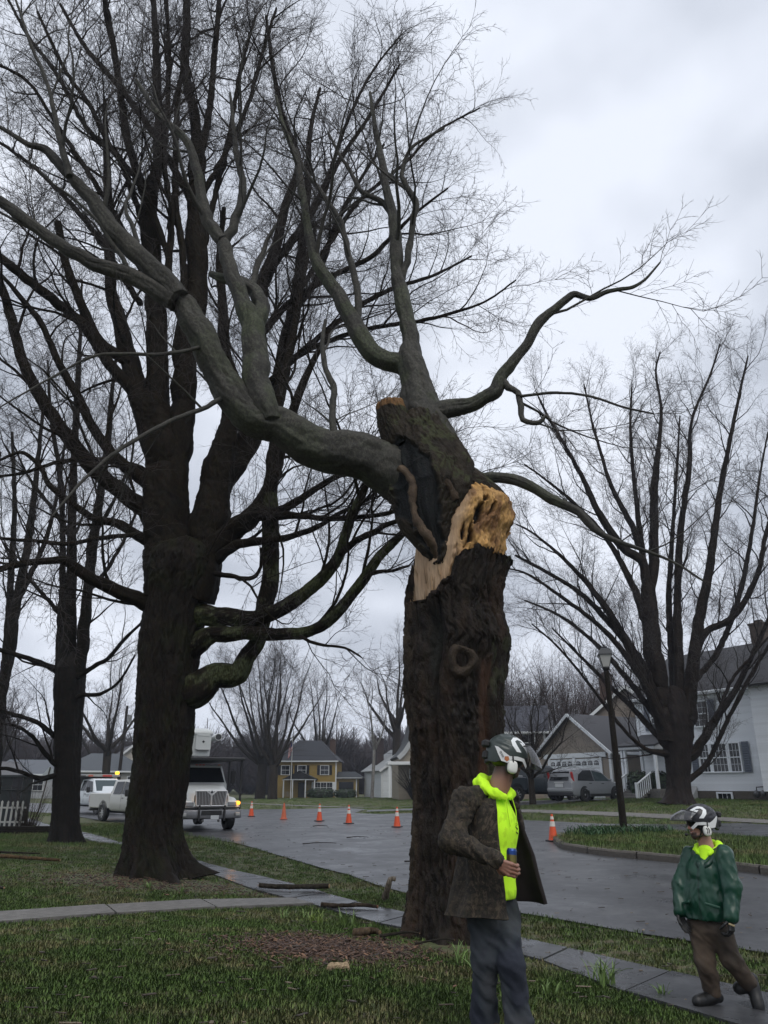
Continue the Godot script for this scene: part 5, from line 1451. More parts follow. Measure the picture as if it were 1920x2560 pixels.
func head(b: MB, at: Vector3, turn: Basis, col: Color, beard: bool, hair: Color, smile := false) -> void:
	# at: middle of the skull; turn: face looks along turn.z
	var B := func(p: Vector3) -> Vector3: return at + turn * p
	var ux := turn.x
	var bones := []
	bones.append(bone(at + turn * Vector3(0, 0.03, -0.025), at + turn * Vector3(0, 0.025, 0.02), 0.087, 0.08, 0.9, ux))
	bones.append(bone(at + turn * Vector3(0, -0.02, 0.03), at + turn * Vector3(0, -0.075, 0.05), 0.068, 0.05, 0.95, ux))
	for s in [-1.0, 1.0]:
		bones.append(bone(at + turn * Vector3(0.055 * s, -0.06, -0.01), at + turn * Vector3(0.022 * s, -0.1, 0.066), 0.021, 0.022))   # jaw
		bones.append(bone(at + turn * Vector3(0.05 * s, -0.018, 0.05), at + turn * Vector3(0.03 * s, -0.024, 0.075), 0.018, 0.014))   # cheek
		bones.append(bone(at + turn * Vector3(0.04 * s, 0.028, 0.075), at + turn * Vector3(0.014 * s, 0.024, 0.09), 0.013, 0.011))   # brow
		bones.append(bone(at + turn * Vector3(0.078 * s, 0.015, -0.005), at + turn * Vector3(0.08 * s, -0.03, 0.0), 0.014, 0.009, 0.6, ux))   # ear
		bones.append(bone(at + turn * Vector3(0.008 * s, -0.028, 0.103), at + turn * Vector3(0.013 * s, -0.028, 0.097), 0.009, 0.008))  # nostril
		bones.append(bone(at + turn * Vector3(0.031 * s, 0.007, 0.078), at + turn * Vector3(0.032 * s, 0.007, 0.079), 0.0125, 0.0125))  # eyeball under the lid
	bones.append(bone(at + turn * Vector3(0, 0.012, 0.092), at + turn * Vector3(0, -0.025, 0.113), 0.009, 0.0125))    # nose
	bones.append(bone(at + turn * Vector3(-0.012, -0.056, 0.094), at + turn * Vector3(0.012, -0.056, 0.094), 0.0085, 0.0085))   # lips
	bones.append(bone(at + turn * Vector3(-0.013, -0.068, 0.091), at + turn * Vector3(0.013, -0.068, 0.091), 0.009, 0.009))
	bones.append(bone(at + turn * Vector3(0, -0.1, 0.074), at + turn * Vector3(0, -0.097, 0.076), 0.022, 0.02))    # chin
	var subs := []
	var w := 0.03 if smile else 0.022
	subs.append(bone(at + turn * Vector3(-w, -0.058 if smile else -0.062, 0.096), at + turn * Vector3(0, -0.0625, 0.106), 0.0022, 0.0035))
	subs.append(bone(at + turn * Vector3(w, -0.058 if smile else -0.062, 0.096), at + turn * Vector3(0, -0.0625, 0.106), 0.0022, 0.0035))
	var s0 := nets(b, bones, 0.004, 0.014, col, subs)
	for k in range(s0, b.v.size()):
		var q: Vector3 = turn.inverse() * (b.v[k] - at)
		var c := b.c[k]
		var nz := fn.get_noise_3d(q.x * 500, q.y * 500, q.z * 500)
		if q.z > 0.05:
			c = c.lerp(Color(c.r * 1.15, c.g * 0.82, c.b * 0.75), smoothstep(0.03, 0.0, absf(q.y + 0.02)) * 0.6)
			if absf(absf(q.x) - 0.031) < 0.013 and absf(q.y - 0.006) < 0.006: c = c.lerp(lin(0.03, 0.02, 0.015), 0.85)
			if absf(absf(q.x) - 0.03) < 0.02 and absf(q.y - 0.03) < 0.005: c = c.lerp(hair, 0.85)
			if absf(q.y + 0.062) < 0.011 and absf(q.x) < 0.024: c = Color(c.r * 0.95, c.g * 0.6, c.b * 0.55)
			if smile and absf(q.y + 0.0615) < 0.003 and absf(q.x) < 0.02: c = lin(0.4, 0.38, 0.34)
		var bd := 0.0
		if beard:
			bd = smoothstep(-0.05, -0.068, q.y + (0.022 if absf(q.x) > 0.045 else 0.0)) * smoothstep(0.0, 0.02, q.z + 0.02)
			if absf(q.y + 0.062) < 0.0085 and absf(q.x) < 0.022: bd = 0.0
			if absf(q.y + 0.045) < 0.006 and absf(q.x) < 0.028 and q.z > 0.07: bd = 0.8
		var hr := 0.0
		if q.y > 0.06 or (q.z < -0.02 and q.y > -0.05): hr = 1.0
		c = c.lerp(hair * (1.0 + 0.6 * nz), maxf(bd * 0.9, hr))
		b.c[k] = c

# side-view patches laid on the helmet: points are (forward, up) in helmet units
const HX := 0.122
const HY := 0.128
const HZ := 0.15

func shell_x(u: float, v: float) -> float:
	var uu := u * u + (v * v if v > 0 else 0.0)
	return HX * sqrt(maxf(0.02, 1.0 - uu))

func patch(b: MB, poly: PackedVector2Array, side: float, proud: float, col: Color, at: Vector3, turn: Basis) -> void:
	# clip the patch into small cells so that it bends with the shell
	var n := 14
	for i in range(-n, n):
		for j in range(-n, n):
			var a := Vector2(i, j) / n
			var c := 1.0 / n
			var sq := PackedVector2Array([a, a + Vector2(c, 0), a + Vector2(c, c), a + Vector2(0, c)])
			for pc in Geometry2D.intersect_polygons(sq, poly):
				var tr := Geometry2D.triangulate_polygon(pc)
				var pts := []
				for w in pc:
					var x := shell_x(w.x, w.y) + proud
					pts.append(at + turn * Vector3(x * side, w.y * HY * (1.0 + proud * 4), w.x * HZ * (1.0 + proud * 4)))
				for t in range(0, tr.size(), 3):
					b.tri(pts[tr[t]], pts[tr[t + 1]], pts[tr[t + 2]], col, pts[tr[t]] - at)

func helmet(root: Node3D, at: Vector3, turn: Basis, shell_col: Color, visor_up: float, chevrons: bool) -> void:
	var hm := part(root, "helmet", helmet_shell(at, turn, shell_col), M.helmet)
	var trim := MB.new(); var sw := MB.new()
	var arc := PackedVector2Array([Vector2(0.72, 0.62), Vector2(0.5, 0.76), Vector2(0.26, 0.86), Vector2(0.02, 0.8), Vector2(-0.12, 0.6), Vector2(-0.06, 0.34), Vector2(0.17, 0.06), Vector2(0.42, 0.08), Vector2(0.2, 0.36), Vector2(0.08, 0.6), Vector2(0.2, 0.71), Vector2(0.42, 0.68), Vector2(0.66, 0.52)])
	var tri_ := PackedVector2Array([Vector2(0.32, 0.6), Vector2(0.5, 0.62), Vector2(0.72, 0.42), Vector2(0.82, 0.1), Vector2(0.56, 0.36)])
	var band := PackedVector2Array([Vector2(-0.8, 0.16), Vector2(-0.68, 0.14), Vector2(-0.4, -0.08), Vector2(-0.14, -0.24), Vector2(0.23, -0.17), Vector2(0.62, -0.19), Vector2(0.88, -0.52), Vector2(0.8, -0.66), Vector2(0.54, -0.36), Vector2(0.0, -0.38), Vector2(-0.2, -0.6), Vector2(-0.48, -0.56), Vector2(-0.66, -0.2)])
	for s in [-1.0, 1.0]:
		patch(trim, band, s, 0.004, lin(0.62, 0.63, 0.62), at, turn)
		patch(sw, arc, s, 0.003, lin(0.72, 0.74, 0.74), at, turn)
		patch(sw, tri_, s, 0.003, lin(0.66, 0.68, 0.68), at, turn)
	part(hm, "trim_band", trim, M.paint)
	part(hm, "swoosh", sw, M.paint, "stuff")
	for s in [-1.0, 1.0]:
		var b := MB.new()
		var c: Vector3 = at + turn * Vector3(s * 0.118, -0.098, 0.01)
		var bs := turn * Basis(Vector3.BACK, 0.12 * s)
		blob(b, c, Vector3(0.022, 0.045, 0.037), lin(0.62, 0.62, 0.58), bs, 22, 12, 0.75)
		if chevrons:
			for e in 2:
				for w in [-1.0, 1.0]:
					box(b, c + bs * Vector3(s * 0.0205, 0.011 * w, 0.007 - 0.016 * e), Vector3(0.006, 0.026, 0.0075), 0.001, lin(0.012, 0.012, 0.012), bs * Basis(Vector3.RIGHT, 0.5 * w))
		var em := part(hm, "ear_muff", b, M.paint)
		b = MB.new()
		blob(b, at + turn * Vector3(s * 0.1, -0.098, 0.008), Vector3(0.022, 0.05, 0.042), lin(0.012, 0.012, 0.013), bs, 18, 10, 0.8)
		tube(b, PackedVector3Array([at + turn * Vector3(s * 0.124, -0.02, 0.0), at + turn * Vector3(s * 0.131, -0.05, 0.005), at + turn * Vector3(s * 0.128, -0.085, 0.01)]), PackedFloat32Array([0.006, 0.006, 0.005]), 6, lin(0.02, 0.02, 0.02))
		part(em, "cushion", b, M.rubber)
		# chin strap
		b = MB.new()
		tube(b, PackedVector3Array([at + turn * Vector3(s * 0.088, -0.05, 0.05), at + turn * Vector3(s * 0.078, -0.11, 0.05), at + turn * Vector3(s * 0.045, -0.155, 0.06), at + turn * Vector3(0, -0.168, 0.064)]), PackedFloat32Array([0.006, 0.006, 0.006, 0.006]), 6, lin(0.015, 0.015, 0.015))
		part(hm, "chin_strap", b, M.rubber)
	# smoked visor hinged at the brow
	var rows := []
	for r in 9:
		var t := r / 8.0
		var row := PackedVector3Array()
		for c in 17:
			var a := lerpf(-1.15, 1.15, c / 16.0)
			var rad := 0.137 + 0.03 * t
			var y := 0.035 + sin(visor_up) * 0.12 * t * cos(a * 0.7) - 0.035 * t * t
			var z := 0.015 + cos(a) * (rad + 0.005) + cos(visor_up) * 0.1 * sin(t * 1.5) * cos(a * 0.8)
			row.append(at + turn * Vector3(sin(a) * (rad - 0.012), y + 0.05 * cos(a) * (1 - t), z))
		rows.append(row)
	var b := MB.new()
	grid(b, rows)
	var vz := part(hm, "visor", b, M.visor)
	b = MB.new()
	var rim := PackedVector3Array(); var rr := PackedFloat32Array()
	for c in 17:
		rim.append(rows[8][c]); rr.append(0.0028)
	tube(b, rim, rr, 5, lin(0.02, 0.02, 0.022))
	rim = PackedVector3Array(); rr = PackedFloat32Array()
	for c in 17:
		rim.append(rows[0][c]); rr.append(0.005)
	tube(b, rim, rr, 5, lin(0.02, 0.02, 0.022))
	part(vz, "rim", b, M.rubber)
	# fastener at the nape, with knob and lamp clip
	b = MB.new()
	box(b, at + turn * Vector3(0, 0.03, -0.165), Vector3(0.075, 0.05, 0.045), 0.012, lin(0.012, 0.012, 0.013), turn)
	box(b, at + turn * Vector3(0.01, -0.045, -0.15), Vector3(0.06, 0.06, 0.04), 0.012, lin(0.015, 0.015, 0.015), turn)
	blob(b, at + turn * Vector3(0, -0.085, -0.135), Vector3(0.03, 0.022, 0.022), lin(0.012, 0.012, 0.012), turn)
	part(hm, "fastener", b, M.rubber)

func helmet_shell(at: Vector3, turn: Basis, col: Color) -> MB:
	var b := MB.new()
	var rows := []
	var nc := 96
	for r in 33:
		var row := PackedVector3Array()
		for c in nc + 1:
			var az := TAU * (nc - c) / nc
			# az 0 is the right flank, forward at 90 degrees
			var fx := cos(az); var fz := sin(az)
			var u := fz
			var low := -0.2
			if u < -0.2: low = lerpf(-0.3, -0.66, clampf((-u - 0.2) / 0.5, 0, 1))
			elif u < 0.35: low = -0.3
			else: low = lerpf(-0.3, -0.1, clampf((u - 0.35) / 0.4, 0, 1))
			var p: Vector3
			if r < 9:
				var v := lerpf(low, 0.0, r / 9.0)
				var tuck := 1.0 - 0.07 * pow(-v, 2.0) * (1.4 if u < -0.2 else 0.5)
				p = Vector3(fx * HX * tuck, v * HY, fz * HZ * tuck)
			else:
				var el := (r - 9) / 23.0 * PI / 2
				p = Vector3(fx * HX * cos(el), HY * sin(el), fz * HZ * cos(el))
				# moulded grooves and vents
				var g := 0.0
				var uu := p.z / HZ; var vv := p.y / HY
				for e in [[-0.15, 0.45, -0.62, 0.62], [-0.25, 0.2, -0.75, 0.34], [0.0, 0.93, -0.4, 0.86]]:
					var a2 := Vector2(e[0], e[1]); var b2 := Vector2(e[2], e[3])
					var q := Vector2(uu, vv)
					var t := clampf((q - a2).dot(b2 - a2) / (b2 - a2).length_squared(), 0, 1)
					g = maxf(g, smoothstep(0.075, 0.03, q.distance_to(a2.lerp(b2, t))))
				if absf(fx) > 0.15: p *= 1.0 - 0.045 * g
				p *= 1.0 + 0.02 * smoothstep(0.35, 0.0, absf(p.x / HX)) * vv
			row.append(at + turn * p)
		rows.append(row)
	grid(b, rows, col, true)
	# a rolled edge
	var rim := PackedVector3Array(); var rr := PackedFloat32Array()
	for c in range(0, nc + 1, 2):
		rim.append(rows[0][c]); rr.append(0.0045)
	tube(b, rim, rr, 6, lin(0.015, 0.016, 0.016), false)
	# dark liner inside
	var k0 := b.v.size()
	blob(b, at + turn * Vector3(0, -0.005, 0), Vector3(HX * 0.93, HY * 0.92, HZ * 0.93), lin(0.01, 0.01, 0.01), turn, 24, 14)
	return b

func sheet(b: MB, rows: Array, thick: float, col: Color) -> MB:
	# a cloth sheet with two faces and closed edges; the returned builder holds the lining
	var nr: int = rows.size(); var nc: int = rows[0].size()
	var lining := MB.new()
	var out := []
	for r in nr:
		var rw: PackedVector3Array = rows[r]
		var up: PackedVector3Array = rows[mini(r + 1, nr - 1)]
		var dn: PackedVector3Array = rows[maxi(r - 1, 0)]
		var o := PackedVector3Array()
		for c in nc:
			var nn := (rw[mini(c + 1, nc - 1)] - rw[maxi(c - 1, 0)]).cross(up[c] - dn[c]).normalized()
			o.append(rw[c] + nn * thick)
		out.append(o)
	var inn := rows.duplicate()
	inn.reverse()
	grid(b, inn, col)
	grid(lining, out, lin(0.01, 0.007, 0.005))
	for e in [0, nr - 1]:
		grid(b, [rows[e], out[e]] if e == nr - 1 else [out[e], rows[e]], col)
	for e in [0, nc - 1]:
		var r0 := PackedVector3Array(); var r1 := PackedVector3Array()
		for r in nr:
			r0.append(rows[r][e]); r1.append(out[r][e])
		grid(b, [r0, r1] if e == 0 else [r1, r0], col)
	return lining

func boot(b: MB, ankle: Vector3, toe: Vector3, col: Color, up := Vector3.UP) -> void:
	var f := (toe - ankle).normalized()
	up = (up - f * up.dot(f)).normalized()
	var bones := []
	var heel := ankle - f * 0.05 - up * 0.035
	bones.append(bone(ankle + up * 0.1, ankle, 0.052, 0.05))
	bones.append(bone(ankle, heel, 0.05, 0.04))
	bones.append(bone(ankle - up * 0.01 + f * 0.02, toe - f * 0.05 + up * 0.012, 0.05, 0.04))
	bones.append(bone(heel, toe - f * 0.06 - up * 0.006, 0.036, 0.043))
	bones.append(bone(toe - f * 0.09, toe - f * 0.035, 0.044, 0.036))
	var s := nets(b, bones, 0.008, 0.025, col)
	for k in range(s, b.v.size()):
		var q := b.v[k] - ankle
		if q.dot(up) < -0.052: b.c[k] = lin(0.008, 0.008, 0.008)

func near_person() -> void:
	var gx := 0.75; var gz := -5.72
	var base := on(gx, gz)
	var root := thing("person", "person in open camouflage jacket and lime hoodie holding a can, looking away", "person", base)
	var O := base
	var yaw := deg_to_rad(42)
	var F := Vector3(sin(yaw), 0, cos(yaw))
	var Lf := Vector3(F.z, 0, -F.x)
	var hip := Vector3(0.727, 0.802, -5.750) - O
	var neck := Vector3(0.784, 1.479, -5.750) - O
	var chest := hip.lerp(neck, 0.62) + F * 0.01
	var shR := Vector3(0.553, 1.402, -5.620) - O
	var shL := Vector3(0.895, 1.396, -6.000) - O
	var elR := Vector3(0.448, 1.154, -5.500) - O
	var wrR := Vector3(0.710, 1.055, -5.360) - O
	var elL := Vector3(0.992, 1.094, -6.200) - O
	var wrL := Vector3(1.002, 0.905, -6.200) - O
	var hjL := hip + Lf * 0.095 - Vector3(0, 0.03, 0)
	var hjR := hip - Lf * 0.095 - Vector3(0, 0.03, 0)
	var knL := Vector3(0.818, 0.423, -5.660) - O
	var knR := Vector3(0.658, 0.421, -5.740) - O
	var anL := Vector3(0.864, 0.115, -5.720) - O
	var anR := Vector3(0.650, 0.070, -5.860) - O
	anL.y = h(O.x + anL.x, O.z + anL.z) - O.y + 0.1
	anR.y = h(O.x + anR.x, O.z + anR.z) - O.y + 0.1
	var skin := lin(0.26, 0.13, 0.09)
	var hb := Basis(Vector3.UP, deg_to_rad(102)) * Basis(Vector3.RIGHT, 0.2)
	var hc := Vector3(0.873, 1.684, -5.750) - O
	# one skin for the whole body
	var b := MB.new()
	var bn := [bone(hip, chest, 0.12, 0.115, 0.7, F), bone(chest, neck - Vector3(0, 0.1, 0), 0.11, 0.07, 0.65, F), bone(neck - Vector3(0, 0.05, 0), hc - Vector3(0, 0.06, 0) - hb.z * 0.015, 0.076, 0.07)]
	bn.append_array(chain([shR, elR, wrR], [0.05, 0.037, 0.028]))
	bn.append_array(chain([shL, elL, wrL], [0.055, 0.045, 0.03]))
	bn.append_array(chain([hjL, knL, anL], [0.09, 0.058, 0.04]))
	bn.append_array(chain([hjR, knR, anR], [0.09, 0.058, 0.04]))
	var sk := nets(b, bn, 0.016, 0.04, skin)
	for k in range(sk, b.v.size()):
		var q := b.v[k] - hc
		if q.y > -0.17 and q.dot(hb.z) < 0.0: b.c[k] = b.c[k].lerp(lin(0.05, 0.032, 0.024), 0.75 * smoothstep(-0.15, -0.07, q.y))
		if q.y > -0.16 and q.dot(hb.z) > 0.02: b.c[k] = b.c[k].lerp(lin(0.05, 0.032, 0.024), 0.6)
	head(b, hc, hb, skin, true, lin(0.035, 0.025, 0.018))
	var can_at := Vector3(0.820, 1.057, -5.430) - O
	var can_up := Vector3(0.1, 1, -0.12).normalized()
	# the hand closes round the can: palm looks away from us to the right
	hand(b, wrR + Vector3(0.0, -0.012, 0.012), Vector3(0.86, -0.42, 0.05), Vector3(0.3, 0.12, -0.95), 0.66, -1.0, 1.08, skin * 1.05)
	hand(b, wrL, (wrL - elL), -Lf, 0.5, -1.0, 1.0, skin)
	part(root, "body", b, M.skin)
	# jeans
	b = MB.new()
	var jn := [bone(hip + Vector3(0, 0.03, 0), hip - Vector3(0, 0.06, 0), 0.15, 0.155, 0.74, F)]
	jn.append_array(chain([hjL - Vector3(0, 0.03, 0), knL, anL + Vector3(0, -0.02, 0)], [0.112, 0.083, 0.085]))
	jn.append_array(chain([hjR - Vector3(0, 0.03, 0), knR, anR + Vector3(0, -0.02, 0)], [0.112, 0.083, 0.085]))
	for e in [anL, anR]:
		jn.append(bone(e + Vector3(0, 0.05, 0), e + Vector3(0.01, -0.035, 0.01), 0.086, 0.092))
	var s := nets(b, jn, 0.011, 0.035, lin(0.033, 0.042, 0.056))
	folds(b, s, 0.014, 22, 30, 3.0, Vector3(0.7, 0, 0.4))
	for k in range(s, b.v.size()):
		var q := b.v[k]
		var dirt := fn.get_noise_3d(q.x * 60, q.y * 45, q.z * 60)
		var c := lin(0.016, 0.022, 0.032).lerp(lin(0.06, 0.066, 0.074), clampf(dirt * 1.6, 0, 0.8))
		c = c.lerp(lin(0.026, 0.03, 0.027), smoothstep(0.6, 0.8, q.y) * 0.6)
		# seams and fly
		var rel := q - hip
		if absf(rel.dot(Lf)) < 0.008 and rel.dot(F) > 0 and rel.y > -0.12: c *= 0.5
		b.c[k] = c
	part(root, "jeans", b, M.cloth)
	# boots
	for e in [[anL, F * 0.8 + Lf * 0.25, "boot"], [anR, F + Lf * -0.1, "boot"]]:
		b = MB.new()
		boot(b, e[0] - Vector3(0, 0.015, 0), e[0] + (e[1] as Vector3).normalized() * 0.2 - Vector3(0, 0.045, 0), lin(0.03, 0.02, 0.014))
		part(root, e[2], b, M.leather)
	# lime hoodie with hood lying back and two drawstrings
	b = MB.new()
	var hd := [bone(hip + Vector3(0, 0.04, 0) + F * 0.015, hip + Vector3(0, 0.2, 0) + F * 0.01, 0.172, 0.175, 0.76, F), bone(hip + Vector3(0, 0.2, 0), chest, 0.175, 0.172, 0.74, F), bone(chest, neck - Vector3(0, 0.075, 0), 0.168, 0.1, 0.72, F)]
	hd.append_array(chain([shR, shR.lerp(elR, 0.5)], [0.068, 0.06]))
	hd.append_array(chain([shL, shL.lerp(elL, 0.5)], [0.068, 0.06]))
	s = nets(b, hd, 0.011, 0.05, M.lime, [bone(neck + F * 0.05 + Vector3(0, 0.02, 0), neck + F * 0.1 - Vector3(0, 0.03, 0), 0.062, 0.05)], hip.y - 0.015)
	folds(b, s, 0.006, 20, 14, 8.0, Vector3(0.5, 0, 0.2))
	for k in range(s, b.v.size()):
		var q := b.v[k]
		var st := fn.get_noise_3d(q.x * 320, q.y * 260, q.z * 320)
		if st > 0.3: b.c[k] *= 0.85
		if q.y < hip.y + 0.045: b.c[k] *= 0.86 + 0.14 * sin(q.x * 500 + q.z * 400)
	var hood := part(root, "hoodie", b, M.cloth_bright)
	b = MB.new()
	var hpts := []
	var hrad := []
	for j in 9:
		var a := lerpf(-2.75, 2.75, j / 8.0)
		# from the throat round behind the neck
		var dirv := -F * cos(a) + Lf * sin(a)
		var back := 0.5 + 0.5 * cos(a)
		hpts.append(neck + dirv * (0.085 + 0.035 * back) + Vector3(0, -0.06 + 0.11 * back, 0) + F * 0.012)
		hrad.append(0.024 + 0.026 * back)
	s = nets(b, chain(hpts, hrad), 0.008, 0.03, M.lime)
	folds(b, s, 0.01, 60, 40, 2.0, Vector3(0.8, 0, 0.6))
	part(hood, "hood", b, M.cloth_bright)
	b = MB.new()
	for e in [-1.0, 1.0]:
		tube(b, PackedVector3Array([neck + F * 0.115 + Lf * 0.03 * e - Vector3(0, 0.06, 0), neck + F * 0.13 + Lf * 0.045 * e - Vector3(0, 0.14, 0), neck + F * 0.14 + Lf * 0.035 * e - Vector3(0, 0.24, 0)]), PackedFloat32Array([0.0035, 0.0035, 0.0035]), 5, M.lime * 0.75)
	part(hood, "drawstring", b, M.cloth_bright)
	# dark crest on the chest
	b = MB.new()
	var cr := PackedVector3Array(); var crr := PackedFloat32Array()
	for k in 26:
		var t := k / 25.0
		cr.append(chest + Lf * (0.068 + 0.01 * sin(t * 15.0)) + Vector3(0, 0.035 - 0.07 * t, 0) + F * 0.126); crr.append(0.0028 + 0.0015 * sin(t * 17.0))
	tube(b, cr, crr, 5, lin(0.03, 0.05, 0.01))
	part(hood, "crest", b, M.cloth)
	# camouflage jacket hanging open: sleeves and shoulders, then the skirts as one swung sheet
	b = MB.new()
	var jk := [bone(shR + Vector3(0, 0.0, 0), shR.lerp(neck, 0.55) - F * 0.03 - Vector3(0, 0.01, 0), 0.085, 0.07), bone(shL, shL.lerp(neck, 0.5) - F * 0.05 - Vector3(0, 0.02, 0), 0.08, 0.06)]
	jk.append_array(chain([shR + Vector3(-0.005, -0.01, 0), elR + Vector3(-0.005, 0.01, 0.0), wrR.lerp(elR, 0.02)], [0.086, 0.076, 0.056]))
	jk.append_array(chain([shL, elL, wrL], [0.08, 0.072, 0.055]))
	s = nets(b, jk, 0.01, 0.05, Color.WHITE)
	folds(b, s, 0.014, 26, 52, 5.0, Vector3(0.9, 0, 0.5))
	var jac := part(root, "jacket", b, M.camo)
	jac.set_meta("label", "open camouflage jacket with dark brown lining")
	var edge_far := Curve3D.new()
	for e in [Vector3(1.092, 0.781, -5.800) - O, Vector3(1.082, 0.830, -5.800) - O, Vector3(1.052, 0.982, -5.820) - O, Vector3(1.036, 1.092, -5.840) - O, Vector3(0.970, 1.285, -5.860) - O, Vector3(0.875, 1.471, -5.840) - O]:
		edge_far.add_point(e)
	var rows := []
	var nr := 44
	for r in nr:
		var t := float(r) / (nr - 1)            # from hem to shoulder
		var y := lerpf(hip.y - 0.085, neck.y - 0.06, t)
		var c := hip.lerp(neck, clampf((y - hip.y) / (neck.y - hip.y), -0.3, 1))
		var wd := lerpf(0.315, 0.2, pow(t, 0.7))
		var dp := lerpf(0.27, 0.165, pow(t, 0.7))
		if t > 0.85:
			var e := (t - 0.85) / 0.15
			wd = lerpf(wd, 0.13, e * e); dp = lerpf(dp, 0.11, e * e)
		var a0 := deg_to_rad(lerpf(-20, -38, t))
		var a1 := deg_to_rad(lerpf(-276, -300, t))
		var row := PackedVector3Array()
		for k in 150:
			var u := k / 149.0
			var a := lerpf(a0, a1, u)
			var sw := smoothstep(0.66, 1.0, u) * (1.0 - t) 
			var q := c - F * 0.02 + F * cos(a) * dp + Lf * sin(a) * wd
			q += (Lf * 0.62 + F * 0.1) * sw * 0.27
			var rip := 0.018 * sin(u * 33.0 + t * 4.0 + 2.0 * fn.get_noise_2d(u * 60, t * 40)) * (1.0 - 0.6 * t) + 0.02 * fr.get_noise_3d(q.x * 50, y * 26, q.z * 50)
			q += (F * cos(a) + Lf * sin(a)) * rip
			q.y = y + 0.02 * sin(u * 11.0) * (1 - t) + (0.03 * (1 - t)) * smoothstep(0.3, 0.0, absf(u - 0.12)) * -1.0 + 0.05 * sw
			# the far panel is swung out to its front edge
			var pe := smoothstep(0.62, 1.0, u) * smoothstep(1.0, 0.86, t)
			var ey := clampf((y - hip.y + 0.085) / (neck.y - hip.y + 0.025), 0, 1)
			var edge := edge_far.sample_baked(edge_far.get_baked_length() * ey)
			q = q.lerp(Vector3(edge.x, q.y, edge.z), pe)
			q += (F - Lf) * 0.02 * pe * sin(u * 42.0 + t * 3.0) * (1.0 - t)
			row.append(q)
		rows.append(row)
	b = MB.new()
	var inner := sheet(b, rows, 0.012, Color.WHITE)
	part(jac, "jacket_skirt", b, M.camo)
	part(jac, "lining", inner, M.cloth)
	b = MB.new()
	var collar := []
	for j in 7:
		var a := lerpf(-2.0, 2.1, j / 6.0)
		collar.append(neck + (-F * cos(a) + Lf * sin(a)) * 0.15 - Vector3(0, 0.055 + 0.03 * absf(a), 0))
	s = nets(b, chain(collar, [0.022, 0.03, 0.036, 0.04, 0.036, 0.03, 0.022]), 0.009, 0.03, lin(0.03, 0.022, 0.016))
	folds(b, s, 0.008, 60, 60, 1.0)
	part(jac, "collar", b, M.cloth)
	helmet(root, hc + Vector3(0, 0.035, 0), hb, lin(0.03, 0.04, 0.036), -0.6, false)
	# sticker with lettering on the white band
	var st := MB.new()
	patch(st, PackedVector2Array([Vector2(-0.36, -0.3), Vector2(-0.2, -0.26), Vector2(-0.14, -0.42), Vector2(-0.24, -0.54), Vector2(-0.36, -0.46)]), -1.0, 0.006, lin(0.4, 0.13, 0.04), hc + Vector3(0, 0.035, 0), hb)
	var hel: Node3D = root.get_node("helmet")
	part(hel, "sticker", st, M.paint)
	var tm := TextMesh.new()
	var font := SystemFont.new()
	font.font_names = PackedStringArray(["Droid Serif"])
	tm.font = font
	tm.text = "tree"
	tm.font_size = 20
	tm.pixel_size = 0.0012
	tm.depth = 0.002
	var tx := MeshInstance3D.new()
	tx.name = "lettering"
	tx.mesh = tm
	tx.material_override = mat(0.03, 0.03, 0.03, 0.6)
	hel.add_child(tx, true)
	var lp := Vector2(-0.5, -0.22)
	tx.transform = Transform3D(hb * Basis(Vector3.UP, -PI / 2 - 0.5) * Basis(Vector3.BACK, -0.9), hc + Vector3(0, 0.035, 0) + hb * Vector3(-(shell_x(lp.x, lp.y) + 0.008), lp.y * HY, lp.y * 0 + lp.x * HZ))
	# the can
	var cb := Basis(Quaternion(Vector3.UP, can_up))
	var cn := thing("drink_can", "blue and gold drink can held in the hand of the camouflaged person", "can", base + can_at - can_up * 0.06)
	b = MB.new()
	lathe(b, PackedVector2Array([Vector2(0.0, 0.004), Vector2(0.022, 0.0), Vector2(0.026, 0.002), Vector2(0.033, 0.012), Vector2(0.033, 0.082)]), 28, lin(0.16, 0.13, 0.04), Vector3.ZERO, cb)
	lathe(b, PackedVector2Array([Vector2(0.0332, 0.082), Vector2(0.0332, 0.106), Vector2(0.0285, 0.117)]), 28, lin(0.02, 0.055, 0.2), Vector3.ZERO, cb)
	part(cn, "can_body", b, M.metal_paint)
	b = MB.new()
	lathe(b, PackedVector2Array([Vector2(0.0285, 0.117), Vector2(0.029, 0.121), Vector2(0.027, 0.122), Vector2(0.026, 0.117), Vector2(0.0, 0.117)]), 28, lin(0.6, 0.6, 0.6), Vector3.ZERO, cb)
	box(b, cb * Vector3(0.004, 0.119, 0), Vector3(0.022, 0.0015, 0.013), 0.0005, lin(0.55, 0.55, 0.55), cb)
	lathe(b, PackedVector2Array([Vector2(0.0, 0.1176), Vector2(0.009, 0.1176)]), 12, lin(0.02, 0.02, 0.02), cb * Vector3(-0.012, 0, 0), cb)
	part(cn, "can_lid", b, M.steel)

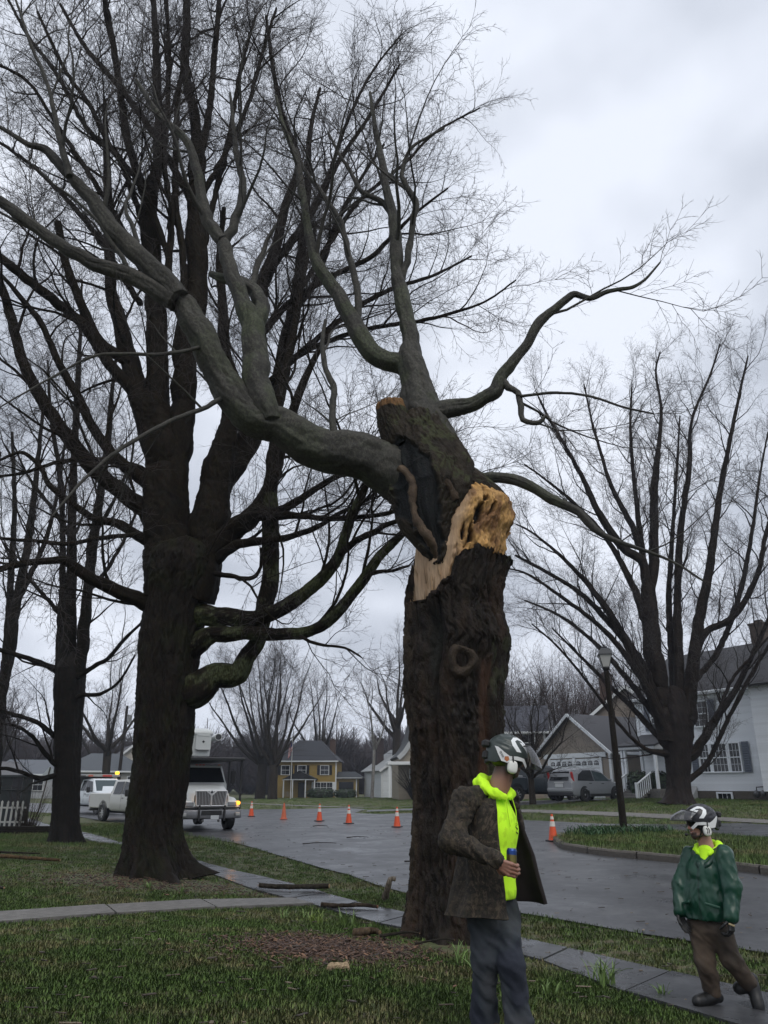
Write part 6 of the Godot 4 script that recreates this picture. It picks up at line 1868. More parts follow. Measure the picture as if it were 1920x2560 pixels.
func far_person() -> void:
	var base := on(2.88, -7.7)
	var root := thing("person", "person in wet green rain jacket, brown trousers and raised-visor helmet, facing left", "person", base)
	var O := base
	var yaw := deg_to_rad(-48)
	var F := Vector3(sin(yaw), 0, cos(yaw))
	var Lf := Vector3(F.z, 0, -F.x)
	var hip := Vector3(2.890, 0.373, -7.700) - O
	var neck := Vector3(2.963, 0.975, -7.700) - O
	var chest := hip.lerp(neck, 0.62)
	var shR := Vector3(2.863, 0.896, -7.860) - O
	var shL := Vector3(3.039, 0.913, -7.550) - O
	var elR := Vector3(2.730, 0.641, -7.840) - O
	var wrR := Vector3(2.652, 0.428, -7.760) - O
	var elL := Vector3(3.044, 0.668, -7.480) - O
	var wrL := Vector3(2.967, 0.429, -7.400) - O
	var hjL := hip + Lf * 0.09 - Vector3(0, 0.03, 0)
	var hjR := hip - Lf * 0.09 - Vector3(0, 0.03, 0)
	var knR := Vector3(2.804, 0.038, -7.680) - O
	var anR := Vector3(2.862, -0.260, -7.740) - O
	var knL := Vector3(3.012, 0.080, -7.620) - O
	var anL := Vector3(3.192, -0.141, -7.720) - O
	var dy := h(O.x + anR.x, O.z + anR.z) + 0.03 - O.y + 0.095 - anR.y
	anR.y += dy
	var skin := lin(0.4, 0.22, 0.16)
	var hb := Basis(Vector3.UP, deg_to_rad(-88)) * Basis(Vector3.RIGHT, 0.04)
	var hc := Vector3(2.923, 1.159, -7.700) - O
	var b := MB.new()
	var bn := [bone(hip, chest, 0.13, 0.135, 0.75, F), bone(chest, neck - Vector3(0, 0.06, 0), 0.135, 0.07, 0.7, F), bone(neck - Vector3(0, 0.05, 0), hc - Vector3(0, 0.05, 0) - F * 0.01, 0.064, 0.062)]
	bn.append_array(chain([shR, elR, wrR], [0.055, 0.045, 0.03]))
	bn.append_array(chain([shL, elL, wrL], [0.055, 0.045, 0.03]))
	bn.append_array(chain([hjL, knL, anL], [0.09, 0.058, 0.04]))
	bn.append_array(chain([hjR, knR, anR], [0.09, 0.058, 0.04]))
	nets(b, bn, 0.016, 0.04, skin)
	head(b, hc, hb, skin, true, lin(0.03, 0.018, 0.012), true)
	part(root, "body", b, M.skin)
	# black gloves
	b = MB.new()
	hand(b, wrR, Vector3(0.25, -1, 0.1), Lf + F * 0.4, 0.4, 1.0, 1.0, lin(0.006, 0.007, 0.0065))
	part(root, "glove", b, M.leather)
	b = MB.new()
	hand(b, wrL - Vector3(0, 0.005, 0), Vector3(-0.1, -1, 0.1), -Lf, 0.85, -1.0, 1.0, lin(0.006, 0.007, 0.0065))
	var gl := part(root, "glove", b, M.leather)
	b = MB.new()
	box(b, wrL + Vector3(-0.015, -0.045, 0.04), Vector3(0.055, 0.016, 0.012), 0.004, lin(0.32, 0.26, 0.15), Basis(Vector3.BACK, -0.35))
	part(gl, "cuff_tab", b, M.cloth)
	# trousers
	b = MB.new()
	var jn := [bone(hip + Vector3(0, 0.03, 0), hip - Vector3(0, 0.06, 0), 0.16, 0.16, 0.76, F)]
	jn.append_array(chain([hjR - Vector3(0, 0.03, 0), knR, anR + Vector3(0, 0.03, 0)], [0.108, 0.084, 0.078]))
	jn.append_array(chain([hjL - Vector3(0, 0.03, 0), knL, anL + (knL - anL) * 0.12], [0.108, 0.082, 0.07]))
	var s := nets(b, jn, 0.011, 0.04, lin(0.05, 0.038, 0.028))
	folds(b, s, 0.013, 22, 26, 6.0, Vector3(0.7, 0, 0.3))
	for k in range(s, b.v.size()):
		var q := b.v[k]
		b.c[k] = lin(0.034, 0.026, 0.019).lerp(lin(0.06, 0.042, 0.028), clampf(fn.get_noise_3d(q.x * 45, q.y * 30, q.z * 45) * 2.0, 0, 1)) * (1.0 + 0.3 * fn.get_noise_3d(q.x * 200, q.y * 200, q.z * 200))
	part(root, "trousers", b, M.cloth)
	b = MB.new()
	boot(b, anR - Vector3(0, 0.012, 0), anR + Vector3(-0.21, -0.055, 0.1), lin(0.006, 0.0055, 0.0055))
	part(root, "boot", b, M.leather)
	b = MB.new()
	boot(b, anL, anL + Vector3(0.02, -0.185, 0.09), lin(0.006, 0.007, 0.007), Vector3(-0.5, 0.4, -0.4))
	part(root, "boot", b, M.leather)
	# lime hoodie at the throat and hood behind the neck
	b = MB.new()
	s = nets(b, [bone(chest, neck - Vector3(0, 0.07, 0), 0.155, 0.09, 0.74, F)], 0.012, 0.04, M.lime)
	nets(b, [bone(neck + F * 0.05 - Vector3(0, 0.05, 0), neck + F * 0.112 - Vector3(0, 0.15, 0), 0.07, 0.022, 0.8, F)], 0.008, 0.03, M.lime)
	var hd := part(root, "hoodie", b, M.cloth_bright)
	b = MB.new()
	var hp := []; var hr := []
	for j in 9:
		var a := lerpf(-2.5, 2.5, j / 8.0)
		var back := 0.5 + 0.5 * cos(a)
		hp.append(neck + (-F * cos(a) + Lf * sin(a)) * (0.085 + 0.03 * back) + Vector3(0, -0.06 + 0.075 * back, 0) + F * 0.01)
		hr.append(0.02 + 0.016 * back)
	s = nets(b, chain(hp, hr), 0.009, 0.03, M.lime)
	folds(b, s, 0.006, 50, 40, 3.0)
	part(hd, "hood", b, M.cloth_bright)
	# rain jacket, open at the throat
	b = MB.new()
	var jk := [bone(hip + Vector3(0, 0.02, 0), hip + Vector3(0, 0.16, 0), 0.205, 0.19, 0.78, F), bone(hip + Vector3(0, 0.16, 0), chest, 0.19, 0.185, 0.78, F), bone(chest, neck - Vector3(0, 0.085, 0), 0.18, 0.11, 0.76, F)]
	jk.append_array(chain([shR, elR, wrR.lerp(elR, 0.05)], [0.082, 0.072, 0.056]))
	jk.append_array(chain([shL, elL, wrL.lerp(elL, 0.05)], [0.086, 0.078, 0.062]))
	s = nets(b, jk, 0.01, 0.045, lin(0.004, 0.042, 0.023), [bone(neck + F * 0.14 + Vector3(0, 0.03, 0), neck + F * 0.19 + Vector3(0, -0.125, 0), 0.085, 0.02), bone(neck + Vector3(0, 0.01, 0), neck + Vector3(0, 0.2, 0), 0.085, 0.12)], hip.y + 0.005)
	folds(b, s, 0.013, 34, 17, 9.0, Vector3(0.5, 0, 0.3))
	for k in range(s, b.v.size()):
		var q := b.v[k]
		var rel := q - hip
		b.c[k] *= 1.0 + 0.35 * fn.get_noise_3d(q.x * 50, q.y * 40, q.z * 50)
		if absf(rel.dot(Lf) - 0.012) < 0.007 and rel.dot(F) > 0.05: b.c[k] *= 0.45
		if rel.y < 0.05: b.c[k] *= 0.75
	var jac := part(root, "jacket", b, M.wet_cloth)
	jac.set_meta("label", "wet dark green rain jacket")
	b = MB.new()
	for e in [[0.13, -0.06, 0.0], [-0.12, -0.05, 0.0]]:
		var pk: Vector3 = hip + Vector3(0, 0.14, 0) + Lf * e[0] + F * 0.155
		box(b, pk, Vector3(0.13, 0.022, 0.018), 0.006, lin(0.007, 0.05, 0.03), Basis(Vector3.UP, yaw + e[0] * 4.5) * Basis(Vector3.BACK, -0.25 * signf(e[0])))
	part(jac, "pocket_flap", b, M.wet_cloth)
	b = MB.new()
	for e in [-1.0, 1.0]:
		var cl := [neck - F * 0.1 - Vector3(0, 0.02, 0), neck - F * 0.06 + Lf * 0.095 * e - Vector3(0, 0.03, 0), neck + F * 0.05 + Lf * 0.1 * e - Vector3(0, 0.065, 0), neck + F * 0.125 + Lf * 0.035 * e - Vector3(0, 0.15, 0), neck + F * 0.15 + Lf * 0.008 * e - Vector3(0, 0.2, 0)]
		nets(b, chain(cl, [0.03, 0.032, 0.03, 0.024, 0.01]), 0.008, 0.03, lin(0.004, 0.034, 0.02))
	folds(b, 0, 0.005, 40, 40, 1.0)
	part(jac, "collar", b, M.wet_cloth)
	helmet(root, hc + Vector3(0, 0.052, 0) - hb.z * 0.012, hb, lin(0.014, 0.015, 0.018), -0.02, true)
	# microphone boom
	b = MB.new()
	var hel: Node3D = root.get_node("helmet")
	tube(b, PackedVector3Array([hc + hb * Vector3(0.12, -0.08, 0.03), hc + hb * Vector3(0.1, -0.09, 0.09), hc + hb * Vector3(0.06, -0.075, 0.15)]), PackedFloat32Array([0.003, 0.003, 0.003]), 5, lin(0.012, 0.012, 0.012))
	blob(b, hc + hb * Vector3(0.05, -0.074, 0.165), Vector3(0.014, 0.014, 0.018), lin(0.01, 0.01, 0.01), hb, 10, 8)
	part(hel, "microphone", b, M.rubber)
# ---------------------------------------------------------------- vehicles (local z forward, x to the vehicle's left)
func wheel(root: Node3D, at: Vector3, r: float, w: float, side: float, rim_col: Color, spokes := 6) -> void:
	var b := MB.new()
	var tb := Basis(Vector3.BACK, -PI / 2 * side)
	lathe(b, PackedVector2Array([Vector2(r * 0.6, -w / 2), Vector2(r * 0.9, -w / 2), Vector2(r, -w * 0.36), Vector2(r, w * 0.36), Vector2(r * 0.93, w / 2), Vector2(r * 0.62, w / 2), Vector2(r * 0.58, w * 0.3)]), 28, lin(0.014, 0.014, 0.014), at, tb)
	var o := part(root, "wheel", b, M.rubber)
	b = MB.new()
	lathe(b, PackedVector2Array([Vector2(r * 0.62, w * 0.44), Vector2(r * 0.57, w * 0.45), Vector2(r * 0.54, w * 0.2), Vector2(0.0, w * 0.16)]), 24, rim_col * 0.35, at, tb)
	for k in spokes:
		var a := TAU * k / spokes
		box(b, at + tb * Vector3(cos(a) * r * 0.33, w * 0.3, sin(a) * r * 0.33), Vector3(r * 0.48, w * 0.12, r * 0.13), 0.004, rim_col, tb * Basis(Vector3.UP, -a))
	lathe(b, PackedVector2Array([Vector2(r * 0.14, w * 0.2), Vector2(r * 0.13, w * 0.4), Vector2(0.0, w * 0.42)]), 14, rim_col, at, tb)
	part(o, "rim", b, M.steel_paint)

func shell(b: MB, st: Array, col: Color, ends := true) -> void:
	# stations along z: [z, sill y, belt y, roof y, sill half width, belt half width, roof half width]
	var rows := []
	for s in st:
		var ring := PackedVector3Array()
		var half := [Vector2(s[4] * 0.9, s[1] - 0.04), Vector2(s[4], s[1] + 0.05), Vector2(lerpf(s[4], s[5], 0.5) + 0.02, lerpf(s[1], s[2], 0.5)), Vector2(s[5], s[2] - 0.03), Vector2(s[5] - 0.012, s[2]), Vector2(lerpf(s[5], s[6], 0.5) - 0.005, lerpf(s[2], s[3], 0.52)), Vector2(s[6], s[3] - 0.05), Vector2(s[6] - 0.07, s[3] - 0.008), Vector2(s[6] * 0.4, s[3])]
		for q in half: ring.append(Vector3(-q.x, q.y, s[0]))
		for k in range(half.size() - 1, -1, -1): ring.append(Vector3(half[k].x, half[k].y, s[0]))
		rows.append(ring)
	var k0 := b.v.size()
	grid(b, rows, col)
	if ends:
		for e in [0, rows.size() - 1]:
			var c := Vector3.ZERO
			for q in rows[e]: c += q / rows[e].size()
			for k in rows[e].size():
				b.tri(rows[e][k], rows[e][(k + 1) % rows[e].size()], c, col, Vector3(0, 0, -1 if e == 0 else 1))

func hull_at(st: Array, z: float, t: float, side: float) -> Vector3:
	# a point of the greenhouse flank: t 0 at the belt, 1 at the roof
	for k in st.size() - 1:
		if z <= st[k + 1][0] or k == st.size() - 2:
			var f := clampf((z - st[k][0]) / (st[k + 1][0] - st[k][0]), 0, 1)
			var a := []
			for e in 7: a.append(lerpf(st[k][e], st[k + 1][e], f))
			var y := lerpf(a[2], a[3], t)
			var x := lerpf(a[5], a[6], t)
			return Vector3(x * side, y, z)
	return Vector3.ZERO

func side_glass(b: MB, st: Array, poly: Array, side: float, out := 0.012) -> void:
	# poly: [z, t] corners
	var pts := PackedVector3Array()
	for q in poly:
		pts.append(hull_at(st, q[0], q[1], side) + Vector3(side * out, 0, 0))
	for k in range(1, pts.size() - 1):
		b.tri(pts[0], pts[k], pts[k + 1], Color.WHITE, Vector3(side, 0.2, 0))

func lens_lamp(root: Node3D, called: String, at: Vector3, s: Vector3, col: Color, m: Material, turn := Basis()) -> MeshInstance3D:
	var b := MB.new()
	box(b, at, s, minf(s.x, minf(s.y, s.z)) * 0.35, col, turn)
	return part(root, called, b, m)

func lit_lamp(root: Node3D, called: String, at: Vector3, s: Vector3, col: Color, power: float) -> void:
	var b := MB.new()
	blob(b, at, s, Color.WHITE, Basis(), 14, 8, 0.8)
	var m := mat(col.r, col.g, col.b, 0.4)
	m.emission_enabled = true
	m.emission = col.linear_to_srgb()
	m.emission_energy_multiplier = power
	part(root, called, b, m)
	var l := OmniLight3D.new()
	l.name = "glow"
	l.light_color = col.linear_to_srgb()
	l.light_energy = 0.03
	l.light_size = s.x
	l.omni_range = 30
	l.omni_attenuation = 2.0
	l.shadow_enabled = true
	root.add_child(l, true)
	l.position = at + Vector3(0, 0, s.z + 0.05)

func bucket_truck() -> void:
	var root := thing("bucket_truck", "white bucket truck with amber indicators lit, parked by the huge maple", "truck", on(-7.0, -32.1), deg_to_rad(27))
	root.scale = Vector3(1.0, 0.9, 1.0)
	var W := lin(0.62, 0.64, 0.62)
	var b := MB.new()
	# bonnet: rows from grille to cowl
	var rows := []
	for e in [[1.02, 0.98, 1.58, 0.64, 0.5], [0.98, 0.95, 1.64, 0.7, 0.56], [0.55, 0.95, 1.74, 0.78, 0.64], [0.0, 0.95, 1.83, 0.9, 0.74], [-0.62, 0.95, 1.9, 1.02, 0.86]]:
		var ring := PackedVector3Array()
		for q in [Vector2(-e[3], e[1]), Vector2(-e[3], lerpf(e[1], e[2], 0.7)), Vector2(-e[4], e[2] - 0.04), Vector2(-e[4] * 0.5, e[2]), Vector2(e[4] * 0.5, e[2]), Vector2(e[4], e[2] - 0.04), Vector2(e[3], lerpf(e[1], e[2], 0.7)), Vector2(e[3], e[1])]:
			ring.append(Vector3(q.x, q.y, e[0]))
		rows.append(ring)
	rows.reverse()
	grid(b, rows, W)
	b.quad(Vector3(-0.64, 0.98, 1.02), Vector3(0.64, 0.98, 1.02), Vector3(0.5, 1.57, 1.02), Vector3(-0.5, 1.57, 1.02), W, Vector3.BACK)
	part(root, "bonnet", b, M.car_paint)
	for s in [-1.0, 1.0]:
		b = MB.new()
		rows = []
		for k in 13:
			var a := lerpf(-0.1, PI + 0.1, k / 12.0)
			var row := PackedVector3Array()
			for e in [[0.72, 0.66], [0.98, 0.7], [1.14, 0.66], [1.17, 0.55]]:
				row.append(Vector3(s * e[0], 0.62 + sin(a) * e[1] * 1.05, cos(a) * (e[1] + 0.28)))
			if s > 0: row.reverse()
			rows.append(row)
		rows.reverse()
		grid(b, rows, W)
		box(b, Vector3(s * 0.85, 1.02, 0.86), Vector3(0.6, 0.34, 0.3), 0.08, W)
		part(root, "fender", b, M.car_paint)
		lens_lamp(root, "headlight", Vector3(s * 0.83, 1.06, 1.02), Vector3(0.34, 0.17, 0.06), lin(0.25, 0.26, 0.27), M.steel_paint)
		lit_lamp(root, "indicator_lamp", Vector3(s * 1.06, 1.1, 0.98), Vector3(0.1, 0.085, 0.06), Color(1.0, 0.42, 0.04), 1.1)
	# grille of upright bars with a diamond badge
	b = MB.new()
	b.quad(Vector3(-0.52, 1.0, 1.03), Vector3(0.52, 1.0, 1.03), Vector3(0.57, 1.56, 1.03), Vector3(-0.57, 1.56, 1.03), lin(0.01, 0.01, 0.01), Vector3.BACK)
	var gr := part(root, "grille", b, M.rubber)
	b = MB.new()
	for k in 19:
		var t := (k - 9) / 9.0
		var top := 1.55 - 0.16 * maxf(0.0, 1.0 - absf(t) * 3.5)
		tube(b, PackedVector3Array([Vector3(t * 0.48, 1.01, 1.045), Vector3(t * 0.53, top, 1.045)]), PackedFloat32Array([0.012, 0.012]), 5, lin(0.5, 0.5, 0.5))
	for e in [[Vector3(-0.54, 0.99, 1.04), Vector3(-0.6, 1.58, 1.04)], [Vector3(0.54, 0.99, 1.04), Vector3(0.6, 1.58, 1.04)], [Vector3(-0.54, 0.99, 1.04), Vector3(0.54, 0.99, 1.04)], [Vector3(-0.6, 1.58, 1.04), Vector3(-0.18, 1.58, 1.05)], [Vector3(0.6, 1.58, 1.04), Vector3(0.18, 1.58, 1.05)], [Vector3(-0.2, 1.58, 1.05), Vector3(0, 1.4, 1.06)], [Vector3(0.2, 1.58, 1.05), Vector3(0, 1.4, 1.06)], [Vector3(0, 1.4, 1.05), Vector3(0, 1.0, 1.05)]]:
		tube(b, PackedVector3Array(e), PackedFloat32Array([0.03, 0.03]), 6, lin(0.6, 0.6, 0.6))
	part(gr, "bar", b, M.steel_paint)
	b = MB.new()
	box(b, Vector3(0, 1.53, 1.075), Vector3(0.15, 0.15, 0.03), 0.01, lin(0.6, 0.6, 0.6), Basis(Vector3.BACK, PI / 4))
	box(b, Vector3(0, 1.53, 1.09), Vector3(0.085, 0.085, 0.012), 0.003, lin(0.03, 0.03, 0.03), Basis(Vector3.BACK, PI / 4))
	part(gr, "badge", b, M.steel_paint)
	# cab
	b = MB.new()
	var cab := [[-2.2, 0.75, 1.85, 2.66, 1.05, 1.05, 0.93], [-1.1, 0.75, 1.85, 2.68, 1.05, 1.05, 0.93], [-0.98, 0.75, 1.87, 2.6, 1.05, 1.05, 0.92], [-0.6, 0.8, 1.88, 1.92, 1.03, 1.03, 1.0]]
	shell(b, cab, W)
	var cb := part(root, "cab", b, M.car_paint)
	b = MB.new()
	b.quad(Vector3(-0.93, 1.93, -0.57), Vector3(0.93, 1.93, -0.57), Vector3(0.83, 2.56, -0.94), Vector3(-0.83, 2.56, -0.94), Color.WHITE, Vector3(0, 0.4, 1))
	part(cb, "windscreen", b, M.glass_dark)
	b = MB.new()
	for s in [-1.0, 1.0]:
		side_glass(b, cab, [[-1.75, 0.06], [-0.75, 0.1], [-1.02, 0.86], [-1.75, 0.86]], s)
	part(cb, "side_window", b, M.glass_dark)
	for x in [-0.78, -0.14, 0.0, 0.14, 0.78]:
		lens_lamp(cb, "marker_lamp", Vector3(x, 2.68, -0.99), Vector3(0.09, 0.045, 0.06), lin(0.5, 0.14, 0.03) if absf(x) > 0.5 else lin(0.45, 0.05, 0.02), M.paint)
	# bumper with guard posts, tow hooks and plate
	b = MB.new()
	rows = []
	for y in [0.5, 0.54, 0.8, 0.84]:
		var row := PackedVector3Array()
		for k in 17:
			var t := (k - 8) / 8.0
			row.append(Vector3(t * 1.2, y, 1.22 - 0.2 * pow(absf(t), 4) - (0.06 if y < 0.52 or y > 0.82 else 0.0)))
		rows.append(row)
	grid(b, rows, lin(0.22, 0.22, 0.23))
	var bp := part(root, "bumper", b, M.steel_paint)
	b = MB.new()
	box(b, Vector3(0, 0.72, 1.2), Vector3(0.8, 0.2, 0.06), 0.02, lin(0.012, 0.012, 0.012))
	box(b, Vector3(0, 0.92, 1.08), Vector3(2.2, 0.06, 0.1), 0.02, lin(0.012, 0.012, 0.012))
	for s in [-1.0, 1.0]:
		box(b, Vector3(s * 0.48, 0.72, 1.27), Vector3(0.07, 0.6, 0.07), 0.015, lin(0.012, 0.012, 0.012))
		box(b, Vector3(s * 0.3, 0.42, 1.15), Vector3(0.08, 0.1, 0.1), 0.02, lin(0.1, 0.1, 0.1))
	part(bp, "guard", b, M.rubber)
	for s in [-1.0, 1.0]:
		lens_lamp(bp, "fog_lamp", Vector3(s * 1.02, 0.66, 1.2), Vector3(0.18, 0.13, 0.05), lin(0.4, 0.4, 0.38), M.steel_paint)
	b = MB.new()
	box(b, Vector3(0.12, 0.55, 1.25), Vector3(0.31, 0.16, 0.015), 0.004, lin(0.5, 0.52, 0.52))
	part(bp, "licence_plate", b, M.paint)
	# running gear
	b = MB.new()
	box(b, Vector3(0, 0.62, -2.5), Vector3(0.9, 0.25, 6.6), 0.03, lin(0.012, 0.012, 0.012))
	box(b, Vector3(0, 0.5, 0), Vector3(1.7, 0.12, 0.14), 0.03, lin(0.012, 0.012, 0.012))
	part(root, "chassis", b, M.rubber)
	for e in [[1.0, 0.0], [-1.0, 0.0], [1.0, -4.6], [-1.0, -4.6]]:
		wheel(root, Vector3(e[0] * 1.0, 0.5, e[1]), 0.5, 0.3, e[0], lin(0.45, 0.45, 0.45), 8)
	# chip box with roof rack carried forward over the cab
	b = MB.new()
	box(b, Vector3(0, 1.7, -4.4), Vector3(2.4, 1.9, 3.9), 0.04, W)
	part(root, "chip_box", b, M.car_paint)
	b = MB.new()
	box(b, Vector3(0, 2.88, -2.9), Vector3(2.75, 0.07, 7.0), 0.02, lin(0.03, 0.032, 0.034))
	box(b, Vector3(0, 2.93, 0.6), Vector3(2.75, 0.05, 0.05), 0.01, lin(0.09, 0.09, 0.09))
	for z in [0.3, -1.4]:
		box(b, Vector3(1.34, 1.85, z), Vector3(0.075, 2.05, 0.075), 0.01, lin(0.012, 0.012, 0.012))
		box(b, Vector3(-1.34, 1.85, z), Vector3(0.075, 2.05, 0.075), 0.01, lin(0.012, 0.012, 0.012))
		box(b, Vector3(1.2, 0.86, z), Vector3(0.35, 0.06, 0.06), 0.01, lin(0.012, 0.012, 0.012))
		box(b, Vector3(-1.2, 0.86, z), Vector3(0.35, 0.06, 0.06), 0.01, lin(0.012, 0.012, 0.012))
	part(root, "roof_rack", b, M.rubber)
	for s in [-1.0, 1.0]:
		b = MB.new()
		box(b, Vector3(s * 1.27, 2.15, -0.55), Vector3(0.2, 0.55, 0.1), 0.03, lin(0.015, 0.015, 0.015))
		tube(b, PackedVector3Array([Vector3(s * 1.02, 2.5, -0.7), Vector3(s * 1.27, 2.5, -0.58), Vector3(s * 1.27, 1.8, -0.58), Vector3(s * 1.02, 1.75, -0.7)]), PackedFloat32Array([0.018, 0.018, 0.018, 0.018]), 6, lin(0.015, 0.015, 0.015))
		part(root, "mirror", b, M.rubber)
	# bucket, its liner, knuckle and boom
	b = MB.new()
	rows = []
	for e in [[3.0, 0.4], [3.04, 0.44], [3.9, 0.47], [3.92, 0.53], [4.02, 0.53], [4.12, 0.47], [4.2, 0.3], [4.22, 0.05]]:
		var row := PackedVector3Array()
		for k in 29:
			var a := TAU * (28 - k) / 28
			row.append(Vector3(-0.28 + sgnpow(cos(a), 0.45) * e[1], e[0], -0.5 + sgnpow(sin(a), 0.45) * e[1]))
		rows.append(row)
	grid(b, rows, W, true)
	var bk := part(root, "bucket", b, M.car_paint)
	b = MB.new()
	var arch := PackedVector2Array([Vector2(-0.2, 3.3), Vector2(0.4, 3.3), Vector2(0.4, 3.85)])
	for k in 9:
		var a := PI * k / 8
		arch.append(Vector2(0.1 + 0.3 * cos(a), 3.85 + 0.16 * sin(a)))
	prism(b, arch, -0.06, 0.04, lin(0.56, 0.58, 0.56), Transform3D(Basis(), Vector3(-0.3, 0, 0)), 0.02)
	box(b, Vector3(-0.2, 3.28, 0.02), Vector3(0.5, 0.1, 0.16), 0.04, lin(0.35, 0.36, 0.35))
	box(b, Vector3(-0.2, 3.88, 0.05), Vector3(0.5, 0.025, 0.02), 0.006, W)
	part(bk, "step_panel", b, M.car_paint)
	b = MB.new()
	box(b, Vector3(-0.2, 3.62, 0.045), Vector3(0.085, 0.085, 0.012), 0.003, lin(0.01, 0.01, 0.01), Basis(Vector3.BACK, PI / 4))
	part(bk, "diamond_mark", b, M.paint)
	b = MB.new()
	lathe(b, PackedVector2Array([Vector2(0.13, 0.0), Vector2(0.15, 0.0), Vector2(0.155, 0.05), Vector2(0.155, 4.2)]), 20, W, Vector3(0.5, 3.86, -0.35), Basis(Vector3.RIGHT, -PI / 2))
	lathe(b, PackedVector2Array([Vector2(0.0, 0.04), Vector2(0.13, 0.04)]), 20, lin(0.03, 0.03, 0.03), Vector3(0.5, 3.86, -0.35), Basis(Vector3.RIGHT, -PI / 2))
	part(root, "boom", b, M.car_paint)
	b = MB.new()
	for e in [[-0.62, 3.2, 0.16], [-0.68, 3.55, 0.12], [-0.6, 3.0, 0.2]]:
		blob(b, Vector3(e[0], e[1], -0.6), Vector3(e[2], e[2], 0.3), lin(0.015, 0.015, 0.016), Basis(), 12, 8)
	tube(b, PackedVector3Array([Vector3(-0.75, 3.85, -0.6), Vector3(-0.72, 3.4, -0.5), Vector3(-0.5, 3.05, -0.7), Vector3(-0.2, 2.95, -1.4)]), PackedFloat32Array([0.05, 0.05, 0.06, 0.06]), 8, lin(0.02, 0.02, 0.02))
	box(b, Vector3(-0.72, 3.85, -0.5), Vector3(0.3, 0.05, 0.2), 0.02, W)
	part(root, "hydraulics", b, M.rubber)

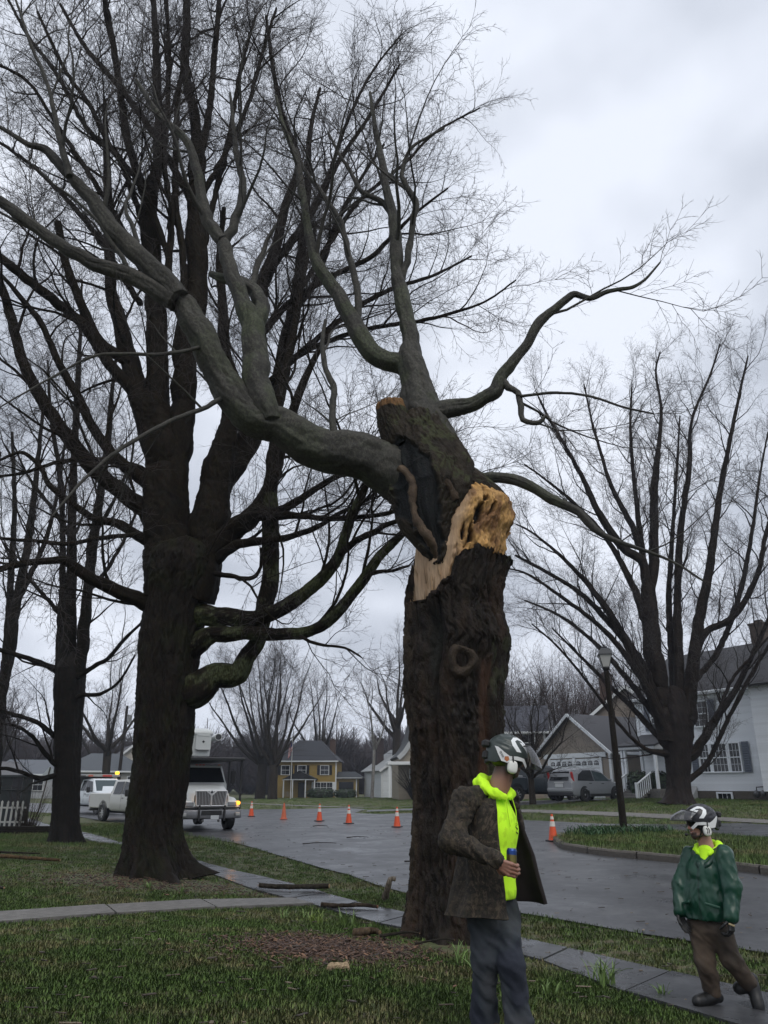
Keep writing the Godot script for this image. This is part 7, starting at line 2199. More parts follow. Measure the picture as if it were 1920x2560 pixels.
func pickup(called: String, label: String, at: Vector3, turn: float, col: Color, dump: bool, sc := 1.0) -> Node3D:
	var root := thing(called, label, "truck", at, turn)
	var b := MB.new()
	# crew cab with bonnet; bed behind
	var back := -1.2 if dump else -1.55
	var cab := [[back, 0.55, 1.25, 1.98, 0.98, 0.98, 0.78], [0.15, 0.55, 1.25, 2.0, 0.98, 0.98, 0.8], [0.32, 0.55, 1.25, 1.94, 0.98, 0.98, 0.79], [0.95, 0.55, 1.24, 1.27, 0.98, 0.98, 0.9], [2.05, 0.58, 1.16, 1.18, 0.98, 0.96, 0.86], [2.22, 0.62, 1.1, 1.12, 0.94, 0.92, 0.8]]
	shell(b, cab, col)
	var cb := part(root, "body", b, M.car_paint)
	b = MB.new()
	b.quad(Vector3(-0.82, 1.3, 0.92), Vector3(0.82, 1.3, 0.92), Vector3(0.72, 1.9, 0.36), Vector3(-0.72, 1.9, 0.36), Color.WHITE, Vector3(0, 0.6, 1))
	part(cb, "windscreen", b, M.glass)
	for s in [-1.0, 1.0]:
		b = MB.new()
		side_glass(b, cab, [[-0.33, 0.08], [0.78, 0.1], [0.34, 0.86], [-0.33, 0.86]], s, 0.02)
		part(cb, "side_window", b, M.glass_dark)
		b = MB.new()
		side_glass(b, cab, [[back + 0.25, 0.08], [-0.42, 0.08], [-0.42, 0.86], [back + 0.3, 0.86]], s, 0.02)
		part(cb, "side_window", b, M.glass_dark)
		b = MB.new()
		box(b, Vector3(s * 1.2, 1.36, 0.62), Vector3(0.2, 0.32, 0.1), 0.03, lin(0.012, 0.012, 0.012))
		box(b, Vector3(s * 1.05, 1.28, 0.62), Vector3(0.2, 0.06, 0.06), 0.01, lin(0.012, 0.012, 0.012))
		part(root, "mirror", b, M.rubber)
		for z in [1.55, -2.25]:
			if dump and z < 0: z = -2.1
			b = MB.new()
			lathe(b, PackedVector2Array([Vector2(0.0, 0.0), Vector2(0.5, 0.0)]), 22, lin(0.006, 0.006, 0.006), Vector3(s * 1.0, 0.5, z), Basis(Vector3.BACK, -PI / 2 * s))
			part(root, "wheel_arch", b, M.rubber)
			wheel(root, Vector3(s * 0.92, 0.41, z), 0.41, 0.27, s, lin(0.5, 0.5, 0.5), 8)
		lens_lamp(root, "headlight", Vector3(s * 0.78, 1.0, 2.2), Vector3(0.3, 0.22, 0.08), lin(0.5, 0.5, 0.5), M.steel_paint)
		lens_lamp(root, "indicator_lamp", Vector3(s * 0.9, 0.86, 2.16), Vector3(0.12, 0.12, 0.12), lin(0.5, 0.13, 0.03), M.paint)
		b = MB.new()
		for z in [-0.38, 0.84]:
			box(b, Vector3(s * 0.995, 0.95, z), Vector3(0.008, 0.62, 0.012), 0, lin(0.02, 0.02, 0.02))
		box(b, Vector3(s * 1.003, 1.12, -0.2), Vector3(0.02, 0.04, 0.16), 0.006, lin(0.05, 0.05, 0.05))
		part(cb, "door_seam", b, M.rubber)
	b = MB.new()
	box(b, Vector3(0, 0.98, 2.22), Vector3(1.1, 0.3, 0.06), 0.02, lin(0.1, 0.1, 0.1))
	for k in 3: box(b, Vector3(0, 0.9 + 0.09 * k, 2.26), Vector3(1.1, 0.025, 0.02), 0.005, lin(0.55, 0.55, 0.55))
	part(root, "grille", b, M.steel_paint)
	b = MB.new()
	box(b, Vector3(0, 0.62, 2.28), Vector3(1.95, 0.26, 0.2), 0.05, lin(0.4, 0.4, 0.4))
	part(root, "bumper", b, M.steel_paint)
	b = MB.new()
	box(b, Vector3(0, 0.5, -0.6), Vector3(1.3, 0.2, 5.0), 0.03, lin(0.01, 0.01, 0.01))
	part(root, "chassis", b, M.rubber)
	if dump:
		b = MB.new()
		var tub := PackedVector2Array([Vector2(-1.35, 0.95), Vector2(-4.1, 0.95), Vector2(-4.2, 1.75), Vector2(-1.5, 1.75), Vector2(-1.25, 2.25), Vector2(-0.2, 2.2), Vector2(-0.2, 2.12), Vector2(-1.1, 2.1)])
		prism(b, tub, -1.1, 1.1, lin(0.16, 0.155, 0.145), Transform3D(Basis(Vector3.UP, -PI / 2), Vector3.ZERO), 0.03)
		part(root, "dump_body", b, M.steel_paint)
		b = MB.new()
		box(b, Vector3(0, 2.17, -0.18), Vector3(2.2, 0.14, 0.06), 0.02, lin(0.3, 0.3, 0.28))
		box(b, Vector3(0.25, 2.16, -0.14), Vector3(0.6, 0.11, 0.03), 0.01, lin(0.4, 0.05, 0.04))
		box(b, Vector3(-0.8, 2.16, -0.14), Vector3(0.3, 0.11, 0.03), 0.01, lin(0.4, 0.12, 0.08))
		part(root, "cab_shield", b, M.paint)
		lit_lamp(root, "beacon_lamp", Vector3(0.95, 2.33, -0.3), Vector3(0.13, 0.1, 0.1), Color(1.0, 0.5, 0.03), 1.6)
		b = MB.new()
		for k in 5: box(b, Vector3(-0.992, 1.1 - 0.055 * k, 0.1 + 0.03 * sin(k * 3.0)), Vector3(0.006, 0.02, 0.5 - 0.06 * (k % 3)), 0, lin(0.1, 0.1, 0.09))
		part(cb, "door_lettering", b, M.paint)
		for k in 5:
			lens_lamp(cb, "marker_lamp", Vector3((k - 2) * 0.3, 2.01, 0.2), Vector3(0.08, 0.03, 0.06), lin(0.2, 0.08, 0.03), M.paint)
	else:
		b = MB.new()
		for s in [-1.0, 1.0]:
			box(b, Vector3(s * 0.94, 0.98, -2.75), Vector3(0.12, 0.72, 2.35), 0.04, col)
		box(b, Vector3(0, 0.98, -3.92), Vector3(1.9, 0.7, 0.1), 0.04, col)
		box(b, Vector3(0, 0.72, -2.75), Vector3(1.8, 0.06, 2.3), 0.01, lin(0.03, 0.03, 0.03))
		part(root, "cargo_bed", b, M.car_paint)
		for s in [-1.0, 1.0]:
			lens_lamp(root, "tail_light", Vector3(s * 0.92, 1.05, -3.96), Vector3(0.12, 0.36, 0.08), lin(0.3, 0.015, 0.012), M.paint)
		b = MB.new()
		box(b, Vector3(0, 0.55, -4.02), Vector3(1.85, 0.16, 0.16), 0.04, lin(0.35, 0.35, 0.35))
		part(root, "bumper", b, M.steel_paint)
		b = MB.new()
		box(b, Vector3(0, 1.28, -1.85), Vector3(1.5, 0.3, 0.42), 0.04, lin(0.4, 0.4, 0.4))
		part(root, "tool_chest", b, M.steel_paint)
	return root

func crossover() -> void:
	var root := thing("parked_car", "silver compact crossover parked on the driveway, its rear turned to the street", "car", on(11.05, -44.95), deg_to_rad(128))
	var col := lin(0.23, 0.24, 0.255)
	var st := [[-2.2, 0.42, 0.92, 1.0, 0.78, 0.8, 0.68], [-2.1, 0.34, 0.98, 1.36, 0.88, 0.88, 0.68], [-1.85, 0.3, 0.99, 1.6, 0.9, 0.9, 0.66], [-1.0, 0.28, 0.98, 1.68, 0.91, 0.91, 0.66], [0.0, 0.28, 0.97, 1.66, 0.91, 0.91, 0.65], [0.45, 0.28, 0.97, 1.58, 0.91, 0.91, 0.66], [1.2, 0.28, 0.98, 1.06, 0.9, 0.89, 0.74], [1.85, 0.3, 0.86, 0.92, 0.88, 0.84, 0.66], [2.2, 0.36, 0.68, 0.74, 0.78, 0.72, 0.55]]
	var b := MB.new()
	shell(b, st, col)
	var body := part(root, "body", b, M.car_paint)
	b = MB.new()
	b.quad(Vector3(-0.64, 1.05, -2.225), Vector3(0.64, 1.05, -2.225), Vector3(0.56, 1.5, -2.0), Vector3(-0.56, 1.5, -2.0), Color.WHITE, Vector3(0, 0.3, -1))
	part(body, "rear_window", b, M.glass_dark)
	b = MB.new()
	b.quad(Vector3(-0.66, 1.06, 1.16), Vector3(0.66, 1.06, 1.16), Vector3(0.58, 1.55, 0.52), Vector3(-0.58, 1.55, 0.52), Color.WHITE, Vector3(0, 0.6, 1))
	part(body, "windscreen", b, M.glass)
	for s in [-1.0, 1.0]:
		b = MB.new()
		side_glass(b, st, [[-1.75, 0.1], [-0.42, 0.08], [-0.42, 0.86], [-1.1, 0.84], [-1.55, 0.55]], s, 0.02)
		part(body, "side_window", b, M.glass_dark)
		b = MB.new()
		side_glass(b, st, [[-0.34, 0.08], [0.98, 0.2], [0.5, 0.8], [-0.34, 0.86]], s, 0.02)
		part(body, "side_window", b, M.glass)
		lens_lamp(root, "tail_light", Vector3(s * 0.8, 1.18, -2.06), Vector3(0.14, 0.62, 0.12), lin(0.42, 0.02, 0.02), M.paint, Basis(Vector3.RIGHT, -0.25))
		for z in [1.35, -1.27]:
			b = MB.new()
			lathe(b, PackedVector2Array([Vector2(0.0, 0.0), Vector2(0.4, 0.0)]), 22, lin(0.006, 0.006, 0.006), Vector3(s * 0.925, 0.38, z), Basis(Vector3.BACK, -PI / 2 * s))
			part(root, "wheel_arch", b, M.rubber)
			wheel(root, Vector3(s * 0.84, 0.34, z), 0.34, 0.22, s, lin(0.55, 0.55, 0.55), 7)
		b = MB.new()
		box(b, Vector3(s * 0.93, 0.33, 0.05), Vector3(0.03, 0.12, 1.8), 0.01, lin(0.015, 0.015, 0.015))
		box(b, Vector3(s * 1.0, 1.08, 0.85), Vector3(0.18, 0.13, 0.1), 0.03, col)
		for z in [-0.75, 0.3]: box(b, Vector3(s * 0.925, 0.9, z), Vector3(0.03, 0.035, 0.2), 0.008, lin(0.02, 0.02, 0.02))
		part(body, "side_trim", b, M.paint)
	b = MB.new()
	box(b, Vector3(0, 0.58, -2.18), Vector3(1.7, 0.2, 0.16), 0.05, lin(0.25, 0.26, 0.275))
	part(root, "bumper", b, M.car_paint)
	b = MB.new()
	box(b, Vector3(0, 0.38, -2.14), Vector3(1.66, 0.22, 0.14), 0.04, lin(0.015, 0.015, 0.016))
	part(root, "lower_bumper", b, M.rubber)
	b = MB.new()
	box(b, Vector3(0, 0.8, -2.23), Vector3(0.52, 0.2, 0.03), 0.008, lin(0.5, 0.51, 0.52))
	box(b, Vector3(0, 0.95, -2.23), Vector3(0.62, 0.05, 0.04), 0.01, lin(0.6, 0.6, 0.6))
	part(root, "licence_plate", b, M.paint)

func vehicles() -> void:
	bucket_truck()
	pickup("pickup_truck", "white crew-cab pickup half hidden behind the huge maple", on(-12.0, -41.1), deg_to_rad(44), lin(0.5, 0.5, 0.47), false)
	pickup("dump_truck", "white small dump truck with an amber beacon lit on its shield", on(-17.1, -50.0), deg_to_rad(44), lin(0.6, 0.64, 0.67), true)
	pickup("pickup_truck", "dark blue-grey pickup parked in front of the garage doors", on(9.3, -48.6), deg_to_rad(112), lin(0.03, 0.04, 0.05), false)
	crossover()
	var root := thing("parked_car", "tiny red car far down the left street", "car", on(-41.0, -100), deg_to_rad(60))
	var b := MB.new()
	shell(b, [[-2.0, 0.35, 0.8, 0.85, 0.8, 0.8, 0.6], [-1.3, 0.3, 0.9, 1.35, 0.85, 0.85, 0.6], [0.2, 0.3, 0.9, 1.4, 0.85, 0.85, 0.6], [1.0, 0.3, 0.85, 0.95, 0.85, 0.82, 0.65], [2.1, 0.35, 0.65, 0.7, 0.78, 0.74, 0.55]], lin(0.3, 0.015, 0.02))
	part(root, "body", b, M.car_paint)
	for e in [[0.8, 1.3], [-0.8, 1.3], [0.8, -1.3], [-0.8, -1.3]]:
		wheel(root, Vector3(e[0], 0.32, e[1]), 0.32, 0.2, signf(e[0]), lin(0.3, 0.3, 0.3), 5)
# ---------------------------------------------------------------- houses (local z out of the front wall, x along it)
func siding(b: MB, x0: float, x1: float, y0: float, y1: float, z: float, expo: float, col: Color, xf := Transform3D()) -> void:
	# lapped boards: each leans out at its foot
	var n := int(ceil((y1 - y0) / expo))
	for k in n:
		var a := y0 + k * expo; var c := minf(a + expo, y1)
		var t := col * rf(0.94, 1.05)
		b.quad(xf * Vector3(x0, a, z + 0.016), xf * Vector3(x1, a, z + 0.016), xf * Vector3(x1, c, z + 0.002), xf * Vector3(x0, c, z + 0.002), t, xf.basis * Vector3(0, 0.1, 1))
		b.quad(xf * Vector3(x0, a, z), xf * Vector3(x1, a, z), xf * Vector3(x1, a, z + 0.016), xf * Vector3(x0, a, z + 0.016), t, xf.basis * Vector3.DOWN)

func gable_siding(b: MB, x0: float, x1: float, y0: float, y1: float, z: float, expo: float, col: Color, xf := Transform3D()) -> void:
	var n := int(ceil((y1 - y0) / expo))
	var mid := (x0 + x1) / 2
	for k in n:
		var a := y0 + k * expo; var c := minf(a + expo, y1 - 0.001)
		var wa := (x1 - x0) / 2 * (1 - (a - y0) / (y1 - y0)); var wc := (x1 - x0) / 2 * (1 - (c - y0) / (y1 - y0))
		b.quad(xf * Vector3(mid - wa, a, z + 0.016), xf * Vector3(mid + wa, a, z + 0.016), xf * Vector3(mid + wc, c, z + 0.002), xf * Vector3(mid - wc, c, z + 0.002), col * rf(0.94, 1.05), xf.basis * Vector3(0, 0.1, 1))

func slab_roof(b: MB, a: Vector3, c: Vector3, d: Vector3, e: Vector3, thick: float, col: Color) -> void:
	# a roof plane through four corners, with thickness below
	var n := (c - a).cross(e - a).normalized()
	if n.y < 0: n = -n
	b.quad(a, c, d, e, col, n)
	var q := [a, c, d, e]
	var lo := []
	for w in q: lo.append(w - n * thick)
	b.quad(lo[0], lo[1], lo[2], lo[3], col, -n)
	var m := (a + c + d + e) / 4
	for k in 4:
		b.quad(q[k], q[(k + 1) % 4], lo[(k + 1) % 4], lo[k], col, (q[k] + q[(k + 1) % 4]) / 2 - m)

func house_window(root: Node3D, at: Vector3, w: float, hh: float, nx: int, ny: int, frame: Color, shut := Color(0, 0, 0, 0), xf := Transform3D(), double_hung := true) -> void:
	var b := MB.new()
	var f := 0.09
	var T := func(p: Vector3) -> Vector3: return xf * (at + p)
	var B := xf.basis
	for s in [-1.0, 1.0]:
		box(b, xf * (at + Vector3(s * (w / 2 + f / 2), 0, 0.03)), Vector3(f, hh + f * 2, 0.09), 0.008, frame, B)
	box(b, xf * (at + Vector3(0, hh / 2 + f / 2, 0.032)), Vector3(w, f, 0.09), 0.008, frame, B)
	box(b, xf * (at + Vector3(0, -hh / 2 - f / 2, 0.05)), Vector3(w + f * 2.6, f * 0.8, 0.15), 0.01, frame, B)
	if double_hung:
		box(b, xf * (at + Vector3(0, 0, 0.035)), Vector3(w, 0.055, 0.05), 0.006, frame, B)
	var o := part(root, "window", b, M.paint)
	b = MB.new()
	b.quad(xf * (at + Vector3(-w / 2, -hh / 2, 0.02)), xf * (at + Vector3(w / 2, -hh / 2, 0.02)), xf * (at + Vector3(w / 2, hh / 2, 0.02)), xf * (at + Vector3(-w / 2, hh / 2, 0.02)), Color.WHITE, B * Vector3.BACK)
	part(o, "pane", b, M.glass_dark)
	b = MB.new()
	for k in range(1, nx):
		if ny == 1 and k > 1:
			part(o, "glazing_bar", b, M.paint)
			b = MB.new()
		box(b, xf * (at + Vector3(-w / 2 + w * k / nx, 0, 0.03)), Vector3(0.015, hh, 0.02), 0, frame, B)
	for k in range(1, ny):
		box(b, xf * (at + Vector3(0, -hh / 2 + hh * k / ny, 0.031)), Vector3(w, 0.015, 0.02), 0, frame, B)
	if b.v.size(): part(o, "glazing_bar", b, M.paint)
	if shut.a > 0:
		for s in [-1.0, 1.0]:
			b = MB.new()
			var c := at + Vector3(s * (w / 2 + f + 0.24), 0, 0.04)
			box(b, xf * c, Vector3(0.44, hh + 0.15, 0.04), 0.008, shut, B)
			for k in int(hh / 0.12):
				box(b, xf * (c + Vector3(0, -hh / 2 + 0.06 + k * 0.12, 0.024)), Vector3(0.34, 0.07, 0.02), 0.004, shut * 0.9, B * Basis(Vector3.RIGHT, 0.35))
			part(o, "shutter", b, M.paint)

func chimney(root: Node3D, at: Vector3, s: Vector3, col: Color) -> void:
	var b := MB.new()
	box(b, at, s, 0.02, col)
	box(b, at + Vector3(0, s.y / 2, 0), Vector3(s.x + 0.12, 0.14, s.z + 0.12), 0.02, col * 0.8)
	box(b, at + Vector3(0, s.y / 2 + 0.15, 0), Vector3(s.x * 0.5, 0.2, s.z * 0.5), 0.02, col * 0.5)
	part(root, "chimney", b, M.brickish)

func white_house() -> void:
	# its front runs along the street; local x comes towards us
	var root := thing("white_house", "white two-storey clapboard house with grey shutters behind the spreading maple", "house", on(18.2, -46.4), deg_to_rad(-60.3))
	root.position.y = 0.72
	var W := lin(0.77, 0.8, 0.83)
	var x0 := -4.5; var x1 := 4.3; var top := 5.75
	var b := MB.new()
	box(b, Vector3((x0 + x1) / 2, 0.1, -4), Vector3(x1 - x0 - 0.1, 0.85, 7.9), 0, lin(0.13, 0.11, 0.09))
	part(root, "foundation", b, M.brickish)
	b = MB.new()
	box(b, Vector3((x0 + x1) / 2, (0.5 + top) / 2, -4.05), Vector3(x1 - x0, top - 0.5, 7.98), 0, W)
	siding(b, x0, x1, 0.5, top, -0.05, 0.125, W)
	siding(b, -0.06, 8.0, 0.5, top, x1 + 0.002, 0.125, W, Transform3D(Basis(Vector3.UP, PI / 2), Vector3(0, 0, 0)))
	siding(b, -8.0, 0.06, 0.5, top, -x0 + 0.002, 0.125, W, Transform3D(Basis(Vector3.UP, -PI / 2), Vector3(0, 0, 0)))
	part(root, "siding", b, M.paint)
	b = MB.new()
	for x in [x0, x1]:
		box(b, Vector3(x, (0.5 + top) / 2, -0.02), Vector3(0.2, top - 0.5, 0.12), 0.01, W * 1.05)
	box(b, Vector3((x0 + x1) / 2, top - 0.12, 0.0), Vector3(x1 - x0, 0.24, 0.1), 0.01, W * 1.05)
	box(b, Vector3((x0 + x1) / 2, top + 0.02, 0.2), Vector3(x1 - x0 + 0.9, 0.1, 0.55), 0.02, W * 1.05)
	box(b, Vector3((x0 + x1) / 2, top + 0.09, 0.46), Vector3(x1 - x0 + 0.9, 0.13, 0.1), 0.03, W)
	part(root, "eaves_trim", b, M.paint)
	b = MB.new()
	var ry := top + 3.2
	slab_roof(b, Vector3(x0 - 0.45, top + 0.06, 0.5), Vector3(x1 + 0.45, top + 0.06, 0.5), Vector3(x1 + 0.45, ry, -4), Vector3(x0 - 0.45, ry, -4), 0.14, lin(0.075, 0.075, 0.085))
	slab_roof(b, Vector3(x0 - 0.45, top + 0.06, -8.5), Vector3(x1 + 0.45, top + 0.06, -8.5), Vector3(x1 + 0.45, ry + 0.002, -4.002), Vector3(x0 - 0.45, ry + 0.002, -4.002), 0.14, lin(0.075, 0.075, 0.085))
	for e in [[x0, -1.0], [x1, 1.0]]:
		b.tri(Vector3(e[0], top, 0), Vector3(e[0], top, -8), Vector3(e[0], ry - 0.1, -4), W, Vector3(e[1], 0, 0))
	var rf_ := part(root, "roof", b, M.shingle)
	chimney(rf_, Vector3(2.0, ry + 0.35, -4.2), Vector3(0.9, 1.5, 0.7), lin(0.12, 0.09, 0.07))
	# a wing standing forward at the near end
	b = MB.new()
	box(b, Vector3(6.5, (0.5 + top) / 2, -3.2), Vector3(4.2, top - 0.5, 8.6), 0, W)
	siding(b, -7.5, 1.1, 0.5, top, 0.0, 0.125, W, Transform3D(Basis(Vector3.UP, -PI / 2), Vector3(4.398, 0, 0)))
	siding(b, 4.4, 8.6, 0.5, top, 1.1, 0.125, W)
	part(root, "wing", b, M.paint)
	b = MB.new()
	slab_roof(b, Vector3(4.0, top + 0.06, 1.6), Vector3(8.9, top + 0.06, 1.6), Vector3(8.9, ry + 0.3, -3.2), Vector3(4.0, ry + 0.3, -3.2), 0.14, lin(0.075, 0.075, 0.085))
	part(root, "roof", b, M.shingle)
	var sh := Color(0.13, 0.15, 0.19)
	house_window(root, Vector3(0.2, 2.25, 0.0), 0.62, 1.45, 3, 4, W * 1.05, Color(0, 0, 0, 0))
	house_window(root, Vector3(1.2, 2.25, 0.0), 0.95, 1.45, 4, 4, W * 1.05)
	house_window(root, Vector3(2.2, 2.25, 0.0), 0.62, 1.45, 3, 4, W * 1.05)
	for x in [-0.5, 2.9]:
		b = MB.new()
		box(b, Vector3(x, 2.25, 0.03), Vector3(0.42, 1.6, 0.05), 0.01, sh)
		for k in 12: box(b, Vector3(x, 1.55 + k * 0.125, 0.06), Vector3(0.33, 0.07, 0.02), 0.004, sh * 0.85, Basis(Vector3.RIGHT, 0.35))
		part(root, "shutter", b, M.paint)
	house_window(root, Vector3(0.3, 4.7, 0.0), 0.9, 1.35, 3, 4, W * 1.05, sh)
	house_window(root, Vector3(-2.9, 4.7, 0.0), 0.9, 1.35, 3, 4, W * 1.05, sh)
	house_window(root, Vector3(1.2, 0.18, 0.02), 0.85, 0.36, 3, 1, W * 1.05, Color(0, 0, 0, 0), Transform3D(), false)
	# porch with steps and a white rail
	b = MB.new()
	slab_roof(b, Vector3(-4.6, 3.05, 2.0), Vector3(-1.6, 3.05, 2.0), Vector3(-1.9, 3.75, 0), Vector3(-4.3, 3.75, 0), 0.1, lin(0.08, 0.08, 0.09))
	box(b, Vector3(-3.1, 2.92, 1.0), Vector3(2.8, 0.24, 1.9), 0.01, W)
	part(root, "porch_roof", b, M.shingle)
	for x in [-4.4, -4.15, -1.85]:
		b = MB.new()
		box(b, Vector3(x, 1.7, 1.75), Vector3(0.16, 2.2, 0.16), 0.015, W)
		part(root, "porch_post", b, M.paint)
	b = MB.new()
	box(b, Vector3(-3.1, 0.3, 0.95), Vector3(2.9, 0.6, 1.9), 0.02, lin(0.12, 0.12, 0.13))
	for k in 4:
		box(b, Vector3(-3.2, 0.5 - 0.16 * k - 0.09, 2.05 + 0.27 * k), Vector3(1.7, 0.18, 0.3), 0.015, lin(0.14, 0.14, 0.15))
	part(root, "porch_steps", b, M.concrete)
	for x in [-4.1, -2.3]:
		b = MB.new()
		tube(b, PackedVector3Array([Vector3(x, 1.5, 1.75), Vector3(x, 0.85, 3.0)]), PackedFloat32Array([0.05, 0.05]), 6, W)
		box(b, Vector3(x, 0.42, 3.05), Vector3(0.12, 1.05, 0.12), 0.01, W)
		for k in 7:
			var t := (k + 0.5) / 7
			box(b, Vector3(x, lerpf(1.05, 0.45, t), lerpf(1.8, 2.95, t)), Vector3(0.04, 0.85, 0.04), 0, W)
		part(root, "stair_rail", b, M.paint)
	# cellar hatch and gas meter at the foot of the wall
	b = MB.new()
	prism(b, PackedVector2Array([Vector2(0, -0.3), Vector2(1.0, -0.3), Vector2(0, 0.75)]), -0.75, 0.75, lin(0.42, 0.43, 0.43), Transform3D(Basis(Vector3.UP, -PI / 2), Vector3(-1.35, 0, 0.0)), 0.02)
	part(root, "cellar_hatch", b, M.paint)
	b = MB.new()
	blob(b, Vector3(3.3, 0.35, 0.2), Vector3(0.16, 0.2, 0.12), lin(0.12, 0.12, 0.12))
	blob(b, Vector3(3.7, 0.4, 0.2), Vector3(0.14, 0.16, 0.12), lin(0.15, 0.15, 0.15))
	tube(b, PackedVector3Array([Vector3(3.3, 0.5, 0.15), Vector3(3.3, 0.7, 0.15), Vector3(3.7, 0.72, 0.15), Vector3(4.0, 0.7, 0.15), Vector3(4.0, -0.3, 0.15)]), PackedFloat32Array([0.03, 0.03, 0.03, 0.03, 0.03]), 6, lin(0.08, 0.08, 0.08))
	part(root, "gas_meter", b, M.steel_paint)

func garage_house() -> void:
	var root := thing("tan_garage", "tan clapboard garage with two white doors under a grey shingle gable", "garage", on(14.25, -51.0), deg_to_rad(-60.3))
	root.position.y = 0.72
	var C := lin(0.2, 0.165, 0.125); var Wt := lin(0.62, 0.65, 0.67)
	var top := 2.95; var wd := 6.6; var dp := 8.5; var pk := 5.35
	# local x: 0 at the near corner, the front runs to -wd; depth runs to -dp
	var b := MB.new()
	box(b, Vector3(-wd / 2, top / 2, -dp / 2 - 0.02), Vector3(wd, top, dp), 0, C)
	siding(b, -wd, 0, 0.0, top, -0.02, 0.13, C)
	gable_siding(b, -wd, 0, top, pk - 0.1, -0.02, 0.13, C)
	siding(b, 0, dp, 0.0, top, 0.002, 0.13, C, Transform3D(Basis(Vector3.UP, PI / 2), Vector3.ZERO))
	part(root, "siding", b, M.paint)
	b = MB.new()
	slab_roof(b, Vector3(0.4, top - 0.2, 0.35), Vector3(0.4, top - 0.2, -dp - 0.3), Vector3(-wd / 2, pk, -dp - 0.3), Vector3(-wd / 2, pk, 0.35), 0.12, lin(0.1, 0.1, 0.11))
	slab_roof(b, Vector3(-wd - 0.4, top - 0.2, 0.35), Vector3(-wd - 0.4, top - 0.2, -dp - 0.3), Vector3(-wd / 2 - 0.001, pk + 0.001, -dp - 0.3), Vector3(-wd / 2 - 0.001, pk + 0.001, 0.35), 0.12, lin(0.1, 0.1, 0.11))
	part(root, "roof", b, M.shingle)
	b = MB.new()
	for s in [-1.0, 1.0]:
		var a := Vector3(-wd / 2, pk - 0.08, 0.38); var c := Vector3(-wd / 2 + s * (wd / 2 + 0.42), top - 0.3, 0.38)
		box(b, (a + c) / 2, Vector3((a - c).length(), 0.2, 0.06), 0.01, Wt, Basis(Vector3.BACK, atan2(c.y - a.y, c.x - a.x)))
	box(b, Vector3(-0.02, top / 2, 0.01), Vector3(0.2, top, 0.14), 0.01, Wt)
	box(b, Vector3(0.36, top - 0.26, -dp / 2), Vector3(0.1, 0.16, dp + 0.5), 0.02, Wt)
	box(b, Vector3(-wd / 2, top - 0.3, 0.02), Vector3(wd - 0.7, 0.3, 0.1), 0.01, Wt)
	for x in [-0.85, -3.3, -5.75]: box(b, Vector3(x, 1.32, 0.02), Vector3(0.2 if x != -3.3 else 0.26, 2.64, 0.1), 0.01, Wt)
	part(root, "trim", b, M.paint)
	for dx in [-2.07, -4.53]:
		b = MB.new()
		for k in 4:
			box(b, Vector3(dx, 0.31 + 0.61 * k, 0.0), Vector3(2.2, 0.59, 0.06), 0.015, Wt * 0.97)
			if k < 3:
				for e in 4: box(b, Vector3(dx - 0.82 + 0.55 * e, 0.31 + 0.61 * k, 0.032), Vector3(0.44, 0.4, 0.02), 0.008, Wt * 0.93)
		var door := part(root, "garage_door", b, M.paint)
		for e in 4:
			b = MB.new()
			var ar := PackedVector2Array([Vector2(-0.19, -0.13), Vector2(0.19, -0.13), Vector2(0.19, 0.02)])
			for k in range(1, 6): ar.append(Vector2(0.19 * cos(PI * k / 6), 0.02 + 0.13 * sin(PI * k / 6)))
			ar.append(Vector2(-0.19, 0.02))
			prism(b, ar, 0.03, 0.045, Color.WHITE, Transform3D(Basis(), Vector3(dx - 0.82 + 0.55 * e, 2.15, 0)))
			var pn := part(door, "pane", b, M.glass_dark)
			b = MB.new()
			for x in [-0.063, 0.063]: box(b, Vector3(dx - 0.82 + 0.55 * e + x, 2.17, 0.05), Vector3(0.02, 0.3, 0.012), 0, Wt)
			box(b, Vector3(dx - 0.82 + 0.55 * e, 2.16, 0.051), Vector3(0.38, 0.02, 0.012), 0, Wt)
			part(door, "glazing_bar", b, M.paint)
	house_window(root, Vector3(3.4, 1.45, 0.012), 0.85, 1.4, 3, 4, Wt, Color(0, 0, 0, 0), Transform3D(Basis(Vector3.UP, PI / 2), Vector3.ZERO))

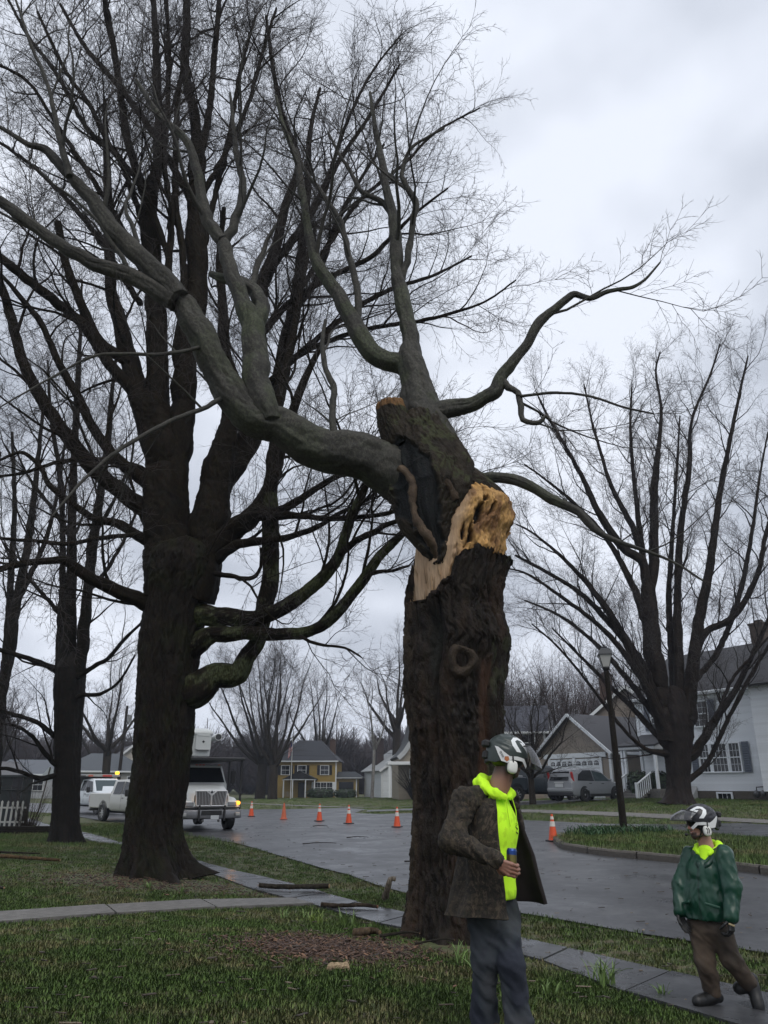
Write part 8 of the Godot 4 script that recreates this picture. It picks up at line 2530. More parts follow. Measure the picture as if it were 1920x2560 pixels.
func box_house(called: String, label: String, at: Vector3, turn: float, w: float, d: float, eave: float, ridge: float, wall: Color, roof: Color, hip: float, o := {}) -> Node3D:
	# a plain house: hip 0 is a gable on the x ends, 1 a full hip; o.front true turns the gable to the front
	var root := thing(called, label, "house", at, turn)
	var Wt := lin(0.6, 0.62, 0.62)
	var b := MB.new()
	box(b, Vector3(0, eave / 2, -d / 2 - 0.02), Vector3(w, eave, d), 0, wall)
	siding(b, -w / 2, w / 2, 0.3, eave, -0.02, 0.2, wall)
	siding(b, 0, d, 0.3, eave, w / 2 + 0.002, 0.2, wall, Transform3D(Basis(Vector3.UP, PI / 2), Vector3.ZERO))
	siding(b, -d, 0, 0.3, eave, w / 2 + 0.002, 0.2, wall, Transform3D(Basis(Vector3.UP, -PI / 2), Vector3.ZERO))
	if o.get("front", false):
		gable_siding(b, -w / 2, w / 2, eave, ridge - 0.1, -0.02, 0.2, wall)
	part(root, "siding", b, M.paint)
	b = MB.new()
	var e := 0.4
	if o.get("front", false):
		for s in [-1.0, 1.0]:
			slab_roof(b, Vector3(s * (w / 2 + e), eave - 0.15, e), Vector3(s * (w / 2 + e), eave - 0.15, -d - e), Vector3(s * 0.001, ridge, -d - e), Vector3(s * 0.001, ridge, e), 0.14, roof)
	else:
		var hx := (w / 2 + e) - hip * (d / 2 + e)
		var A := Vector3(-w / 2 - e, eave - 0.05, e); var B2 := Vector3(w / 2 + e, eave - 0.05, e)
		var C := Vector3(w / 2 + e, eave - 0.05, -d - e); var D := Vector3(-w / 2 - e, eave - 0.05, -d - e)
		var R0 := Vector3(-hx, ridge, -d / 2); var R1 := Vector3(hx, ridge, -d / 2)
		b.quad(A, B2, R1, R0, roof, Vector3(0, 1, 1)); b.quad(C, D, R0, R1, roof, Vector3(0, 1, -1))
		b.tri(B2, C, R1, roof if hip > 0 else wall, Vector3(1, 0.3, 0)); b.tri(D, A, R0, roof if hip > 0 else wall, Vector3(-1, 0.3, 0))
		b.quad(A, B2, C, D, roof, Vector3.DOWN)
	var rr := part(root, "roof", b, M.shingle)
	b = MB.new()
	if o.get("front", false):
		for s in [-1.0, 1.0]:
			var a := Vector3(0, ridge - 0.08, e + 0.03); var c := Vector3(s * (w / 2 + e), eave - 0.25, e + 0.03)
			box(b, (a + c) / 2, Vector3((a - c).length(), 0.24, 0.06), 0.01, Wt, Basis(Vector3.BACK, atan2(c.y - a.y, c.x - a.x)))
	else:
		box(b, Vector3(0, eave - 0.1, e + 0.02), Vector3(w + e * 2, 0.18, 0.08), 0.02, Wt)
	for s in [-1.0, 1.0]: box(b, Vector3(s * w / 2, eave / 2, 0.0), Vector3(0.18, eave, 0.1), 0.01, Wt)
	part(root, "trim", b, M.paint)
	if o.has("chimney"):
		chimney(rr, o.chimney, o.get("chimney_size", Vector3(0.8, 2.2, 0.7)), lin(0.1, 0.06, 0.045))
	return root

func houses() -> void:
	white_house()
	garage_house()
	var Wt := lin(0.6, 0.62, 0.62)
	# tan houses beyond the garage
	var o := box_house("tan_house", "tan gabled house with a brick chimney behind the garage roof", on(20.2, -66), deg_to_rad(-30), 6.5, 8, 6.1, 8.7, lin(0.19, 0.155, 0.12), lin(0.1, 0.1, 0.11), 0.0, {"front": true, "chimney": Vector3(-2.0, 8.1, -1.6), "chimney_size": Vector3(0.95, 3.6, 0.8)})
	house_window(o, Vector3(1.2, 6.2, 0.0), 0.9, 1.2, 2, 2, Wt)
	o = box_house("tan_house", "tan house under a blue-grey roof, seen between the broken trunk and the garage", on(10.3, -68), deg_to_rad(-12), 6.4, 8, 5.4, 7.9, lin(0.2, 0.165, 0.13), lin(0.085, 0.09, 0.11), 0.0)
	house_window(o, Vector3(-1.2, 4.5, 0.0), 0.9, 1.3, 2, 2, Wt)
	house_window(o, Vector3(1.9, 4.5, 0.0), 0.9, 1.3, 2, 2, Wt)
	house_window(o, Vector3(1.9, 1.7, 0.0), 0.9, 1.3, 2, 2, Wt)
	# yellow house
	o = box_house("yellow_house", "mustard yellow two-storey house with black shutters and a dark hipped roof", on(-9.75, -101.5), deg_to_rad(-3), 9.6, 8.5, 5.5, 8.8, lin(0.25, 0.17, 0.035), lin(0.045, 0.05, 0.06), 0.72, {"chimney": Vector3(3.6, 7.1, -5.4), "chimney_size": Vector3(0.9, 3.6, 0.8)})
	o.scale = Vector3.ONE * 0.79
	var blk := Color(0.012, 0.013, 0.014)
	for x in [-3.2, -0.6, 3.0]:
		house_window(o, Vector3(x, 4.1, 0.0), 1.25, 1.3, 2, 2, Wt, blk)
	for x in [1.95, 2.9, 3.85]:
		house_window(o, Vector3(x, 1.5, 0.0), 0.85, 1.5, 2, 3, Wt)
	var b := MB.new()
	for x in [1.2, 4.55]:
		b = MB.new()
		box(b, Vector3(x, 1.5, 0.03), Vector3(0.34, 1.65, 0.06), 0.01, Wt)
		part(o, "shutter", b, M.paint)
	b = MB.new()
	box(b, Vector3(-0.6, 1.15, 0.02), Vector3(1.0, 2.2, 0.1), 0.02, lin(0.02, 0.022, 0.02))
	part(o, "door", b, M.paint)
	b = MB.new()
	for s in [-1.0, 1.0]:
		slab_roof(b, Vector3(-0.6 + s * 2.6, 2.75, 2.6), Vector3(-0.6 + s * 2.6, 2.75, 0), Vector3(-0.6 + s * 0.001, 3.95, 0), Vector3(-0.6 + s * 0.001, 3.95, 2.6), 0.1, lin(0.03, 0.032, 0.035))
	b.tri(Vector3(-3.0, 2.75, 2.55), Vector3(1.8, 2.75, 2.55), Vector3(-0.6, 3.85, 2.55), lin(0.025, 0.027, 0.03), Vector3.BACK)
	part(o, "porch_roof", b, M.shingle)
	b = MB.new()
	for x in [-3.0, -1.6, 0.4, 1.8]:
		box(b, Vector3(x, 1.35, 2.4), Vector3(0.16, 2.7, 0.16), 0.01, Wt)
	box(b, Vector3(-0.6, 2.68, 2.45), Vector3(5.2, 0.16, 0.12), 0.01, Wt)
	part(o, "porch_post", b, M.paint)
	b = MB.new()
	for k in 22:
		if absf(-3.0 + k * 0.22 + 0.6) > 0.7: box(b, Vector3(-3.0 + k * 0.22, 0.55, 2.4), Vector3(0.05, 0.8, 0.05), 0, lin(0.2, 0.2, 0.2))
	part(o, "porch_rail", b, M.paint)
	b = MB.new()
	box(b, Vector3(6.3, 1.4, -2.8), Vector3(3.4, 2.8, 4.4), 0, lin(0.25, 0.17, 0.035))
	siding(b, 4.62, 8.0, 0.2, 2.8, -0.6, 0.2, lin(0.25, 0.17, 0.035))
	box(b, Vector3(8.0, 1.4, -0.55), Vector3(0.18, 2.8, 0.12), 0.01, Wt)
	part(o, "side_porch", b, M.paint)
	b = MB.new()
	b.quad(Vector3(4.5, 3.0, -0.1), Vector3(9.0, 3.0, -0.1), Vector3(7.6, 3.9, -2.8), Vector3(4.82, 3.9, -2.8), lin(0.05, 0.055, 0.065), Vector3(0, 1, 1))
	b.tri(Vector3(9.0, 3.0, -0.1), Vector3(9.0, 3.0, -5.4), Vector3(7.6, 3.9, -2.8), lin(0.05, 0.055, 0.065), Vector3(1, 1, 0))
	box(b, Vector3(6.75, 2.92, -0.2), Vector3(4.4, 0.16, 0.3), 0.02, Wt)
	part(o, "side_porch_roof", b, M.shingle)
	house_window(o, Vector3(6.4, 1.55, -0.58), 2.3, 1.6, 1, 1, lin(0.2, 0.14, 0.05), Color(0, 0, 0, 0), Transform3D(), false)
	# beige house with a bell-curved gable, half behind the trunk
	o = thing("beige_house", "beige clapboard house with white-trimmed bell-curved gable behind the broken trunk", "house", on(5.0, -80), deg_to_rad(4))
	b = MB.new()
	var pr := PackedVector2Array([Vector2(-3.6, 0)])
	var crv := [Vector2(-3.6, 3.75), Vector2(-3.0, 4.3), Vector2(-2.3, 5.3), Vector2(-1.85, 6.6), Vector2(-1.5, 8.0), Vector2(0.3, 10.0), Vector2(6.0, 10.0), Vector2(6.0, 0.0)]
	for q in crv: pr.append(q)
	prism(b, pr, -8, 0, lin(0.26, 0.225, 0.17))
	for k in 45:
		var y := 0.5 + k * 0.2
		var xl := -3.6
		for j in crv.size() - 1:
			if y >= crv[j].y and y < crv[j + 1].y: xl = lerpf(crv[j].x, crv[j + 1].x, (y - crv[j].y) / (crv[j + 1].y - crv[j].y))
		siding(b, xl, 6.0, y, y + 0.2, 0.004, 0.2, lin(0.27, 0.235, 0.18))
	part(o, "siding", b, M.paint)
	b = MB.new()
	for j in 5:
		var a: Vector2 = crv[j]; var c: Vector2 = crv[j + 1]
		var ex := Vector2(-(c - a).normalized().y, (c - a).normalized().x) * 0.28
		var f := PackedVector2Array([a, c, c + ex, a + ex])
		prism(b, f, -8.4, 0.5, lin(0.09, 0.095, 0.1))
		prism(b, PackedVector2Array([a - ex * 0.5, c - ex * 0.5, c + ex * 1.05, a + ex * 1.05]), 0.5, 0.6, Wt)
	part(o, "roof", b, M.shingle)
	b = MB.new()
	box(b, Vector3(-2.6, 3.3, 0.9), Vector3(4.4, 0.3, 2.0), 0.03, Wt)
	box(b, Vector3(-0.6, 1.7, 1.7), Vector3(0.22, 3.0, 0.22), 0.02, Wt)
	box(b, Vector3(-4.6, 1.7, 1.7), Vector3(0.22, 3.0, 0.22), 0.02, Wt)
	part(o, "porch", b, M.paint)
	house_window(o, Vector3(-1.7, 1.9, 0.06), 1.5, 1.7, 2, 2, Wt)
	house_window(o, Vector3(1.6, 1.9, 0.06), 1.1, 1.6, 2, 2, Wt)
	# white garage beside the birch
	o = box_house("white_garage", "small white garage with its gable end beside the birch", on(3.1, -96), deg_to_rad(16), 7.0, 8, 3.1, 5.6, lin(0.62, 0.65, 0.66), lin(0.5, 0.52, 0.52), 0.0, {"front": true})
	chimney(o, Vector3(-2.4, 5.0, -5.0), Vector3(0.9, 3.4, 0.9), lin(0.06, 0.045, 0.045))
	# houses down the left street
	o = box_house("grey_house", "grey hip-roofed house beyond the white trucks", on(-31.5, -92), deg_to_rad(20), 9.5, 8, 3.0, 5.0, lin(0.32, 0.31, 0.28), lin(0.14, 0.155, 0.17), 0.8)
	for x in [-2.6, 0.2, 3.0]: house_window(o, Vector3(x, 1.7, 0), 0.9, 1.3, 1, 2, Wt)
	o = box_house("cream_house", "tall cream gabled house beside the utility pole", on(-30.3, -98), deg_to_rad(24), 5.0, 9, 3.9, 6.2, lin(0.42, 0.39, 0.33), lin(0.12, 0.12, 0.13), 0.0, {"front": true})
	house_window(o, Vector3(-1.1, 2.6, 0), 0.7, 1.3, 1, 2, Wt)
	house_window(o, Vector3(1.1, 2.6, 0), 0.7, 1.3, 1, 2, Wt)
	o = box_house("pale_house", "pale house with a low blue-grey roof at the far left", on(-40.5, -96), deg_to_rad(22), 10, 8, 2.7, 4.4, lin(0.38, 0.4, 0.42), lin(0.2, 0.22, 0.25), 0.4)
	for x in [-3, 0, 3]: house_window(o, Vector3(x, 1.5, 0), 1.0, 1.2, 2, 2, Wt)
	o = box_house("brick_house", "low brick-fronted house far behind the diamond road sign", on(-41.5, -84), deg_to_rad(28), 8, 7, 2.4, 3.9, lin(0.12, 0.05, 0.035), lin(0.2, 0.2, 0.21), 0.2)
	for x in [-2.5, 2.5]: house_window(o, Vector3(x, 1.3, 0), 1.1, 1.1, 2, 2, Wt)
# ---------------------------------------------------------------- street furniture, litter and plants
func make_cone(label: String, at: Vector3, turn: float, bands: bool) -> Node3D:
	var root := thing("traffic_cone", label, "traffic cone", at, turn, "traffic cones across the street")
	var b := MB.new()
	box(b, Vector3(0, 0.02, 0), Vector3(0.37, 0.04, 0.37), 0.012, lin(0.012, 0.012, 0.013) if bands else lin(0.42, 0.075, 0.03))
	part(root, "base", b, M.rubber)
	b = MB.new()
	var OR := lin(0.62, 0.075, 0.018) if bands else lin(0.5, 0.115, 0.05)
	lathe(b, PackedVector2Array([Vector2(0.145, 0.04), Vector2(0.14, 0.055), Vector2(0.032, 0.755), Vector2(0.026, 0.77), Vector2(0.018, 0.77)]), 24, OR)
	part(root, "body", b, M.plastic)
	if bands:
		for e in [[0.42, 0.56], [0.62, 0.7]]:
			b = MB.new()
			var r0 := lerpf(0.14, 0.032, (e[0] - 0.055) / 0.7) + 0.004
			var r1 := lerpf(0.14, 0.032, (e[1] - 0.055) / 0.7) + 0.004
			lathe(b, PackedVector2Array([Vector2(r0 - 0.003, e[0] - 0.002), Vector2(r0, e[0]), Vector2(r1, e[1]), Vector2(r1 - 0.003, e[1] + 0.002)]), 24, lin(0.58, 0.55, 0.5))
			part(root, "reflective_band", b, M.paint)
	return root

func cones() -> void:
	var first := make_cone("banded orange traffic cone nearest the bucket truck", on(-7.23, -45.22, 0.014), 0.3, true)
	make_cone("plain faded orange traffic cone without white bands", on(-5.01, -41.52, 0.014), 0.1, false)
	copy(first, on(-3.04, -39.1, 0.014), 0.8, "banded orange traffic cone just right of the plain faded one")
	copy(first, on(-1.56, -36.83, 0.014), 0.5, "banded orange traffic cone third in the row left of the broken trunk")
	copy(first, on(0.53, -33.73, 0.014), 1.2, "banded orange traffic cone closest to the left of the broken trunk")
	copy(first, on(5.12, -25.35, 0.014), 0.25, "banded orange traffic cone at the rounded nose of the kerbed island")

func lamp_post() -> void:
	var at := on(7.74, -26.93, 0.14)
	var root := thing("street_lamp", "black lantern on a dark wooden post standing on the grass island", "street lamp", at, 0.6)
	var H := 5.25
	var b := MB.new()
	var pts := PackedVector3Array(); var rad := PackedFloat32Array()
	for k in 12:
		pts.append(Vector3(-0.012 * k, H * k / 11.0 - 0.1 * (1 if k == 0 else 0), 0)); rad.append(lerpf(0.12, 0.085, k / 11.0))
	tube(b, pts, rad, 16, lin(0.02, 0.016, 0.014))
	part(root, "post", b, M.bark)
	var c := Vector3(-0.132, H, 0)
	b = MB.new()
	lathe(b, PackedVector2Array([Vector2(0.1, -0.08), Vector2(0.16, -0.02), Vector2(0.16, 0.03), Vector2(0.15, 0.05)]), 4, lin(0.012, 0.013, 0.014), c)
	for k in 4:
		var a := TAU * k / 4
		tube(b, PackedVector3Array([c + Vector3(cos(a) * 0.155, 0.04, sin(a) * 0.155), c + Vector3(cos(a) * 0.3, 0.45, sin(a) * 0.3)]), PackedFloat32Array([0.014, 0.014]), 5, lin(0.012, 0.013, 0.014))
	part(root, "lantern_frame", b, M.rubber)
	b = MB.new()
	for k in 4:
		var a0 := TAU * k / 4; var a1 := TAU * (k + 1) / 4
		b.quad(c + Vector3(cos(a0) * 0.15, 0.04, sin(a0) * 0.15), c + Vector3(cos(a1) * 0.15, 0.04, sin(a1) * 0.15), c + Vector3(cos(a1) * 0.292, 0.44, sin(a1) * 0.292), c + Vector3(cos(a0) * 0.292, 0.44, sin(a0) * 0.292), lin(0.42, 0.42, 0.4), Vector3(cos((a0 + a1) / 2), 0, sin((a0 + a1) / 2)))
	part(root, "pane", b, M.frost)
	b = MB.new()
	var r := [[0.34, 0.44], [0.34, 0.47], [0.2, 0.66], [0.12, 0.69]]
	for j in 3:
		for k in 4:
			var a0 := TAU * k / 4; var a1 := TAU * (k + 1) / 4
			b.quad(c + Vector3(cos(a0) * r[j][0], r[j][1], sin(a0) * r[j][0]), c + Vector3(cos(a1) * r[j][0], r[j][1], sin(a1) * r[j][0]), c + Vector3(cos(a1) * r[j + 1][0], r[j + 1][1], sin(a1) * r[j + 1][0]), c + Vector3(cos(a0) * r[j + 1][0], r[j + 1][1], sin(a0) * r[j + 1][0]), lin(0.03, 0.034, 0.036), Vector3(cos((a0 + a1) / 2), 0.4, sin((a0 + a1) / 2)))
	b.quad(c + Vector3(0.34, 0.44, 0), c + Vector3(0, 0.44, 0.34), c + Vector3(-0.34, 0.44, 0), c + Vector3(0, 0.44, -0.34), lin(0.02, 0.02, 0.02), Vector3.DOWN)
	box(b, c + Vector3(0, 0.71, 0), Vector3(0.2, 0.04, 0.2), 0.01, lin(0.02, 0.022, 0.024), Basis(Vector3.UP, PI / 4))
	box(b, c + Vector3(0, 0.77, 0), Vector3(0.07, 0.1, 0.07), 0.02, lin(0.015, 0.015, 0.016))
	part(root, "lantern_roof", b, M.rubber)

func left_edge() -> void:
	# picket fence, dark screen behind it, low dark wall
	var p0 := Vector3(-16.385, -0.045, -33.500); var p1 := Vector3(-14.490, -0.045, -33.500)
	var d := (p1 - p0); var len := d.length(); d /= len
	var root := thing("picket_fence", "short run of weathered white pickets in front of a dark screen", "fence", Vector3(p0.x, p0.y, p0.z))
	var b := MB.new()
	for y in [0.16, 0.7]:
		box(b, Vector3(len / 2, y, -0.03), Vector3(len, 0.07, 0.03), 0.006, lin(0.42, 0.42, 0.39))
	part(root, "rail", b, M.paint)
	var n := int(len / 0.205)
	for k in n:
		b = MB.new()
		var hh := 0.98 + rf(-0.04, 0.04)
		var w := 0.042
		prism(b, PackedVector2Array([Vector2(-w, -0.05), Vector2(w, -0.05), Vector2(w, hh - 0.1), Vector2(w * 1.1, hh - 0.06), Vector2(0, hh), Vector2(-w * 1.1, hh - 0.06), Vector2(-w, hh - 0.1)]), -0.01, 0.012, lin(0.46, 0.46, 0.42) * rf(0.75, 1.1), Transform3D(Basis(Vector3.BACK, rf(-0.03, 0.03)), Vector3(0.1 + k * 0.205, 0, 0)), 0.004)
		part(root, "picket", b, M.paint)
	var q := Vector3(-17.183, -0.123, -35.200)
	root = thing("screen_fence", "tall dark board screen behind the white pickets", "fence", Vector3(q.x, q.y - 0.1, q.z), 0.12)
	for k in 11:
		b = MB.new()
		box(b, Vector3(-2.4 + k * 0.42, 1.05, rf(-0.01, 0.01)), Vector3(0.41, 2.15, 0.05), 0.01, lin(0.009, 0.011, 0.012) * rf(0.8, 1.4))
		part(root, "board", b, M.paint)
	b = MB.new()
	box(b, Vector3(-0.3, 2.1, 0.05), Vector3(4.6, 0.12, 0.1), 0.02, lin(0.012, 0.016, 0.017))
	box(b, Vector3(-0.3, 1.55, 0.05), Vector3(4.6, 0.06, 0.06), 0.02, lin(0.012, 0.016, 0.017))
	part(root, "rail", b, M.paint)
	var a := Vector3(-16.214, -0.249, -32.600); var e := Vector3(-12.930, -0.206, -32.600)
	root = thing("timber_edging", "low dark timber retaining edge below the pickets", "retaining wall", Vector3((a.x + e.x) / 2, a.y, a.z))
	for k in 2:
		b = MB.new()
		box(b, Vector3(0.02 * k, 0.02 + 0.155 * k, -0.02 * k), Vector3(e.x - a.x - 0.08 * k, 0.15, 0.16), 0.015, lin(0.022, 0.019, 0.015) * (1.0 + 0.2 * k))
		part(root, "timber", b, M.bark)
	# road sign seen from behind
	var sg := Vector3(-19.657, -0.037, -47.000)
	root = thing("road_sign", "grey back of a diamond road sign on a leaning post", "road sign", Vector3(sg.x, sg.y - 0.2, sg.z), -0.1)
	b = MB.new()
	tube(b, PackedVector3Array([Vector3(0, 0, 0), Vector3(0.25, 1.5, 0), Vector3(0.42, 2.75, 0)]), PackedFloat32Array([0.04, 0.04, 0.04]), 6, lin(0.05, 0.04, 0.035))
	part(root, "post", b, M.paint)
	b = MB.new()
	box(b, Vector3(0.4, 2.35, -0.05), Vector3(0.62, 0.62, 0.008), 0.003, lin(0.3, 0.33, 0.34), Basis(Vector3.BACK, PI / 4 + 0.08))
	part(root, "plate", b, M.paint)
	# twiggy brown bush beside the fence
	var bu := on(-14.4, -33.6)
	root = thing("brown_bush", "leafless brown bush at the end of the pickets", "bush", bu)
	b = MB.new()
	for k in 150:
		var az := rf(0, TAU)
		var dd := Vector3(cos(az) * rf(0.1, 0.6), 1, sin(az) * rf(0.1, 0.6)).normalized()
		var p := Vector3(cos(az), 0, sin(az)) * rf(0, 0.35)
		var l := rf(0.5, 1.9)
		var dv := Vector3(rf(-1, 1), 0.3, rf(-1, 1)) * 0.22
		tube(b, PackedVector3Array([p, p + dd * l * 0.5, p + (dd + dv) * l]), PackedFloat32Array([0.009, 0.006, 0.002]), 3, lin(0.06, 0.045, 0.035), false)
	part(root, "stems", b, M.bark)
	# utility pole with a lamp arm, and the wires
	var up := on(-30.0, -92.5)
	root = thing("utility_pole", "wooden utility pole with transformer rising beyond the white trucks", "utility pole", up)
	b = MB.new()
	tube(b, PackedVector3Array([Vector3.ZERO, Vector3(0.05, 6, 0), Vector3(0.1, 10.2, 0)]), PackedFloat32Array([0.2, 0.17, 0.14]), 10, lin(0.04, 0.032, 0.028))
	part(root, "pole", b, M.bark)
	b = MB.new()
	lathe(b, PackedVector2Array([Vector2(0, 0), Vector2(0.28, 0.02), Vector2(0.3, 0.9), Vector2(0.2, 1.0), Vector2(0, 1.02)]), 14, lin(0.25, 0.26, 0.27), Vector3(0.5, 8.2, 0))
	part(root, "transformer", b, M.paint)
	b = MB.new()
	tube(b, PackedVector3Array([Vector3(0.1, 7.4, 0), Vector3(1.2, 7.75, 0), Vector3(1.9, 7.7, 0)]), PackedFloat32Array([0.05, 0.05, 0.05]), 6, lin(0.2, 0.2, 0.2))
	part(root, "lamp_arm", b, M.paint)
	for e2 in [[Vector3(-70, 7.4, -92), up + Vector3(0, 7.3, 0), Vector3(-2, 6.4, -118), "power line sagging across the left street"], [up + Vector3(0, 6.6, 0), Vector3(-6, 5.2, -99), Vector3(22, 5.9, -82), "power line running past the yellow house roof"]]:
		b = MB.new()
		var cv := Curve3D.new()
		for w in 3: cv.add_point(e2[w])
		var pts := PackedVector3Array(); var rad := PackedFloat32Array()
		for k in 41:
			var t := k / 40.0
			pts.append(cv.sample_baked(cv.get_baked_length() * t) - Vector3(0, 0.7 * sin(PI * fmod(t * 2, 1.0)), 0)); rad.append(0.022)
		tube(b, pts, rad, 4, lin(0.01, 0.01, 0.01))
		var w2 := part(self, "power_line", b, M.rubber)
		tag(w2, e2[3], "power line", "power lines")

func yards() -> void:
	# flagpole in front of the yellow house
	var at := on(-10.45, -92)
	var root := thing("flagpole", "white flagpole with a limp striped flag before the yellow house", "flagpole", at)
	var b := MB.new()
	tube(b, PackedVector3Array([Vector3.ZERO, Vector3(0, 6.6, 0)]), PackedFloat32Array([0.05, 0.035]), 8, lin(0.5, 0.5, 0.48))
	blob(b, Vector3(0, 6.65, 0), Vector3(0.07, 0.07, 0.07), lin(0.4, 0.33, 0.1))
	part(root, "pole", b, M.paint)
	var fb := MB.new(); var kb := MB.new()
	for k in 13:
		var rows := []
		for r in 2:
			var row := PackedVector3Array()
			for c in 9:
				var u := c / 8.0
				var y := 6.3 - (k + r) * 0.085 - u * 0.9
				row.append(Vector3(-0.04 - 0.34 * u + 0.05 * sin(u * 9 + k * 0.2), y, 0.1 * sin(u * 7.0 + 0.4)))
			rows.append(row)
		var col := lin(0.36, 0.03, 0.035) if k % 2 == 0 else lin(0.5, 0.5, 0.5)
		grid(fb, rows, col)
		if k < 7:
			var r2 := []
			for r in 2:
				var row := PackedVector3Array()
				for c in 4: row.append(rows[r][c] + Vector3(0, 0, 0.012))
				r2.append(row)
			grid(kb, r2, lin(0.02, 0.03, 0.1))
	var fl := part(root, "flag", fb, M.cloth)
	part(fl, "canton", kb, M.cloth)
	# clipped hedges and rounded bushes
	for e in [[-7.6, -98.6, 3.4, 1.0, 1.1, "long clipped hedge below the yellow house windows"], [-4.6, -98.2, 2.6, 1.0, 1.0, "shorter clipped hedge at the corner of the yellow house"], [5.6, -77.2, 2.0, 1.7, 1.7, "dark rounded evergreen bush beside the beige house porch"], [15.05, -48.6, 1.1, 1.5, 1.5, "rounded evergreen bush under the garage side window"], [16.5, -49.2, 1.1, 1.4, 1.5, "rounded evergreen bush between the garage and the porch steps"]]:
		leafy(e[5], Vector3(e[0], h(e[0], e[1]), e[1]), Vector3(e[2], e[4], e[3]))
	var bu := on(3.0, -78.2)
	root = thing("leafless_bush", "dense bare bush in front of the beige house", "bush", bu)
	b = MB.new()
	for k in 260:
		var az := rf(0, TAU); var dd := Vector3(cos(az) * rf(0.2, 1.0), 1, sin(az) * rf(0.2, 1.0)).normalized()
		var l := rf(1.6, 3.6)
		tube(b, PackedVector3Array([Vector3(cos(az), 0, sin(az)) * 0.3, dd * l * 0.5, dd * l + Vector3(rf(-0.4, 0.4), -0.2, rf(-0.4, 0.4))]), PackedFloat32Array([0.02, 0.014, 0.006]), 3, lin(0.025, 0.02, 0.016), false)
	part(root, "stems", b, M.bark)
	# daffodil leaves round the lamp post
	for e in [[7.74, -26.75, 1.5, 75, "bed of green daffodil leaves round the foot of the lamp post"], [6.4, -25.6, 0.8, 45, "spread of green daffodil leaves behind the island nose"]]:
		root = thing("daffodil_leaves", e[4], "plant", Vector3(e[0], h(e[0], e[1]) + 0.15, e[1]))
		b = MB.new()
		for k in e[3]:
			var p := Vector3(rng.randfn() * e[2] * 0.5, 0, rng.randfn() * 0.35)
			blade_clump(b, p, 6, 0.34, 0.02, lin(0.035, 0.09, 0.03))
		part(root, "leaves", b, M.grass, "stuff")

func leafy(label: String, at: Vector3, s: Vector3) -> void:
	var root := thing("evergreen_bush", label, "bush", at)
	var b := MB.new()
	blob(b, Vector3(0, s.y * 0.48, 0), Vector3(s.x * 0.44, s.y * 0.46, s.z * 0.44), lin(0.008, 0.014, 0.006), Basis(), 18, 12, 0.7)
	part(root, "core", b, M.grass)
	b = MB.new()
	for k in 900:
		var d := Vector3(rng.randfn(), rng.randfn(), rng.randfn()).normalized()
		var p := Vector3(sgnpow(d.x, 0.7) * s.x * 0.5, s.y * (0.5 + 0.5 * sgnpow(d.y, 0.7)), sgnpow(d.z, 0.7) * s.z * 0.5) * rf(0.9, 1.05)
		var n := (d + Vector3(rf(-0.7, 0.7), rf(-0.4, 0.9), rf(-0.7, 0.7))).normalized()
		var x := n.cross(Vector3(rf(-1, 1), rf(-1, 1), rf(-1, 1))).normalized() * rf(0.04, 0.09)
		var y := n.cross(x).normalized() * rf(0.06, 0.12)
		b.quad(p - x, p - y, p + x, p + y, lin(0.022, 0.042, 0.016) * rf(0.5, 1.5), n)
	part(root, "leaves", b, M.grass, "stuff")

func blade_clump(b: MB, at: Vector3, n: int, high: float, wide: float, col: Color) -> void:
	for k in n:
		var az := rf(0, TAU)
		var d := Vector3(cos(az), 0, sin(az))
		var hh := high * rf(0.55, 1.1)
		var bend := rf(0.25, 0.9)
		var s := Vector3(-d.z, 0, d.x) * wide * rf(0.6, 1.0)
		var rows := []
		var c := col * rf(0.75, 1.3)
		for r in 6:
			var t := r / 5.0
			var ctr := at + d * (0.02 + hh * bend * t * t * 0.9) + Vector3.UP * hh * (t - 0.42 * bend * t * t * t)
			var w := s * (1.0 - pow(t, 2.2)) + s * 0.03
			rows.append(PackedVector3Array([ctr - w, ctr + Vector3.DOWN * wide * 0.35, ctr + w]))
		grid(b, rows, c)

func plants() -> void:
	var spots := [[-1.42, -12.25, 9, 0.2, "small splayed lily clump on the lawn by the front walk"], [-1.12, -12.35, 6, 0.16, "thin lily shoots between two larger clumps"], [-0.92, -11.9, 26, 0.24, "yellow-green lily clump at the back of the mulch"], [-0.5, -11.8, 22, 0.26, "broad lily clump beside the sidewalk puddle"], [-0.15, -11.5, 16, 0.14, "low tuft of lily shoots at the sidewalk edge near the trunk"], [0.78, -9.05, 12, 0.27, "lily clump with arching leaves at the foot of the broken trunk"], [0.95, -8.35, 12, 0.25, "lily clump half hidden by the near person's legs"], [2.1, -8.45, 34, 0.3, "full green lily clump on the verge right of the near person"], [1.45, -7.75, 10, 0.16, "sparse pale lily shoots left of the full clump"], [1.12, -6.9, 8, 0.15, "pale lily shoots just right of the near person's knee"], [2.55, -8.1, 9, 0.14, "yellowish lily shoots at the edge of the sidewalk"], [-4.15, -15.1, 18, 0.16, "fresh green shoots in the soil under the huge maple"], [-3.55, -14.95, 14, 0.14, "second tuft of green shoots under the huge maple"]]
	for e in spots:
		var root := thing("lily_clump", e[4], "plant", on(e[0], e[1]), 0.0, "lily clumps on the lawn")
		var b := MB.new()
		var yel: float = 0.5 if e[0] < -0.7 and e[0] > -1.0 else 0.15
		for k in int(e[2] / 3) + 1:
			blade_clump(b, Vector3(rf(-1, 1), 0, rf(-1, 1)) * e[3] * 0.35, 3, e[3], 0.012, lin(0.1, 0.17, 0.05).lerp(lin(0.22, 0.28, 0.05), yel))
		part(root, "leaves", b, M.grass)

